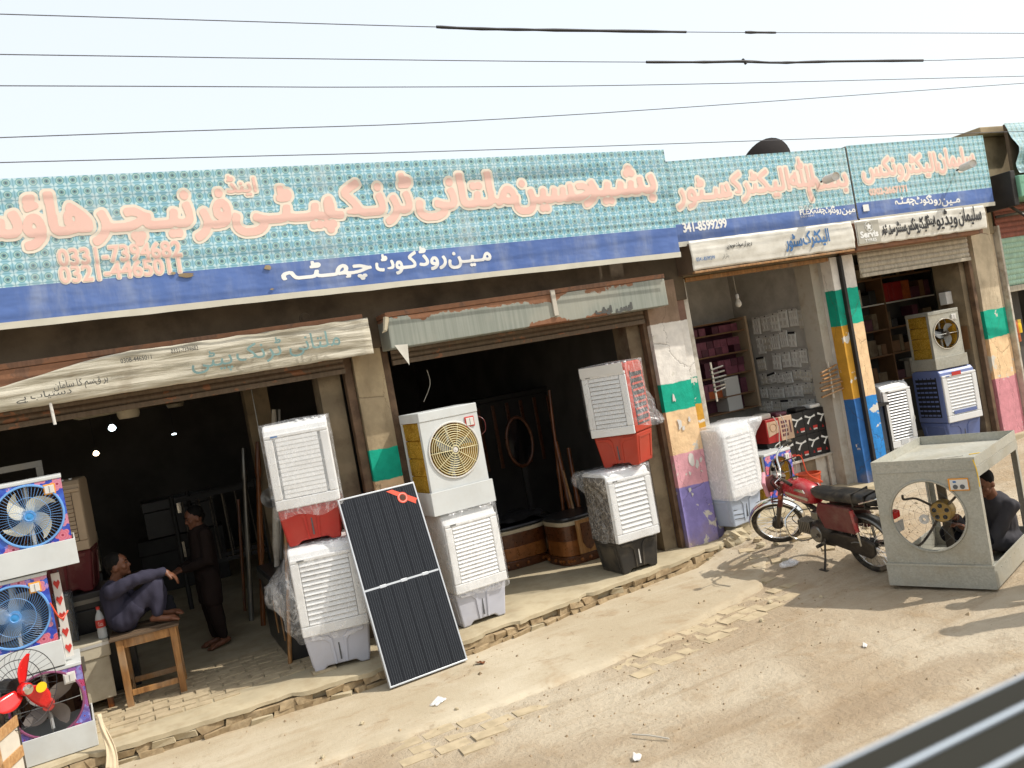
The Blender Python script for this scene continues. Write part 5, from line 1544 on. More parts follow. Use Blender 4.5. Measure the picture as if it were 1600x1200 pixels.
MB().tube(smoothpath([(x1-.20, .10, BH-.072), (x1-.08, .3, BH-.066), (x1-.05, .6, BH-.070), (x1-.2, .55, BH-.072)]), .004, 5).build('loose_wire', M['yellow'], bx)
MB().tube(smoothpath([(x0+.30, .06, BH-.072), (x0+.42, .32, BH-.062), (x0+.62, .5, BH-.072)]), .003, 5).build('loose_wire', M['steel'], bx)
MB().tube(smoothpath([(x1-.01, -.006, BH-.02), (x1+.006, -.008, BH-.10), (x1+.008, -.004, BH-.25)]), .004, 5).build('loose_wire', M['yellow'], bx)
# ------------------------------------------------------------------ the electric shop: packets, boxes, counter
random.seed(5)
WX = 8.43
pk = [MB().box(-.004, .0, -.5, .5, 0, 1).mesh('card')]
ORD = ['first', 'second', 'third', 'fourth', 'fifth', 'sixth', 'seventh', 'eighth', 'ninth', 'tenth', 'eleventh', 'twelfth', 'thirteenth', 'fourteenth', 'fifteenth', 'sixteenth', 'seventeenth', 'eighteenth', 'nineteenth', 'twentieth', 'twenty-first', 'twenty-second', 'twenty-third', 'twenty-fourth']
def packet(y, z, w, h, n, row, col):
    t = thing('switch_packet', 'clear switch packet on the grey wall, %s row from the top, %s from the doorway' % (ORD[row], ORD[col]), 'packet', (WX-.004, y, z), group='switch plate packets on the wall')
    t.rotation_euler = (random.gauss(0, .06), 0, 0)
    MB().box(-.022, 0, -w/2, w/2, -h, 0).build('plate', M['packet'] if random.random() < .7 else M['packet_dim'], t, bevel=.004, seg=1)
    b = MB()
    for i in range(n):
        for j in range(2 if h > .12 else 1):
            yy = -w/2+w*(i+.5)/n; zz = -h*(.3+.42*j)
            b.box(-.030, -.0225, yy-w*.3/n, yy+w*.3/n, zz-h*.12, zz+h*.12)
    b.build('switches', M['white_card'], t, kind='stuff')
    MB().box(-.0240, -.0225, -w*.5, w*.5, -.018, .012).build('header_card', M['white_card'] if random.random() < .93 else M['black_ink'], t)
    MB().box(-.0250, -.0242, -.012, .012, -.010, .006).build('hang_hole', M['black_ink'], t)
rows = [(2.62, 8.74, 9.86, 6, .22), (2.34, 8.70, 9.86, 7, .22), (2.06, 8.72, 9.90, 7, .20), (1.80, 8.72, 9.92, 7, .14), (1.60, 8.74, 9.96, 7, .15), (1.40, 8.9, 10.05, 7, .13), (1.20, 9.3, 10.15, 6, .14)]
for row_, (z, a, b_, n, h) in enumerate(rows):
    col_ = -1
    for i in range(n):
        y = lerp(a, b_, (i+.5)/n)
        if random.random() < .06: continue
        col_ += 1
        packet(y+random.gauss(0, .01), z+random.gauss(0, .015), (b_-a)/n*random.uniform(.80, 1.0), h*random.uniform(.9, 1.15), random.choice((2, 3, 4)), row_, col_)
# racks of hanging switches by the two door posts
def rack(label, x, y, z, flip, mat, n=7):
    t = thing('cable_rack', label, 'rack', (x, y, z), group='prong racks at the shop door')
    MB().tube([(0, 0, .05), (0, 0, -.42)], .012, 6).build('cord', M['cord_white'], t)
    for k in range(n):
        o = MB().box(-.15*(1-flip)-.02, .15*flip+.02+.13*(1-flip), -.02, .02, -.018, .0).build('prong', mat, t, bevel=.004, loc=(0, 0, -.03-k*.052), rot=(random.gauss(0, .1), random.gauss(-.1, .06), random.gauss(0, .15)))
p = at(1112, 578, y=8.33); rack('rack of grey prongs hanging at the left door frame of the packet shop', p.x, 8.33, p.z+.04, 1, M['steel'], 6)
p = at(1293, 575, y=8.42); rack('rack of brown prongs hanging at the right door frame of the packet shop', p.x, 8.40, p.z+.03, 0, M['wood_tan'], 7)
# shelf of small pink boxes on the back wall, with its beige side board
shl = thing('wall_shelf', 'wall shelf with beige side board at the back of the packet shop', 'shelf', (7.25, 10.23, 1.55))
MB().box(1.06, 1.10, -.34, 0, -.20, 1.12).build('side_board', M['board_beige'], shl, bevel=.004)
MB().box(-.9, 1.058, -.02, -.002, -.2, 1.1).build('back_board', M['box_maroon'], shl)
for z in (-.2, .02, .32, .62, .92, 1.08): MB().box(-.9, 1.058, -.30, -.021, z, z+.02).build('shelf_board', M['board_brown'], shl)
MB().box(.55, .80, -.295, -.03, -.18, .30).build('white_panel', M['white_card'], shl)
bme = MB().box(-.055, .055, -.09, .09, 0, .105).mesh('box'); 
bm2 = bme.copy(); bm3 = bme.copy()
for m_, k_ in ((bme, 'box_pink'), (bm2, 'box_maroon'), (bm3, 'box_orange')): m_.materials.append(M[k_])
for tier, (z, lo) in enumerate(((.04, -.85), (.146, -.85), (.34, -.85), (.446, -.85), (.64, -.85), (.746, -.85), (.94, -.85))):
    nth = -1
    for i in range(16):
        x = lo+i*.118
        if z < .3 and .50 < x < .86: continue
        if random.random() < .07 or x > 1.0: continue
        o = bpy.data.objects.new('carton', bm3 if (z < .1 and random.random() < .7) else (bme if random.random() < .6 else bm2)); COL.objects.link(o)
        o.location = (7.25+x+random.gauss(0, .004), 10.23-.17+random.gauss(0, .012), 1.55+z+.001)
        nth += 1
        cname = {bme: 'pink', bm2: 'maroon', bm3: 'orange'}[o.data]
        tag(o, 'small %s carton in the %s tier of the back shelf, %s from the left' % (cname, ['lowest', 'second lowest', 'third lowest', 'middle', 'third highest', 'second highest', 'topmost'][tier], ORD[nth]), 'carton', 'small cartons on the back shelf')
blb = thing('light_bulb', 'unlit white bulb hanging on a cord in the packet shop', 'bulb', at(1153, 470, y=8.9))
MB().lathe([(.001, -.085), (.03, -.075), (.042, -.05), (.040, -.025), (.024, .01), (.018, .03), (.001, .03)], 18).build('bulb', M['bulb'], blb, smooth=60)
MB().lathe([(.001, .031), (.022, .031), (.022, .075), (.012, .09), (.001, .09)], 14).build('holder', M['white_pl'], blb, smooth=40)
MB().tube([(0, 0, .09), (-.02, 0, .6)], .004, 5).build('cord', M['cord_white'], blb)
# counter with fan cartons
ct = thing('counter', 'low whitewashed board counter carrying black fan cartons', 'counter', (7.72, 8.66, .27))
MB().box(-.45, .58, -.03, .42, .40, .43).build('top', M['white_paint'], ct, bevel=.004)
for k in range(4):
    MB().box(-.44+k*.255, -.19+k*.255, .02+.01*(k % 2), .045+.01*(k % 2), 0, .399).build('board', M['white_paint'] if k % 2 else M['grey_jamb'], ct, bevel=.003)
MB().box(.50, .575, -.02, .012, 0, .399).build('post', M['white_paint'], ct, bevel=.004)
def star_blades(cx, cz, r):
    b = MB()
    for a in (2.75, .25, -2.2):
        c_, s_ = math.cos(a), math.sin(a); w_ = r*.16
        b.add([(cx+c_*r*.1-s_*w_*.5, 0, cz+s_*r*.1+c_*w_*.5), (cx+c_*r*.1+s_*w_*.5, 0, cz+s_*r*.1-c_*w_*.5), (cx+c_*r+s_*w_, 0, cz+s_*r-c_*w_), (cx+c_*r-s_*w_, 0, cz+s_*r+c_*w_)], [(0, 1, 2, 3)])
    b.prism([(cx+r*.2*math.cos(PI*i/5), cz+r*.2*math.sin(PI*i/5)) for i in range(10)], -.0006, .0004)
    return b
def fan_carton(label, x, y, z, w, h, front='box_black', green=False, grp='black fan cartons on the counter'):
    t = thing('fan_carton', label, 'carton', (x, y, z), group=grp)
    MB().box(-w/2, w/2, 0, .34, 0, h).build('box', M[front], t, bevel=.003, seg=1)
    if green:
        MB().box(-w/2+.002, w/2-.002, -.002, -.0005, .003, h*.32).build('print_band', M['box_green'], t)
        MB().box(-w/2+.02, w/2-.05, -.0025, -.0006, h*.45, h*.92).build('print_panel', M['white_card'], t)
        b = MB()
        for k in range(4): b.box(-w/2+.03+.01*(k % 2), w/2-.07, -.0036, -.0027, h*(.5+.1*k), h*(.53+.1*k))
        b.build('print_text', M['black_ink'], t)
    elif front == 'box_black':
        star_blades(-.005, h*.66, w*.42).build('print_fan', M['packet'], t, loc=(0, -.0015, 0))
        MB().box(w*.12, w*.42, -.002, -.0006, h*.12, h*.22).build('print_tag', M['white_card'], t)
        MB().box(w*.10, w*.44, -.003, -.0021, h*.18, h*.30).build('print_word', M['red_ink'], t)
        MB().prism([(-w*.22, h*.14), (-w*.06, h*.14), (-w*.14, h*.28)], -.002, -.0006).build('print_mark', M['box_red'], t)
    return t
cw_, ch_ = .215, .30
for r in range(2):
    for c in range(5):
        x = 7.40+c*(cw_+.004); z = .702+r*(ch_+.002)
        if r == 1 and c < 2:
            fan_carton(('red and cream carton, leftmost in the upper row on the counter' if c == 0 else 'cream carton with maroon print, second in the upper row on the counter'), x, 8.63, z, cw_, ch_, 'box_cream' if c else 'box_red', grp='odd cartons among the fan cartons')
            continue
        fan_carton('black carton printed with a white fan, %s row on the counter, %s from the left' % ('upper' if r else 'lower', ORD[c]), x, 8.66, z, cw_, ch_)
    fan_carton('green and white carton end, right end of the %s counter row' % ('upper' if r else 'lower'), 7.40+5*(cw_+.004)-.04, 8.64, .702+r*(ch_+.002), .13, ch_, 'box_black', True, grp='green carton ends')
# print on the odd cartons
for o in [q for q in bpy.data.objects if q.get('group') == 'odd cartons among the fan cartons']:
    b = MB()
    if 'cream carton with' in o['label']:
        for i in range(3):
            for j in range(4): b.box(-.08+i*.035, -.055+i*.035, -.002, -.0006, .05+j*.055, .085+j*.055)
        b.box(.05, .07, -.002, -.0006, .08, .24)
        b.build('print_grid', M['box_maroon'], o)
    else:
        b.prism([(-.09, .08), (.09, .12), (.09, .27), (-.09, .27)], -.002, -.0006); b.build('print_panel', M['box_cream'], o)
        MB().ring((0, -.0025, .19), .05, .004, 'y', 24, 4).build('print_ring', M['wood_tan'], o)
for x in (7.40, 7.52):
    tag(MB().tube(smoothpath([(x, 8.60, 1.34), (x+.03, 8.56, 1.20), (x+.01, 8.57, .95), (x+.07, 8.55, .68), (x+.06, 8.56, .6)], 6), .006, 5).build('cable', M['cord_white'], smooth=60), 'pale cord drooping over the %s carton in the upper row' % ('red' if x < 7.5 else 'cream'), 'cord', 'cords over the cartons')
for i, (x, mk, lb) in enumerate(((7.36, 'cord_white', 'roll of cream cable lying on the red carton'), (7.62, 'box_maroon', 'dark maroon packet lying on top of the fan cartons'), (7.95, 'wood_black', 'long black case lying on top of the fan cartons'), (8.20, 'packet', 'small white pack at the right end over the fan cartons'))):
    tag(MB().box(x-.09, x+.09, 8.68, 8.86, 1.308, 1.36+.02*(i == 0)).build('pack', M[mk], bevel=.02), lb, 'pack')
for i in range(9):
    y, z = 9.22+.1*i, random.uniform(.75, 1.1)
    tag(MB().box(WX-.05, WX-.002, y-.05, y+.05, z, z+random.uniform(.06, .14)).build('socket', M['packet_dim'] if i % 2 else M['steel'], bevel=.008), 'small dusty socket low on the grey side wall, %s from the doorway' % ORD[i], 'socket', 'sockets low on the wall')
# little flowered cooler, bucket and cord on the step
cH = fan_cooler('small flowered cooler with yellow pads, on the step behind the motorbike', (at(1226, 775, y=8.42).x, 8.42, .275), rG-.15, .50, .40, .66, .10, .20, .38, 'floral_a', 'cream_metal', rim='black_pl', guard='few', blade='blade_grey', nb=3, hub='dark_metal', pads=True, plate='white_card', cap=.03, group='small fan coolers')
bk = thing('bucket', 'orange plastic bucket standing on the step by the counter', 'bucket', at(1268, 770, y=8.52))
bk.location.z = .27
MB().lathe([(.001, .01), (.11, .01), (.115, 0), (.15, .26), (.158, .26), (.158, .275), (.142, .275), (.108, .02), (.001, .02)], 26).build('pail', M['bucket'], bk, smooth=40)
MB().tube(smoothpath([(-.15, 0, .25), (-.1, -.1, .16), (.02, -.15, .13), (.13, -.08, .2), (.15, 0, .25)]), .004, 5).build('handle', M['steel'], bk)
p = at(1244, 712, y=8.40)
tag(MB().tube(smoothpath([(p.x, 8.40, p.z), (p.x+.06, 8.38, p.z-.03), (p.x+.10, 8.36, p.z-.25), (p.x+.28, 8.34, p.z-.38), (p.x+.30, 8.38, p.z-.40)], 8), .008, 6).build('power_cord', M['cord_red'], smooth=60), 'orange-red power cord curving down from the little flowered cooler', 'cord')

# ------------------------------------------------------------------ the right shop
pI, rI, wI = place((1388, 715), (1441, 690), .36)
cI = plastic_cooler('slim white cooler with dark slotted front, at the blue pillar', (9.55, 8.62, .362), -.12, .46, .40, 1.04, .16, M['white_pl'], M['white_pl'], 17, gap='black_gap', seed=3, notch=False)
pp = at(1370, 610, y=8.55)
cI.location = (at(1410, 700, y=8.62).x+.02, 8.62, .362)
MB().box(-.06, .06, -.054, -.050, .20, .27).build('badge_plate', M['white_gap'], cI)
MB().tube(smoothpath([(.20, .1, 1.03), (.26, .05, 1.0), (.28, .02, .8), (.25, .0, .62), (.30, .02, .5), (.24, .02, .45)]), .006, 5).build('cord_loop', M['cord_white'], cI)
pJ = at(1503, 690, y=8.5)
cJ = plastic_cooler('white-fronted blue cooler with red badge, in the right shop doorway', (at(1512, 690, y=8.30).x, 8.30, .362), -.16, .56, .52, 1.10, .36, M['white_pl'], M['blue_pl'], 12, gap='white_gap', side='slots', seed=6, sidebody=M['blue_pl'], mark='blue_pl')
MB().box(-.12, .03, -.058, -.0505, .995, 1.045).build('red_badge', M['red_ink'], cJ)
MB().box(-.18, .20, -.0535, -.0505, .47, .52).build('blue_strip', M['blue_pl'], cJ)
for k in range(4): MB().box(.285, .34, .10+.09*k, .13+.09*k, .55, .80).build('side_knob', M['blue_pl'], cJ, bevel=.008)
cK = fan_cooler('galvanised fan cooler with yellow side pads, on top of the blue cooler', (cJ.location.x-.02, 8.33, 1.465), -.16, .50, .44, .80, .16, .205, .47, 'galv_bright', 'galv', rim='chrome', guard='few', blade='blade_clear', nb=3, hub='dark_metal', plate='white_card', cap=.05, group='sheet metal fan coolers')
# shelves of goods
rs = thing('wall_shelf', 'dark wall shelves of electrical goods at the back of the right shop', 'shelf', (10.4, 10.13, .36))
for z in (.9, 1.32, 1.72, 2.12, 2.52): MB().box(-1.7, 1.75, -.32, -.01, z, z+.022).build('shelf_board', M['white_card'] if z > 2.0 and z < 2.3 else M['board_brown'], rs)
for x in (-1.7, -.5, .6, 1.73): MB().box(x, x+.025, -.33, -.012, .5, 2.9).build('upright', M['steel'] if x > 1 else M['board_brown'], rs)
shelf_n = -1
cols = ['box_black', 'dark_metal', 'packet_dim', 'board_brown', 'steel', 'box_maroon', 'grey_jamb']
for z in (.922, 1.342, 1.742, 2.142, 2.542):
    x = -1.62; shelf_n += 1; gn = rn = -1
    while x < 1.62:
        w_ = random.uniform(.07, .2); h = random.uniform(.12, .30)
        if any(abs(x+w_/2-u) < w_/2+.03 for u in (-.49, .61)): x += .05; continue
        red = 2.1 < z < 2.2 and .75 < x+.1 < 1.3
        if random.random() < .88 or red:
            mk = ('box_red' if x < 1.05 else 'box_orange') if red else random.choice(cols)
            o = MB().box(-w_/2, w_/2, -.28, -.05, 0, .30 if red else h).build('boxed_goods', M[mk], bevel=.006, seg=1, loc=(10.4+x+w_/2, 10.13, .36+z+.001))
            tier = ['lowest', 'second lowest', 'middle', 'white', 'topmost'][shelf_n]
            if red: rn += 1; tag(o, 'bright %s box on the right shop white shelf, %s from the left' % ('red' if mk == 'box_red' else 'orange', ORD[rn]), 'box', 'red boxes on the white shelf')
            else: gn += 1; tag(o, 'dusty %s box, %s back shelf of the right shop, %s from left' % ({'box_black': 'black', 'dark_metal': 'brown-black', 'packet_dim': 'cream', 'board_brown': 'brown', 'steel': 'grey', 'box_maroon': 'maroon', 'grey_jamb': 'tan'}[mk], tier, ORD[gn]), 'box', 'goods on the right shop shelves')
        x += w_+.012
# tall speaker with a small fan behind it, by the blue pillar
spk = thing('loudspeaker', 'tall narrow speaker with two round cones and lime label, by the blue pillar', 'speaker', (at(1358, 612, y=8.55).x, 8.55, 1.18), -.1)
MB().box(-.09, .09, 0, .2, 0, .92).build('body', M['black_pl'], spk, bevel=.008)
for z in (.16, .48):
    q = MB().lathe([(.001, -.001), (.045, -.004), (.065, -.012), (.072, -.012), (.075, .0)], 24, axis='y', c=(0, -.001, z)).build('cone', M['steel'], spk, smooth=40)
    MB().lathe([(.001, -.012), (.055, -.0145), (.057, -.008), (.001, -.006)], 20, axis='y', c=(0, -.001, z)).build('cone_cover', M['black_gap'], q, smooth=40)
MB().box(-.085, .085, -.003, -.0005, .60, .76).build('lime_label', M['lime'], spk)
MB().box(-.03, .03, -.0045, -.0031, .64, .72).build('label_print', M['white_card'], spk)
MB().box(-.05, .05, -.004, -.0005, .27, .37).build('panel', M['white_card'], spk)
ft = thing('table_fan', 'round dark blue guarded fan behind the tall speaker', 'fan', (spk.location.x+.10, 8.74, 1.18))
for k in range(3): MB().ring((0, -.02+.05*k, .80), .20-.03*(k != 1), .006, 'y', 40, 5).build('guard_ring', M['shade_blue'], ft)
gm = MB()
for i in range(28):
    a = 2*PI*i/28; gm.tube([(.03*math.cos(a), -.03, .8+.03*math.sin(a)), (.2*math.cos(a), .03, .8+.2*math.sin(a))], .003, 4)
gm.build('guard', M['shade_blue'], ft)
fbm = blade_mesh(.03, .17, .11)
for i in range(3): link('fan_blade', fbm, M['shade_blue'], ft, (0, .02, .8), (0, 2*PI*i/3, 0))
MB().tube([(0, .06, 0), (0, .06, .8)], .02, 8).build('stem', M['black_pl'], ft)
MB().lathe([(.001, 0), (.14, 0), (.13, .03), (.001, .04)], 20).build('base', M['black_pl'], ft)
stn = thing('stool', 'dark box stand under the speaker and the guarded fan', 'stand', (spk.location.x+.06, 8.66, .36))
MB().box(-.2, .24, -.13, .3, .78, .818).build('top', M['wood_black'], stn)
for x in (-.18, .18):
    for y in (-.1, .24): MB().box(x, x+.04, y, y+.04, 0, .779).build('leg', M['wood_black'], stn)

# ------------------------------------------------------------------ left shop mouth: stool, tin trunk, bottle, crate, red fan
tA, tB = at(205, 1110, z=FZ), at(284, 1083, z=FZ)
tw = .50; tc = Vector((-.10, 8.47, FZ))
stl = thing('stool', 'rough wooden table stool the man sits on', 'stool', tc, -.06)
SH = .63
for k in range(4):
    MB().box(-tw/2-.05+.0, tw/2+.03, -.02+k*.125, .10+k*.125, SH-.02, SH+.006*(k % 2)).build('plank', M['wood_top'], stl, bevel=.004)
for x in (-tw/2+.0, tw/2-.055):
    for y in (.0, .42):
        MB().frustum(.055, .055, .06, .06, 0, SH-.021, cx=x+.0275, cy=y+.03).build('leg', M['wood_tan'], stl, bevel=.004)
for z, h in ((SH-.10, .078), (.10, .05)):
    MB().box(-tw/2+.058, tw/2-.058, .008, .03, z, z+h).build('rail', M['wood_tan'], stl, bevel=.003)
    MB().box(-tw/2+.058, tw/2-.058, .435, .455, z, z+h).build('rail', M['wood_tan'], stl, bevel=.003)
    for x in (-tw/2+.015, tw/2-.04): MB().box(x, x+.024, .062, .418, z, z+h).build('rail', M['wood_tan'], stl, bevel=.003)
tk = thing('storage_chest', 'beige tin trunk with a hasp, between the flowered coolers and the stool', 'trunk', (-.76, 8.62, FZ), .10)
MB().box(-.36, .34, 0, .46, .10, .47).build('body', M['trunk_beige'], tk, bevel=.008)
ld = MB().box(-.375, .355, -.015, .475, .472, .62).build('lid', M['trunk_beige'], tk, bevel=.010)
MB().box(-.38, .36, -.020, -.0155, .575, .60).build('lid_band', M['alu'], ld)
MB().box(.10, .14, -.022, -.001, .40, .53).build('hasp', M['steel'], tk, bevel=.003)
MB().box(-.375, -.05, -.003, -.0005, .30, .305).build('seam', M['grey_gap'], tk)
for x in (-.32, .26): MB().box(x, x+.05, .03, .43, 0, .099).build('foot', M['wood_brown'], tk)
bt = thing('soda_bottle', 'clear soda bottle with red label and red cap, on the beige trunk', 'bottle', (at(160, 990, y=8.70).x, 8.72, FZ+.622))
MB().lathe([(.001, .0), (.034, .0), (.040, .012), (.040, .07), (.035, .10), (.040, .13), (.040, .175), (.028, .215), (.014, .245), (.013, .262)], 22).build('bottle', M['glass'], bt, smooth=50)
lb = MB().lathe([(.0408, .10), (.0412, .105), (.0412, .168), (.0408, .17)], 22).build('label', M['red_ink'], bt, smooth=50)
MB().lathe([(.001, .285), (.016, .285), (.0165, .26), (.014, .258)], 14).build('cap', M['red_ink'], bt, smooth=40)
lt = text_mesh('Coca', 0, .05).copy()
for v in lt.vertices:
    a = -PI/2-.5+(v.co.x/.12)*1.1; z = v.co.z; v.co = Vector((.0422*math.cos(a), .0422*math.sin(a), .117+z))
link('label_script', lt, M['white_card'], lb)
sht = thing('covered_box', 'grey carton under smoky plastic sheet, behind the bottle on the trunk', 'box', (-.86, 8.86, FZ+.62))
MB().box(-.17, .20, 0, .2, .002, .42).build('box', M['grey_jamb'], sht)
wrap_film(sht, .42, .24, .01, .45, 61, M['sheet_dark'], y0=-.02, amp=.015)
# dark trunk and long posts in the shadow beside the left stack
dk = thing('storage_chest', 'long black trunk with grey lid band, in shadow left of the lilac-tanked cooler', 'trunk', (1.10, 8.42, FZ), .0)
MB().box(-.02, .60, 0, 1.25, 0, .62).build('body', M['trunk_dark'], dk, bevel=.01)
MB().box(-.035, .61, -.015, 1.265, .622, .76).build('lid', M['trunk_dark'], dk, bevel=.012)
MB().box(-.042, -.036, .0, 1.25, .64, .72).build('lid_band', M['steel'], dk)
for y in (.12, .5): MB().box(-.03, -.021, y, y+.025, .18, .50).build('strap', M['wood_tan'], dk)
for i, (px, py, qx, qy, yy, m_, lb) in enumerate((
        (452, 1030, 446, 800, 8.36, 'wood_tan', 'thin tan lath leaning at the end of the black trunk'),
        (432, 985, 428, 640, 9.3, 'white_paint', 'pale painted post standing in the dark of the left shop'),
        (398, 995, 380, 700, 10.6, 'steel', 'steel bed post standing near the boy in the left shop'),
        (413, 985, 402, 690, 10.2, 'wood_brown', 'brown carved post standing behind the black trunk'),
        (445, 880, 436, 660, 9.0, 'steel', 'thin steel tube behind the red-tanked cooler'),
        (384, 960, 372, 780, 11.2, 'wood_brown', 'dim brown plank standing deep in the left shop'))):
    a = at(px, py, y=yy); a.z = FZ if i != 4 else a.z; b_ = at(qx, qy, y=yy+.12)
    if i == 4: a = at(px, 1000, y=9.9); a.z = FZ; b_ = at(436, 640, y=10.0)
    o = MB().tube([a, a.lerp(b_, .35), a.lerp(b_, .4), a.lerp(b_, .8), a.lerp(b_, .83), b_], [.03, .03, .042, .026, .04, .022] if 'post' in lb else .02, 8).build('bed_post' if 'post' in lb else 'plank', M[m_], smooth=50)
    tag(o, lb, 'post' if 'post' in lb else 'lath')
dsk = tag(MB().lathe([(.001, .0), (.05, .01), (.10, .05), (.103, .05), (.052, .0), (.001, -.012)], 24, X=Matrix.Translation(at(423, 780, y=8.9)) @ Matrix.Rotation(R(70), 4, 'X')).build('tin_plate', M['steel'], smooth=50), 'shiny round plate hung in shadow left of the red-tanked cooler', 'plate')
# white pole the plate hangs from reaches the ceiling
tag(MB().tube([at(423, 772, y=8.95), Vector((at(423, 772, y=8.95).x, 8.95, 3.5))], .006, 5).build('hanging_rod', M['steel']), 'thin rod dropping from the ceiling to the round plate', 'rod')
# ceiling fans
def ceil_fan(label, px, py, y, s=1):
    p = at(px, py, y=y)
    t = thing('ceiling_fan', label, 'ceiling fan', (p.x, y, p.z), 0, 'ceiling fans in the left shop')
    MB().lathe([(.001, -.07), (.09, -.065), (.105, -.03), (.105, .05), (.07, .075), (.001, .08)], 24).build('motor', M['trunk_beige'], t, smooth=40)
    MB().tube([(0, 0, .08), (0, 0, 3.5-p.z)], .013, 8).build('down_rod', M['trunk_beige'], t)
    b = MB().grid(lambda u, v: (lerp(.10, .58, u), (v-.5)*lerp(.10, .15, u), .02+.03*(v-.5)), 4, 3)
    me = b.mesh('fan_blade', smooth=180)
    for k in range(3): link('fan_blade', me, M['trunk_beige'], t, (0, 0, 0), (0, 0, .5+2*PI*k/3))
ceil_fan('nearer ceiling fan with cream motor, just inside the left shop', 200, 643, 9.4)
ceil_fan('farther ceiling fan with cream motor, deeper in the left shop', 273, 628, 11.6)
# lit bulbs far inside
for px, py, y, s, m_, lb in ((175, 668, 13.5, .052, 'bulb_cool', 'large cool white lit bulb deep in the left shop'), (150, 708, 15.0, .045, 'bulb_warm', 'warm lit bulb, lowest of those in the left shop'), (272, 678, 15.5, .042, 'bulb_cool', 'small flat cool light at the right of those in the left shop')):
    p = at(px, py, y=y)
    t = thing('lit_bulb', lb, 'bulb', p)
    X = Matrix.Diagonal((1, 1, .35 if s < .044 else 1, 1))
    MB().lathe([(.001, -s), (s*.6, -s*.85), (s, -s*.3), (s*.85, .2*s), (.4*s, .8*s), (.001, .8*s)], 18, X=X).build('bulb', M[m_], t, smooth=60)
    MB().tube([(0, 0, .8*s), (0, 0, 3.5-p.z)], .006, 5).build('cord', M['cable'], t)
# door frame shape behind the flowered pile
fr_ = thing('picture_frame', 'dim grey frame standing above and behind the flowered pile', 'frame', at(30, 735, y=9.6))
for x0_, x1_, z0_, z1_ in ((-.4, .2, .0, .06), (.14, .2, -1.2, -.001), (-.4, -.34, -1.2, -.001)): MB().box(x0_, x1_, 0, .05, z0_, z1_).build('bar', M['steel'], fr_)
MB().box(-.4, .2, .0, .05, fr_.location.z*-1+FZ, -1.201).build('leg_panel', M['trunk_dark'], fr_)

# ------------------------------------------------------------------ second shop: bronze furniture in the shade
def ottoman(label, px0, px1, py, y, hgt, dep):
    a, b_ = at(px0, py, z=FZ), at(px1, py-4, z=FZ)
    return a, b_
def otto(label, x, y, w_, d_, rz, h):
    t = thing('ottoman', label, 'ottoman', (x, y, FZ), rz, 'bronze ottomans')
    def oval(k): return [(w_/2*k*(abs(math.cos(a))**.55)*(1 if math.cos(a) > 0 else -1), d_/2*k*(abs(math.sin(a))**.55)*(1 if math.sin(a) > 0 else -1)) for a in [2*PI*i/36 for i in range(36)]]
    MB().prism(oval(1.0), .0, .10, 'z').build('plinth_band', M['gold_dark'], t, bevel=.006)
    MB().prism(oval(.96), .101, h*.52, 'z').build('lower_band', M['gold_wood'], t, bevel=.006)
    MB().prism(oval(.98), h*.521, h*.84, 'z').build('panel_band', M['gold_dark'], t, bevel=.006)
    MB().prism(oval(.99), h*.841, h*.93, 'z').build('rim', M['trim_cream'], t, bevel=.006)
    MB().prism(oval(.97), h*.931, h*1.02, 'z').build('seat', M['trunk_dark'], t, bevel=.02)
    b = MB()
    for k in range(26):
        a = 2*PI*k/26; q = oval(1.01)[int(36*k/26)]
        b.sph((q[0], q[1], .05), .022, 6, 4)
    b.build('bead', M['gold_wood'], t)
    return t
otto('wide bronze ottoman with cream rim, in the shade of the second shop', 4.10, 9.75, .75, .62, .0, .50)
o2 = otto('tall bronze ottoman with an arched panel, beside the black-tanked cooler', 4.62, 9.15, .62, .55, .1, .54)
ar = [( -.13, .1), (.13, .1), (.13, .40)]+[(.13*math.cos(a), .40+.0*math.sin(a)) for a in (0.5, 1.0, 1.57, 2.1, 2.6)]+[(-.13, .40)]
MB().prism([(-.14, .11), (.14, .11), (.14, .50), (-.14, .50)], -.30, -.272).build('panel', M['wood_tan'], o2, bevel=.004)
MB().prism([(-.09+.0*0, .46), (-.09, .24), (-.05, .17), (0, .14), (.05, .17), (.09, .24), (.09, .46)], -.306, -.301).build('arch_inlay', M['gold_dark'], o2)
tops = thing('black_sheet', 'black plastic sheet heaped over the wide ottoman', 'sheet', (4.05, 9.75, FZ+.515))
b = MB(); b.grid(lambda u, v: ((u-.5)*.95, (v-.5)*.65, .04+.10*abs(noise.noise(Vector((u*5, v*4, 3))))+.05*math.sin(PI*u)*math.sin(PI*v)-.10*max(0, abs(u-.5)-.42)/.08*.4), 28, 18)
b.build('sheet', M['trunk_dark'], tops, smooth=180)
for i, (px, py, qx, qy, yy, r_, lb) in enumerate(((893, 800, 868, 690, 9.45, .035, 'thick polished brown post leaning behind the arched ottoman'), (905, 800, 888, 700, 9.5, .03, 'polished brown post standing right of the thick one'), (880, 795, 858, 610, 9.55, .022, 'slim polished post leaning behind the thick one'), (897, 800, 880, 735, 9.35, .016, 'short tan stick in front of the polished posts'))):
    a, b_ = at(px, py, y=yy), at(qx, qy, y=yy+.15)
    d = (b_-a); a2 = a-d*((a.z-FZ)/d.z)
    tag(MB().tube([a2, a2.lerp(b_, .45), a2.lerp(b_, .5), a2.lerp(b_, .55), b_], [r_, r_, r_*1.35, r_, r_*.8], 10).build('furniture_post', M['wood_brown'] if i < 3 else M['wood_tan'], smooth=50), lb, 'post')
wd = thing('wardrobe', 'dark ribbed wardrobe at the back of the second shop', 'wardrobe', (4.9, 11.2, FZ))
MB().box(-.9, .9, 0, .5, 0, 1.95).build('body', M['wood_black'], wd, bevel=.01)
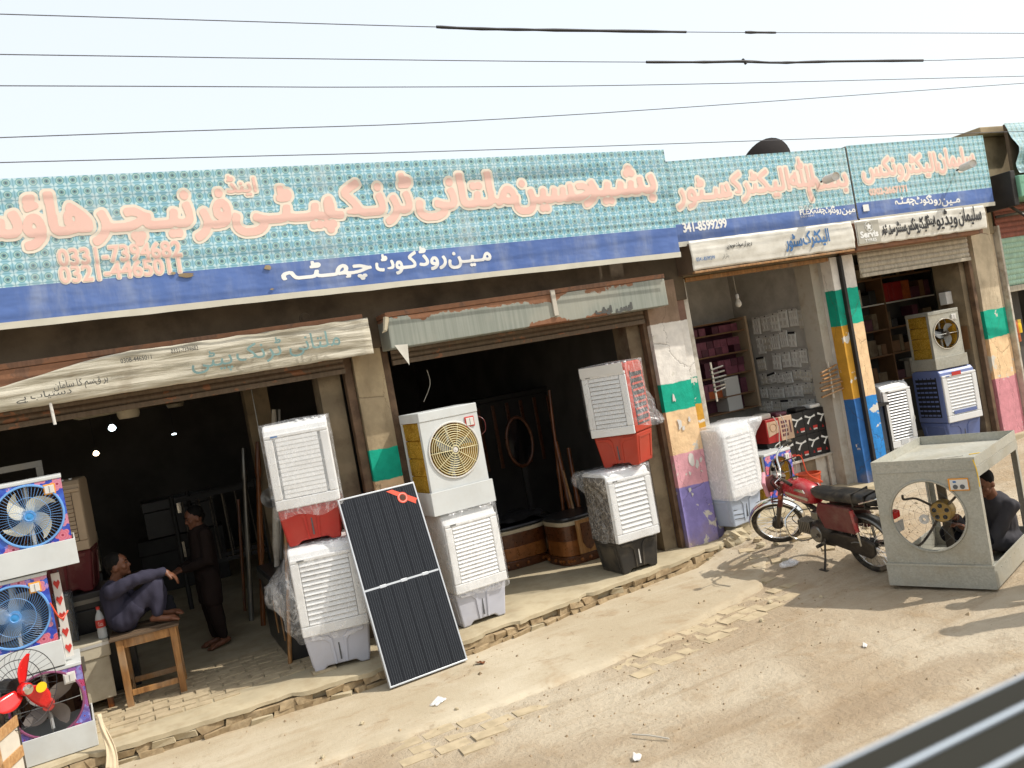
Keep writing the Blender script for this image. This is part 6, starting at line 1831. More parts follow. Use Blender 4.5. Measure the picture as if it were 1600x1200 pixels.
for k in range(8): MB().box(-.85+k*.22, -.85+k*.22+.05, -.025, -.001, 1.0, 1.9).build('rib', M['gold_dark'], wd, bevel=.006)
MB().box(-.92, .92, -.03, .52, 1.951, 2.02).build('cornice', M['wood_black'], wd, bevel=.01)
mi = thing('oval_mirror', 'dim oval mirror frame in the dark of the second shop', 'mirror', at(812, 690, y=10.2))
MB().ring((0, 0, 0), .32, .022, 'y', 40, 8, rx=.18).build('frame', M['gold_dark'], mi, smooth=60)
X = Matrix.Diagonal((.165/.3, 1, 1, 1))
MB().lathe([(.001, 0), (.3, 0), (.3, .01), (.001, .01)], 36, axis='y', X=X).build('glass', plain('dark_mirror', (.05, .05, .055), .08, .9, .1, 4, 0), mi)
MB().box(-.03, .03, .0, .04, -mi.location.z+FZ, -.335).build('stand', M['wood_black'], mi)
cb = thing('cabinet', 'dark low cabinet along the back of the second shop', 'cabinet', (3.3, 11.0, FZ))
MB().box(-.8, .65, 0, .5, 0, 1.0).build('body', M['wood_black'], cb, bevel=.01)
for k in range(3): MB().box(-.76+k*.47, -.34+k*.47, -.02, -.001, .1, .9).build('door', M['gold_dark'], cb, bevel=.006)
tag(MB().tube(smoothpath([at(667, 578, y=8.6), at(672, 600, y=8.6), at(662, 628, y=8.6)]), .004, 5).build('dangling_wire', M['cord_white']), 'short pale wire dangling inside the second shop opening', 'wire')

# stock heaped in the dark at the back of the left shop
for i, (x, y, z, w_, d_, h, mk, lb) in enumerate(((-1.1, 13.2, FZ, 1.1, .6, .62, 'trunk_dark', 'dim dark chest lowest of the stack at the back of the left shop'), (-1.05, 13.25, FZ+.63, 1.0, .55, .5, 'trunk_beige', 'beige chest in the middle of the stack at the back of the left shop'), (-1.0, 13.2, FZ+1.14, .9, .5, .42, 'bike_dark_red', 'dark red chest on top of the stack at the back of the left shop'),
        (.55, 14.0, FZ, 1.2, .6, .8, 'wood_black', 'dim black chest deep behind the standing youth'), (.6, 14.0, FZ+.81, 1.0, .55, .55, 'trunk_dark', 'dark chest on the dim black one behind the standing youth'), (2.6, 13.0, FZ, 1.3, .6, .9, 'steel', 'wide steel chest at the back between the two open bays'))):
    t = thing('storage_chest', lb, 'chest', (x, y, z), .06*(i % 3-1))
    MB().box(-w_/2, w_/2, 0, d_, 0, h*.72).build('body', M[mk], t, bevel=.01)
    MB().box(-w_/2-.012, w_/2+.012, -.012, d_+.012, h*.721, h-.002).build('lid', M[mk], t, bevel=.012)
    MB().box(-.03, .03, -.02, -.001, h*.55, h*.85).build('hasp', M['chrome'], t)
for i, (x, y, lb) in enumerate(((1.0, 12.2, 'nearer dim bed headboard leaning in the left shop'), (1.25, 12.7, 'farther dim bed headboard leaning in the left shop'))):
    t = thing('headboard', lb, 'headboard', (x, y, FZ), 0, rot=(-.12, 0, .15*i))
    for k in (-.55, .55): MB().tube([(k, 0, 0), (k, 0, 1.5)], .03, 8).build('post', M['wood_black'], t, smooth=50)
    for z in (.5, 1.4): MB().box(-.52, .52, -.015, .015, z, z+.05).build('rail', M['wood_black'], t)
    for k in range(6): MB().tube([(-.42+k*.168, 0, .551), (-.42+k*.168, 0, 1.399)], .012, 6).build('bar', M['dark_metal'], t)
# ------------------------------------------------------------------ motorbike on its side stand
random.seed(3)
hf = at(1217, 817, z=.38); hr = at(1357, 848, z=.272)
hd = math.atan2(hf.y-hr.y, hf.x-hr.x)
WB, WR = 1.19, .272
mid = (hf+hr)/2
rear = Vector((mid.x-math.cos(hd)*WB/2, mid.y-math.sin(hd)*WB/2, 0)); front = Vector((mid.x+math.cos(hd)*WB/2, mid.y+math.sin(hd)*WB/2, 0))
zr, zf_ = gz(rear.x, rear.y)+.005, gz(front.x, front.y)+.015
bike = thing('motorbike', 'worn red motorbike with black seat leaning on its stand before the packet shop', 'motorbike', (rear.x, rear.y, zr))
bike.rotation_mode = 'XYZ'
bike.matrix_world = Matrix.Translation((rear.x, rear.y, zr)) @ Matrix.Rotation(hd, 4, 'Z') @ Matrix.Rotation(-math.atan2(zf_-zr, WB), 4, 'Y') @ Matrix.Rotation(R(-7), 4, 'X')
Hd = Vector((.985, 0, .80)); axs = Vector((-.42, 0, .91)).normalized()
ST = Matrix.Translation(Hd) @ Matrix.Rotation(R(43), 4, axs) @ Matrix.Translation(-Hd)
def wheel(cx, X, nm='wheel'):
    w_ = MB().ring((cx, 0, WR), WR-.026, .027, 'y', 56, 10, X=X).build('tyre', M['rubber'], bike, smooth=60)
    MB().ring((cx, 0, WR), WR-.052, .010, 'y', 56, 6, X=X).build('rim', M['chrome'], bike, smooth=60)
    MB().lathe([(.001, -.055), (.03, -.055), (.055, -.045), (.06, .045), (.03, .06), (.001, .06)], 24, axis='y', c=(cx, 0, WR), X=X).build('hub', M['dark_metal'], bike, smooth=40)
    b = MB()
    for i in range(36):
        a = 2*PI*i/36; a2 = a+(.5 if i % 2 else -.5); s = .03 if i % 4 < 2 else -.03
        b.tube([(cx+.05*math.cos(a2), s, WR+.05*math.sin(a2)), (cx+(WR-.055)*math.cos(a), 0, WR+(WR-.055)*math.sin(a))], .0022, 4, X=X)
    b.build('spokes', M['chrome'], bike)
def fender(cx, r, a0, a1, wd, X, mat, n=18, droop=.018):
    b = MB()
    b.grid(lambda u, v: (cx+(r-droop*((2*v-1)**2))*math.cos(lerp(a0, a1, u)), wd*(v-.5), WR+(r-droop*((2*v-1)**2))*math.sin(lerp(a0, a1, u))), n, 6, X=X)
    o = b.build('mudguard', mat, bike, smooth=180)
    m = o.modifiers.new('t', 'SOLIDIFY'); m.thickness = .003
wheel(0, Matrix.Identity(4)); wheel(WB, ST)
fender(WB, WR+.030, R(8), R(172), .115, ST, M['chrome'])
fender(0, WR+.035, R(35), R(165), .13, Matrix.Identity(4), M['steel'])
def loft(st, n=20, e=2.6):
    b = MB(); rows = []
    for (x, z, hw, hh) in st:
        rows.append([(x, hw*(abs(math.cos(a))**(2/e))*(1 if math.cos(a) > 0 else -1), z+hh*(abs(math.sin(a))**(2/e))*(1 if math.sin(a) > 0 else -1)) for a in [2*PI*i/n for i in range(n)]])
    b.v = [Vector(p) for r in rows for p in r]
    for j in range(len(rows)-1):
        for i in range(n): b.f.append([j*n+i, j*n+(i+1) % n, (j+1)*n+(i+1) % n, (j+1)*n+i]); b.mi.append(0)
    b.f += [[i for i in range(n)], [(len(rows)-1)*n+i for i in range(n)][::-1]]; b.mi += [0, 0]
    return b
tank = loft([(.53, .66, .055, .05), (.56, .685, .085, .085), (.64, .70, .105, .105), (.74, .715, .112, .115), (.84, .725, .108, .108), (.91, .72, .09, .085), (.955, .70, .055, .045)]).build('fuel_tank', M['bike_red'], bike, smooth=60)
MB().lathe([(.001, .0), (.03, 0), (.03, .018), (.001, .022)], 18, c=(.80, 0, .832)).build('fuel_cap', M['chrome'], tank, smooth=40)
for s in (-1, 1):
    MB().prism([(.58, .66), (.86, .70), (.86, .718), (.58, .685)], s*.104, s*.116).build('tank_stripe', M['trim_cream'], tank)
seat = loft([(-.22, .745, .05, .02), (-.20, .75, .09, .045), (-.05, .755, .115, .058), (.2, .745, .115, .055), (.36, .73, .11, .052), (.50, .735, .095, .05), (.57, .745, .06, .03)], e=3.2).build('seat', M['seat_black'], bike, smooth=60)
for x in (-.12, .02): MB().box(x, x+.012, -.118, .118, .69, .816).build('seat_strap', M['seat_black'], seat)
MB().prism([(.06, .40), (.42, .40), (.50, .56), (.46, .66), (.08, .66), (.02, .55)], .07, .115).build('side_panel', M['bike_dark_red'], bike, bevel=.012)
MB().prism([(.06, .40), (.42, .40), (.50, .56), (.46, .66), (.08, .66), (.02, .55)], -.115, -.07).build('side_panel', M['bike_dark_red'], bike, bevel=.012)
fr_b = MB()
fr_b.tube(smoothpath([(.99, 0, .78), (.80, 0, .62), (.55, 0, .50), (.40, 0, .32)], 4), .025, 8)
fr_b.tube([(.50, .06, .58), (.0, .07, .66), (-.22, .07, .70)], .014, 6); fr_b.tube([(.50, -.06, .58), (.0, -.07, .66), (-.22, -.07, .70)], .014, 6)
fr_b.tube([Hd-axs*.12, Hd+axs*.05], .03, 10)
fr_b.build('frame', M['dark_metal'], bike, smooth=50)
# engine
en = loft([(.36, .30, .06, .08), (.40, .30, .10, .115), (.52, .30, .105, .12), (.62, .31, .09, .10), (.66, .32, .06, .07)], e=3).build('engine', M['dark_metal'], bike, smooth=50)
MB().lathe([(.001, .098), (.07, .106), (.085, .095), (.09, .06)], 24, axis='y', c=(.56, 0, .30)).build('engine_cover', M['steel'], en, smooth=40)
b = MB()
for k in range(7): b.box(.66+k*.024, .672+k*.024, -.07, .07, .27, .40)
b.box(.64, .84, -.045, .045, .29, .38); b.build('cylinder_fin', M['steel'], en)
MB().tube(smoothpath([(.80, -.02, .30), (.84, -.08, .20), (.7, -.12, .17), (.3, -.13, .20), (-.2, -.13, .26)], 5), [.016]*12+[.016, .02, .03, .034, .034, .034, .034, .034, .03], 10).build('exhaust', M['chrome'], bike, smooth=60)
MB().prism([(-.12, .22), (-.06, .17), (.30, .22), (.42, .24), (.44, .34), (.30, .37), (-.04, .36), (-.12, .32)], .065, .10).build('chain_case', M['dark_metal'], bike, bevel=.015)
sw = MB(); sw.tube([(.36, .06, .30), (0, .075, WR)], .016, 8); sw.tube([(.36, -.06, .30), (0, -.075, WR)], .016, 8); sw.build('swing_arm', M['dark_metal'], bike)
for s in (-1, 1):
    sh = MB().tube([(.02, s*.10, WR+.02), (.04, s*.10, .45)], .014, 8).build('shock_absorber', M['chrome'], bike, smooth=60)
    MB().tube([(.035, s*.10, .43), (.07, s*.10, .64)], .022, 12).build('shock_cover', M['bike_red'], sh, smooth=40)
MB().tube(smoothpath([(.46, .10, .28), (.42, .18, .12), (.40, .24, .012)], 4), .011, 6).build('side_stand', M['dark_metal'], bike)
MB().box(.36, .46, .22, .26, -.004, .012).build('stand_foot', M['dark_metal'], bike)
pg = MB(); pg.tube([(.44, -.22, .25), (.44, .22, .25)], .010, 6); pg.build('foot_bar', M['dark_metal'], bike)
for s in (-1, 1): MB().tube([(.44, s*.14, .25), (.44, s*.24, .25)], .018, 8).build('foot_peg', M['rubber'], bike, smooth=40)
MB().tube(smoothpath([(.56, .11, .28), (.66, .13, .24), (.72, .14, .22)], 3), .007, 6).build('gear_lever', M['steel'], bike)
tl_ = MB().box(-.36, -.30, -.045, .045, .60, .67).build('tail_lamp', M['fan_red'], bike, bevel=.012)
MB().box(-.345, -.335, -.08, .08, .46, .56).build('number_plate', M['white_card'], bike)
MB().tube(smoothpath([(-.05, .11, .73), (-.24, .10, .80), (-.30, 0, .82), (-.24, -.10, .80), (-.05, -.11, .73)], 5), .009, 6).build('grab_rail', M['chrome'], bike, smooth=60)
# front end, turned to the left
for s in (-1, 1):
    a = Vector((WB, s*.075, WR)); b_ = Vector((.985, s*.075, .80))
    fk = MB().tube([a, a.lerp(b_, .5)], .022, 10, X=ST).build('fork_leg', M['dark_metal'], bike, smooth=50)
    MB().tube([a.lerp(b_, .48), b_+(b_-a)*.02], .026, 10, X=ST).build('fork_cover', M['bike_dark_red'], bike, smooth=50)
MB().tube([(1.02, 0, .80), (1.06, 0, .79), (1.13, 0, .77), (1.16, 0, .765)], [.05, .075, .085, .08], 20, X=ST).build('headlamp_shell', M['bike_dark_red'], bike, smooth=50)
pc = MB().box(1.145, 1.185, -.105, .105, .68, .87, X=ST).build('headlamp_cover', M['pink'], bike, bevel=.014)
for i in range(3):
    for j in range(3): MB().sph((1.187, -.05+.05*i, .73+.045*j), (.004, .013, .013), 8, 6, X=ST).build('dot', M['black_ink'], pc)
MB().lathe([(.001, 0), (.04, 0), (.045, .03), (.001, .04)], 18, X=ST @ Matrix.Translation((1.03, 0, .86)) @ Matrix.Rotation(R(-20), 4, 'Y')).build('speedometer', M['steel'], bike, smooth=40)
hb = MB()
for s in (-1, 1):
    hb.tube(smoothpath([(.985, 0, .86), (.99, s*.10, .87), (.99, s*.19, .97), (.92, s*.30, 1.0), (.87, s*.36, .99)], 5), .011, 8, X=ST)
hb.build('handlebar', M['chrome'], bike, smooth=60)
for s in (-1, 1):
    MB().tube([(.92, s*.30, 1.0), (.84, s*.40, .985)], .017, 10, X=ST).build('grip', M['rubber'], bike, smooth=50)
    MB().tube(smoothpath([(.95, s*.27, 1.0), (1.0, s*.33, .995), (.95, s*.41, .985)], 3), .006, 6, X=ST).build('brake_lever', M['chrome'], bike)
    MB().tube([(1.02, s*.09, .70), (1.04, s*.15, .70)], .008, 6, X=ST).build('indicator_stalk', M['chrome'], bike)
    MB().sph((1.04, s*.17, .70), (.025, .022, .025), 10, 8, X=ST).build('indicator', M['box_orange'], bike, smooth=60)
MB().tube([(.97, .24, .99), (.95, .27, 1.16)], .006, 6, X=ST).build('mirror_stem', M['chrome'], bike)
MB().lathe([(.001, 0), (.045, 0), (.04, .014), (.001, .018)], 16, axis='x', c=(0, 0, 0), X=ST @ Matrix.Translation((.95, .27, 1.19))).build('mirror', M['chrome'], bike, smooth=40)
MB().tube(smoothpath([(.95, .2, .98), (1.08, .12, .88), (1.05, .06, .70), (1.0, .04, .60)], 5), .006, 5, X=ST).build('brake_cable', M['cable'], bike)
MB().tube(smoothpath([(.72, .15, .22), (.80, .22, .30), (.84, .20, .45), (.80, .05, .55)], 4), .010, 6).build('crash_bar', M['chrome'], bike, smooth=50)

MB().tube(smoothpath([(.95, -.2, .98), (1.10, -.1, .90), (1.06, -.05, .66), (.80, -.05, .55), (.66, -.04, .36)], 5), .0055, 5, X=None).build('clutch_cable', M['cable'], bike)
MB().tube(smoothpath([(1.05, .05, .84), (1.14, .08, .62), (1.18, .06, .42), (WB, .06, WR+.03)], 5), .005, 5, X=ST).build('speedometer_cable', M['cable'], bike)
MB().tube(smoothpath([(.80, .05, .33), (.86, .09, .42), (.74, .08, .52), (.60, .06, .56)], 5), .005, 5).build('spark_lead', M['cable'], bike)
MB().box(.55, .64, -.04, .05, .43, .52).build('carburettor', M['steel'], bike, bevel=.012)
MB().tube(smoothpath([(.47, -.10, .30), (.50, -.16, .34), (.58, -.17, .44), (.60, -.21, .45)], 4), .009, 6).build('kick_lever', M['steel'], bike)
MB().tube(smoothpath([(.0, .085, WR+.03), (.05, .125, WR+.06), (.10, .14, WR+.05)], 4), .006, 5).build('brake_rod', M['steel'], bike)
MB().ring((0, .082, WR), .085, .007, 'y', 32, 5).build('sprocket', M['steel'], bike)
for s in (-1, 1): MB().prism([(.60, .735), (.74, .748), (.72, .775), (.62, .77)], s*.108, s*.114).build('tank_badge', M['chrome'], tank)

# ------------------------------------------------------------------ people
def hand(prims, wr, d, nrm, side, L=.085, curl=.6):
    """palm, four fingers and a thumb growing from the wrist along d; nrm = back of the hand"""
    d = d.normalized(); nrm = (nrm-d*nrm.dot(d)).normalized(); s = d.cross(nrm)*side
    pc_ = wr+d*.045
    prims.append(('c', wr, .026, wr+d*.03, .028))
    for k in range(4):
        o = s*((k-1.5)*.019)
        prims.append(('c', wr+d*.02+o*.6, .016, wr+d*.085+o, .0125))
        ln = (.036, .042, .040, .030)[k]
        a = wr+d*.085+o; q = d
        for j in range(3):
            q = (q*math.cos(curl*.55)-nrm*math.sin(curl*.55)).normalized()
            b_ = a+q*ln*(1, .75, .55)[j]
            prims.append(('c', a, .0115-.001*j, b_, .0105-.001*j)); a = b_
    tb = wr+d*.03-s*.028
    q = (d*.75-s*.6-nrm*.25).normalized()
    prims.append(('c', wr+d*.015-s*.012, .017, tb+q*.02, .0135)); prims.append(('c', tb+q*.02, .013, tb+q*.055+d*.012, .010))
def person(label, J, face, skin, top, trous, hem=.55, pose_up=None, foot_d=None, hands=(None, None), hand_n=(None, None), thick=1.0, hair='hair', cap=False, curl=.6):
    """J: joints in world space; one continuous body with shirt, trousers and hair as children"""
    base = (J['hip_l']+J['hip_r'])/2
    t = thing('person', label, 'person', (base.x, base.y, min(J['toe_l'].z, J['toe_r'].z)))
    off = -t.location
    P = {k: v+off for k, v in J.items()}
    f = face.normalized(); up = (pose_up or (J['head']-J['neck'])).normalized(); up = (up-f*up.dot(f)).normalized(); sd_ = f.cross(up)   # sd_ = person's right
    rot = Matrix((( sd_.x, f.x, up.x), (sd_.y, f.y, up.y), (sd_.z, f.z, up.z))).to_4x4()
    sk = []
    h = P['head']
    sk += [('e', h+up*.02, (.073, .092, .095), rot), ('e', h+f*.030-up*.045, (.052, .062, .062), rot), ('c', P['neck']-up*.02, .055, h-up*.05-f*.01, .052)]
    sk += [('c', h+f*.085+up*.012, .010, h+f*.100-up*.020, .013), ('c', h+f*.080-up*.052-sd_*.016, .008, h+f*.080-up*.052+sd_*.016, .008), ('e', h+f*.075-up*.088, (.024, .02, .018), rot)]
    for s in (-1, 1):
        sk.append(('e', h+sd_*s*.074-f*.008-up*.012, (.012, .022, .032), rot)); sk.append(('c', h+f*.078+sd_*s*.012+up*.034, .010, h+f*.072+sd_*s*.045+up*.032, .009))
        sk.append(('e', h+f*.062+sd_*s*.040-up*.022, (.022, .02, .02), rot))
    sc_ = (P['sh_l']+P['sh_r'])/2; hc_ = (P['hip_l']+P['hip_r'])/2
    sk += [('c', sc_, .085*thick, hc_, .09*thick), ('c', P['sh_l'], .05, P['sh_r'], .05), ('c', P['hip_l'], .075, P['hip_r'], .075), ('c', sc_, .06, P['neck'], .05)]
    for a in 'lr':
        sk += [('c', P['sh_'+a], .047, P['el_'+a], .036), ('c', P['el_'+a], .036, P['wr_'+a], .025)]
        sk += [('c', P['hip_'+a], .075, P['kn_'+a], .05), ('c', P['kn_'+a], .048, P['an_'+a], .034)]
        d = P['toe_'+a]-P['an_'+a]
        heel = P['an_'+a]-d.normalized()*.045+Vector((0, 0, -.03))
        sk += [('c', P['an_'+a], .034, heel, .030), ('c', heel, .028, P['toe_'+a]-d*.25, .030)]
        lat = Vector((0, 0, 1)).cross(d).normalized()
        for k in range(5): sk.append(('c', P['toe_'+a]-d*.3+lat*(k-2)*.016, .016, P['toe_'+a]+lat*(k-2)*.018-d*(.03*abs(k-1)), .0115))
        i = 0 if a == 'l' else 1
        dd_ = hands[i] or (P['wr_'+a]-P['el_'+a]); nn = hand_n[i] or Vector((0, 0, 1))
        hand(sk, P['wr_'+a], dd_, nn, 1 if a == 'l' else -1, curl=curl)
    blob('body', sk, M[skin], t, .0075, 3)
    # kameez
    ch = sc_.lerp(hc_, .35)
    sh = [('c', sc_, .115*thick, ch, .125*thick), ('c', ch, .125*thick, hc_, .135*thick), ('c', P['sh_l'], .066, P['sh_r'], .066), ('c', P['hip_l'], .10, P['hip_r'], .10), ('c', sc_, .075, P['neck']-up*.015, .062)]
    for a in 'lr':
        sh += [('c', P['sh_'+a], .070, P['el_'+a], .060), ('c', P['el_'+a], .060, P['el_'+a].lerp(P['wr_'+a], .93), .046)]
        sh += [('c', P['hip_'+a], .105, P['hip_'+a].lerp(P['kn_'+a], hem), .105)]
    if hem > .7: sh.append(('c', P['hip_l'].lerp(P['kn_l'], hem), .105, P['hip_r'].lerp(P['kn_r'], hem), .105))
    blob('shirt', sh, M[top], t, .011, 4, .017, 9)
    tr = []
    for a in 'lr':
        tr += [('c', P['hip_'+a], .100, P['kn_'+a], .082), ('c', P['kn_'+a], .082, P['kn_'+a].lerp(P['an_'+a], .86), .060)]
    tr.append(('c', P['hip_l'], .09, P['hip_r'], .09))
    blob('trousers', tr, M[trous], t, .011, 4, .018, 9)
    hr_ = [('e', h+up*.042-f*.022, (.080, .094, .088), rot), ('c', h-f*.07-up*.01, .045, h-f*.055-up*.055, .03)]
    blob('hair', hr_, M[hair], t, .009, 3, .004, 40)
    eyes = MB()
    for s in (-1, 1): eyes.sph(h+f*.083+sd_*s*.030+up*.012, (.009, .009, .006), 8, 6)
    eyes.build('eye', M['black_ink'], t, smooth=60)['kind'] = 'stuff'
    br = MB()
    for s in (-1, 1): br.tube([h+f*.094+sd_*s*.014+up*.034, h+f*.086+sd_*s*.046+up*.036], .004, 5)
    br.build('eyebrow', M['hair'], t)['kind'] = 'stuff'
    return t
A = lambda px, py, y: at(px, py, y=y)
Vc = Vector
# man resting on the stool, one knee drawn up
ys = 8.72
hz_ = FZ+SH
hip = Vc((A(196, 980, ys).x, ys, hz_+.115))
J = dict(head=A(184, 884, ys), neck=A(177, 914, ys+.02), sh_r=A(172, 926, ys-.15), sh_l=A(180, 924, ys+.17),
         hip_r=hip+Vc((0, -.09, 0)), hip_l=hip+Vc((0, .09, 0)),
         kn_r=A(242, 912, ys-.13), an_r=Vc((A(246, 962, ys-.14).x, ys-.14, hz_+.085)), toe_r=Vc((A(280, 965, ys-.17).x, ys-.17, hz_+.02)),
         kn_l=A(246, 925, ys+.17), an_l=Vc((A(255, 962, ys+.10).x, ys+.10, hz_+.085)), toe_l=Vc((A(288, 965, ys+.06).x, ys+.06, hz_+.02)),
         el_r=A(212, 905, ys-.20), wr_r=A(256, 893, ys-.16), el_l=A(208, 935, ys+.2), wr_l=A(240, 935, ys+.22))
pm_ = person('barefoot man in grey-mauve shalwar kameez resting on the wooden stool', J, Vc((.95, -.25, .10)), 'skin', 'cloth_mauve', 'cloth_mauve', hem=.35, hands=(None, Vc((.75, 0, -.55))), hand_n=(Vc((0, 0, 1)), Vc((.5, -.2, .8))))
# a dark bundle by his feet
bd = thing('cloth_bundle', 'dark blue bundle on the stool behind the resting man', 'bundle', (A(262, 955, ys+.02).x+.02, ys+.13, hz_+.002))
blob('bundle', [('e', (0, 0, .075), (.07, .07, .075)), ('e', (.01, .02, .15), (.05, .05, .05))], M['cloth_black'], bd, .012, 4, .01, 12)
# youth standing in the dark
yb_ = 10.4
def stand(x, y, z0, hgt, fdir, arm='down', px=None):
    k = hgt/1.70; f = fdir.normalized(); r = Vc((f.y, -f.x, 0)); o = Vc((x, y, z0)); u = Vc((0, 0, 1))
    J = dict(head=o+u*1.58*k+f*.03, neck=o+u*1.42*k, toe_l=o-r*.10+f*.16+u*.015, toe_r=o+r*.10+f*.16+u*.015)
    for a, s in (('l', -1), ('r', 1)):
        J['sh_'+a] = o+r*s*.175*k+u*1.37*k; J['hip_'+a] = o+r*s*.09*k+u*.88*k; J['kn_'+a] = o+r*s*.10*k+u*.48*k+f*.02; J['an_'+a] = o+r*s*.10*k+u*.085*k-f*.02
        if arm == 'fold':
            J['el_'+a] = o+r*s*.22*k+u*1.06*k+f*.03; J['wr_'+a] = o+r*s*.07*k+u*1.02*k+f*.28*k
        else:
            J['el_'+a] = o+r*s*.235*k+u*1.09*k-f*.02; J['wr_'+a] = o+r*s*.25*k+u*.84*k+f*.07
    return J
pb_ = at(345, 1008, z=FZ)
person('youth in dark brown shalwar kameez standing in the dim left shop, hands together', stand(pb_.x, pb_.y, FZ, 1.50, Vc((-1, -.25, 0)), 'fold'), Vc((-1, -.25, -.22)), 'skin_light', 'cloth_brown', 'cloth_brown', hem=.75, hand_n=(Vc((0, 0, 1)), Vc((0, 0, 1))))
# mechanic crouching at the open back of the cabinet
g0 = .016
B_ = lambda px, py, x: at(px, py, x=x)
hipc = B_(1572, 868, 7.20); hipc.z = .15
J = dict(head=B_(1538, 755, 6.96), neck=B_(1551, 777, 7.06), sh_r=B_(1560, 789, 7.12)+Vc((-.02, .16, 0)), sh_l=B_(1556, 789, 7.08)+Vc((.02, -.15, 0)),
         hip_l=hipc+Vc((0, -.09, 0)), hip_r=hipc+Vc((0, .09, 0)),
         kn_l=B_(1512, 848, 6.76)+Vc((.02, -.05, .02)), kn_r=B_(1490, 838, 6.72)+Vc((0, .05, .02)),
         el_l=B_(1536, 850, 6.92)+Vc((0, -.06, 0)), el_r=B_(1524, 832, 6.88)+Vc((0, .13, 0)), wr_l=B_(1506, 825, 6.66), wr_r=B_(1502, 814, 6.64)+Vc((0, .05, .02)))
for a in 'lr':
    J['an_'+a] = Vc((J['kn_'+a].x+.20, J['kn_'+a].y+.02, g0+.08)); J['toe_'+a] = Vc((J['kn_'+a].x+.02, J['kn_'+a].y, g0+.02))
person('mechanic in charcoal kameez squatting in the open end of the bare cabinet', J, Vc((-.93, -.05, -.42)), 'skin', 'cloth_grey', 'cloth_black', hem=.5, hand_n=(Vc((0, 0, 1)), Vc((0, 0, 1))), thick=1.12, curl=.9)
# two unseen passers-by added just out of frame at right so their shadows reach in
for i, (x, y, hg, fd, c1, lb) in enumerate(((6.62, 4.02, 1.72, Vc((-.3, -1, 0)), 'cloth_mauve', 'unseen passer-by added for a shadow, in mauve-grey kameez at the roadside right of the bare cabinet'), (7.05, 4.36, 1.66, Vc((.4, -1, 0)), 'cloth_brown', 'unseen passer-by added for a shadow, in dark brown kameez standing beside the mauve-clad one'))):
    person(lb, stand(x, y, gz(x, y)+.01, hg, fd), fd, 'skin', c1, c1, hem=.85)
# ------------------------------------------------------------------ lower left corner: red fan, steel drum, crate, sack
random.seed(9)
yf = 7.02
hubp = at(26, 1083, y=yf)
pf = thing('pedestal_fan', 'pedestal fan with red blades and bent black guard, in front of the lowest flowered cooler', 'fan', (hubp.x, yf+.10, .005), .70)
hz2 = hubp.z-.005
MB().lathe([(.001, -.12), (.035, -.115), (.04, -.09), (.025, -.085), (.001, -.085)], 20, axis='y', c=(0, 0, hz2)).build('nose_cap', M['chrome'], pf, smooth=40)
bm = MB()
def rb(u, v):
    r = lerp(.045, .24, u); ww = .11*(.7+.45*math.sin(PI*min(1, u*1.05)))*(1-.5*max(0, u-.8)/.2)
    a = .25*u*u; x = (v-.5)*ww; tw = .45
    return (r*math.sin(a)+x*math.cos(tw)*math.cos(a), x*math.sin(tw)-.06, r*math.cos(a)-x*math.cos(tw)*math.sin(a))
bm.grid(rb, 10, 5); bme_ = bm.mesh('fan_blade', smooth=180)
for k, a in enumerate((.10, .10+2.09, .10+4.19)):
    o = link('fan_blade', bme_, M['fan_red'], pf, (0, 0, hz2), (0, a, 0)); m = o.modifiers.new('t', 'SOLIDIFY'); m.thickness = .003
MB().lathe([(.001, -.105), (.045, -.10), (.045, -.05), (.001, -.05)], 20, axis='y', c=(0, 0, hz2)).build('hub', M['fan_red'], pf, smooth=40)
X = Matrix.Diagonal((1.0, 1, .85, 1))
MB().lathe([(.001, -.093), (.042, -.093), (.042, -.091), (.001, -.091)], 22, axis='y', c=(.10, -.012, hz2/.85-.03), X=X).build('yellow_sticker', M['yellow'], pf)
gm = MB()
for i in range(34):
    a = 2*PI*i/34; gm.tube([(.05*math.cos(a), -.02, hz2+.05*math.sin(a)), (.20*math.cos(a), .02, hz2+.20*math.sin(a)), (.27*math.cos(a), -.04, hz2+.27*math.sin(a))], .0016, 4)
for r in (.14, .2, .27): gm.ring((0, .02 if r < .25 else -.04, hz2), r, .003, 'y', 44, 4)
gm.build('guard', M['cable'], pf)
MB().tube([(0, .10, .03), (0, .10, hz2)], .018, 8).build('pole', M['black_pl'], pf)
MB().lathe([(.001, .0), (.07, .0), (.075, .1), (.001, .14)], 20, axis='y', c=(0, .03, hz2)).build('motor', M['black_pl'], pf, smooth=40)
MB().lathe([(.001, 0), (.20, 0), (.19, .025), (.03, .04), (.001, .04)], 26, c=(0, .10, 0)).build('base', M['black_pl'], pf, smooth=40)
q = at(2, 1195, y=6.9)
dr = thing('steel_drum', 'dull steel drum cut off by the left edge of the picture', 'drum', (q.x-.165, 7.06, .005))
dh = at(8, 1092, y=6.9).z-.005
MB().lathe([(.001, .0), (.21, .0), (.215, .03), (.21, .05), (.21, dh*.5), (.216, dh*.5+.02), (.21, dh*.5+.04), (.21, dh-.02), (.216, dh), (.19, dh), (.001, dh-.01)], 40).build('drum', M['steel'], dr, smooth=35)
q = at(34, 1192, y=6.75)
cr = thing('wooden_crate', 'slatted wooden crate of yellow and white packets at the lower left corner', 'crate', (q.x-.31, 6.80, .005), -.30)
ch2 = at(34, 1128, y=6.75).z
for k in range(4):
    z = .02+k*(ch2-.06)/3.3
    MB().box(-.22, .20, -.01, .004, z, z+.075).build('slat', M['crate'], cr, bevel=.003)
    MB().box(.186, .20, .005, .34, z, z+.075).build('slat', M['crate'], cr, bevel=.003)
for x in (-.22, .155): MB().box(x, x+.045, .0045, .04, 0, ch2).build('corner_post', M['crate'], cr, bevel=.003)
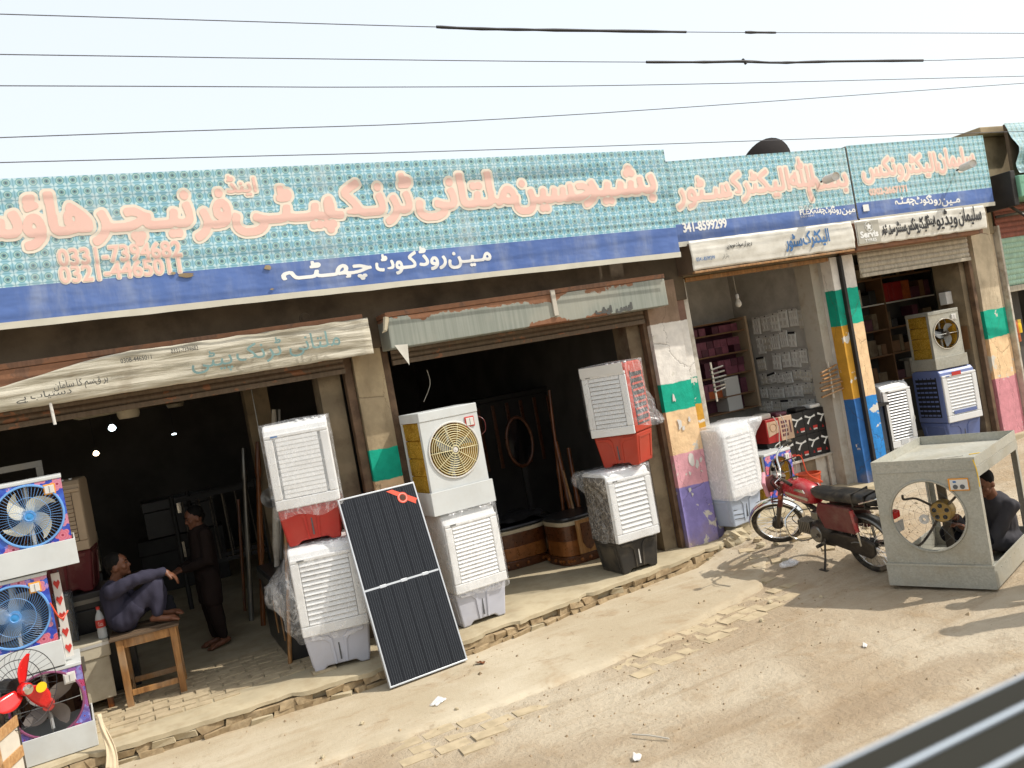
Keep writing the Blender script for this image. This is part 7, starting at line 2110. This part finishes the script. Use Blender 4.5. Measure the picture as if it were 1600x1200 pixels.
for i in range(10):
    MB().box(-.05, .05, -.035, .035, 0, .05).build('packet', M['yellow'] if i % 2 else M['white_card'], cr, bevel=.012, loc=(-.14+.075*(i % 4), .10+.09*(i//4), ch2-.10+.03*(i % 3)), rot=(random.uniform(-.4, .4), random.uniform(-.4, .4), random.uniform(0, 3)))
MB().box(-.2, .19, .01, .33, .02, ch2-.11).build('filling', M['sack'], cr)
p = at(88, 1185, y=7.35); 
sk_ = thing('white_sheet', 'white sheet of sacking slumped against the lowest flowered cooler', 'sack', (p.x-.20, 7.20, .004))
blob('sheet', [('c', (.0, .05, .06), .07, (-.08, .12, .52), .03), ('c', (.04, .06, .05), .06, (.16, .0, .03), .03), ('c', (-.05, .1, .05), .06, (-.07, .12, .4), .04)], M['sack'], sk_, .014, 4, .02, 9)
p = at(165, 1165, z=FZ)
rg = thing('cloth_rag', 'cream rag hanging down at the right of the lowest flowered cooler', 'rag', (p.x+.02, p.y-.05, FZ))
b = MB(); b.grid(lambda u, v: (.05*(u-.5)*(1.6-v)+.02*math.sin(5*v), -.12*(1-v)-.03*noise.noise(Vector((u*3, v*2, 1))), -.13+.40*v-.05*(1-v)*u), 12, 16)
o = b.build('rag', plain('cream_rag', c8(226, 208, 176, .8), .9, 0, .08, 6, .3), rg, smooth=180); m = o.modifiers.new('t', 'SOLIDIFY'); m.thickness = .006

# ------------------------------------------------------------------ road edge: bag, litter, stones
p = atg(1362, 872)
bg_ = thing('plastic_bag', 'crumpled clear plastic bag on the ground beside the bare cabinet', 'bag', (p.x, p.y, gz(p.x, p.y)+.01))
blob('bag', [('e', (0, 0, .08), (.13, .10, .08)), ('e', (.08, .03, .13), (.07, .06, .06)), ('c', (-.05, 0, .08), .06, (-.13, -.02, .03), .02)], M['film_dense'], bg_, .014, 2, .035, 11)
p = atg(1236, 886)
b2 = thing('plastic_bag', 'flat pale scrap of plastic bag near the brick rubble', 'bag', (p.x, p.y, gz(p.x, p.y)+.008))
blob('bag', [('e', (0, 0, .03), (.12, .08, .03)), ('e', (.06, .02, .04), (.05, .05, .03))], M['film_dense'], b2, .012, 2, .02, 13)
def gtop(x, y):
    if x < 5.9 and y > polyl(AP, x)+.02: return max(.002, gz(x, y)+.022)
    return gz(x, y)+gnoise(x, y)
def litter(px, py, w_, h_, mat, lb, nm='litter', cat='litter'):
    p = atg(px, py); z = gtop(p.x, p.y)
    b = MB(); b.grid(lambda u, v: ((u-.5)*w_, (v-.5)*h_, .012+.018*noise.noise(Vector((u*4+px, v*4, 1)))+.02*u*v), 6, 6)
    o = b.build(nm, M[mat], smooth=180, loc=(p.x, p.y, z), rot=(0, 0, random.uniform(0, 3))); m = o.modifiers.new('t', 'SOLIDIFY'); m.thickness = .002
    tag(o, lb, cat)
litter(345, 1141, .12, .06, 'white_card', 'torn white paper on the apron at the far left')
litter(686, 1105, .13, .08, 'film_dense', 'pale crumpled wrapper on the apron below the solar panel')
litter(996, 1188, .07, .05, 'white_card', 'small white printed scrap at the bottom of the picture')
litter(752, 1043, .08, .05, 'wood_brown', 'dry brown leaf on the apron right of the solar panel')
litter(1352, 1012, .05, .03, 'white_card', 'tiny white scrap on the sand below the cabinet')
litter(560, 1076, .16, .05, 'grey_jamb', 'curled grey strip on the ground at the foot of the solar panel')
a, b_ = atg(988, 1150), atg(1046, 1157)
tag(MB().tube([a+Vector((0, 0, .012)), a.lerp(b_, .5)+Vector((0, .01, .016)), b_+Vector((0, 0, .012))], .006, 6).build('twig', M['cord_white'], smooth=50), 'pale straight straw lying on the sand near the bottom', 'stick')
for i in range(30):
    x = random.uniform(.5, 8.2); y = random.uniform(4.0, 7.9)
    if i < 18: x, y = random.uniform(5.9, 7.6), random.uniform(7.0, 8.1)
    if y > polyl(PL, x)-.12 and x < 6: continue
    s = random.uniform(.012, .03)*(1.6 if i < 18 else 1)
    b = MB(); b.sph((0, 0, 0), (s*1.3, s, s*.8), 8, 6)
    for v_ in b.v: v_ *= 1+.35*noise.noise(v_*60+Vector((i, 0, 0)))
    tag(b.build('stone', M['plinth'] if i % 3 else M['brick'], loc=(x, y, gtop(x, y)+s*.35), rot=(random.random(), 0, random.random()*6)), 'small dusty stone among the rubble beside the motorbike' if i < 18 else 'small dusty stone lying loose on the open sandy ground', 'stone', 'stones beside the motorbike' if i < 18 else 'stones on the open ground')
# broken concrete at the foot of the purple pillar
for i, (px, py, s) in enumerate(((1128, 838, .15), (1140, 850, .10), (1120, 862, .08), (1155, 846, .07))):
    p = atg(px, py)
    b = MB(); b.sph((0, 0, 0), (s*1.2, s*.8, s*.7), 12, 8)
    for v_ in b.v: v_ *= 1+.45*noise.noise(v_*14+Vector((i*3, 0, 0)))
    tag(b.build('rubble', M['plinth'], loc=(p.x, min(p.y, 8.1), gtop(p.x, p.y)+s*.2), rot=(.3*i, .2, i), bevel=0), ('largest', 'second largest', 'left-hand', 'right-hand')[i]+' broken concrete lump at the foot of the purple pillar', 'rubble')

# ------------------------------------------------------------------ the vehicle the picture was taken from: its door top below the window
vd = thing('vehicle_door', 'dark vehicle door top with two silver strips, blurred at the lower right corner', 'vehicle door', (0, 0, 0))
yv = .50
zs = at(1435, 1122, y=yv).z
z2 = at(1500, 1153, y=yv-.04).z
z3 = at(1570, 1190, y=yv-.08).z
x0v, x1v = -2.2, 4.0
MB().prism([(yv, zs-.004), (yv-.008, zs-.003), (yv-.036, z2-.001), (yv-.044, z2-.001), (yv-.076, z3-.001), (yv-.084, z3-.001), (yv-.13, z3-.04), (yv-.13, zs-.5), (yv+.03, zs-.5), (yv+.03, zs-.10)], x0v, x1v, 'x').build('door_panel', M['car_black'], vd)
MB().tube([(x0v, yv-.004, zs-.003), (x1v, yv-.004, zs-.003)], .0016, 10).build('window_seal', M['car_trim'], vd, smooth=60)
for yy, zz_, r_ in ((yv-.04, z2, .0024), (yv-.08, z3, .0024)):
    MB().tube([(x0v, yy, zz_), (x1v, yy, zz_)], r_, 12).build('silver_strip', M['car_trim'], vd, smooth=60)
MB().box(x0v, x1v, yv-.12, yv+.029, .75, zs-.501).build('lower_door', M['car_black'], vd, bevel=.01)
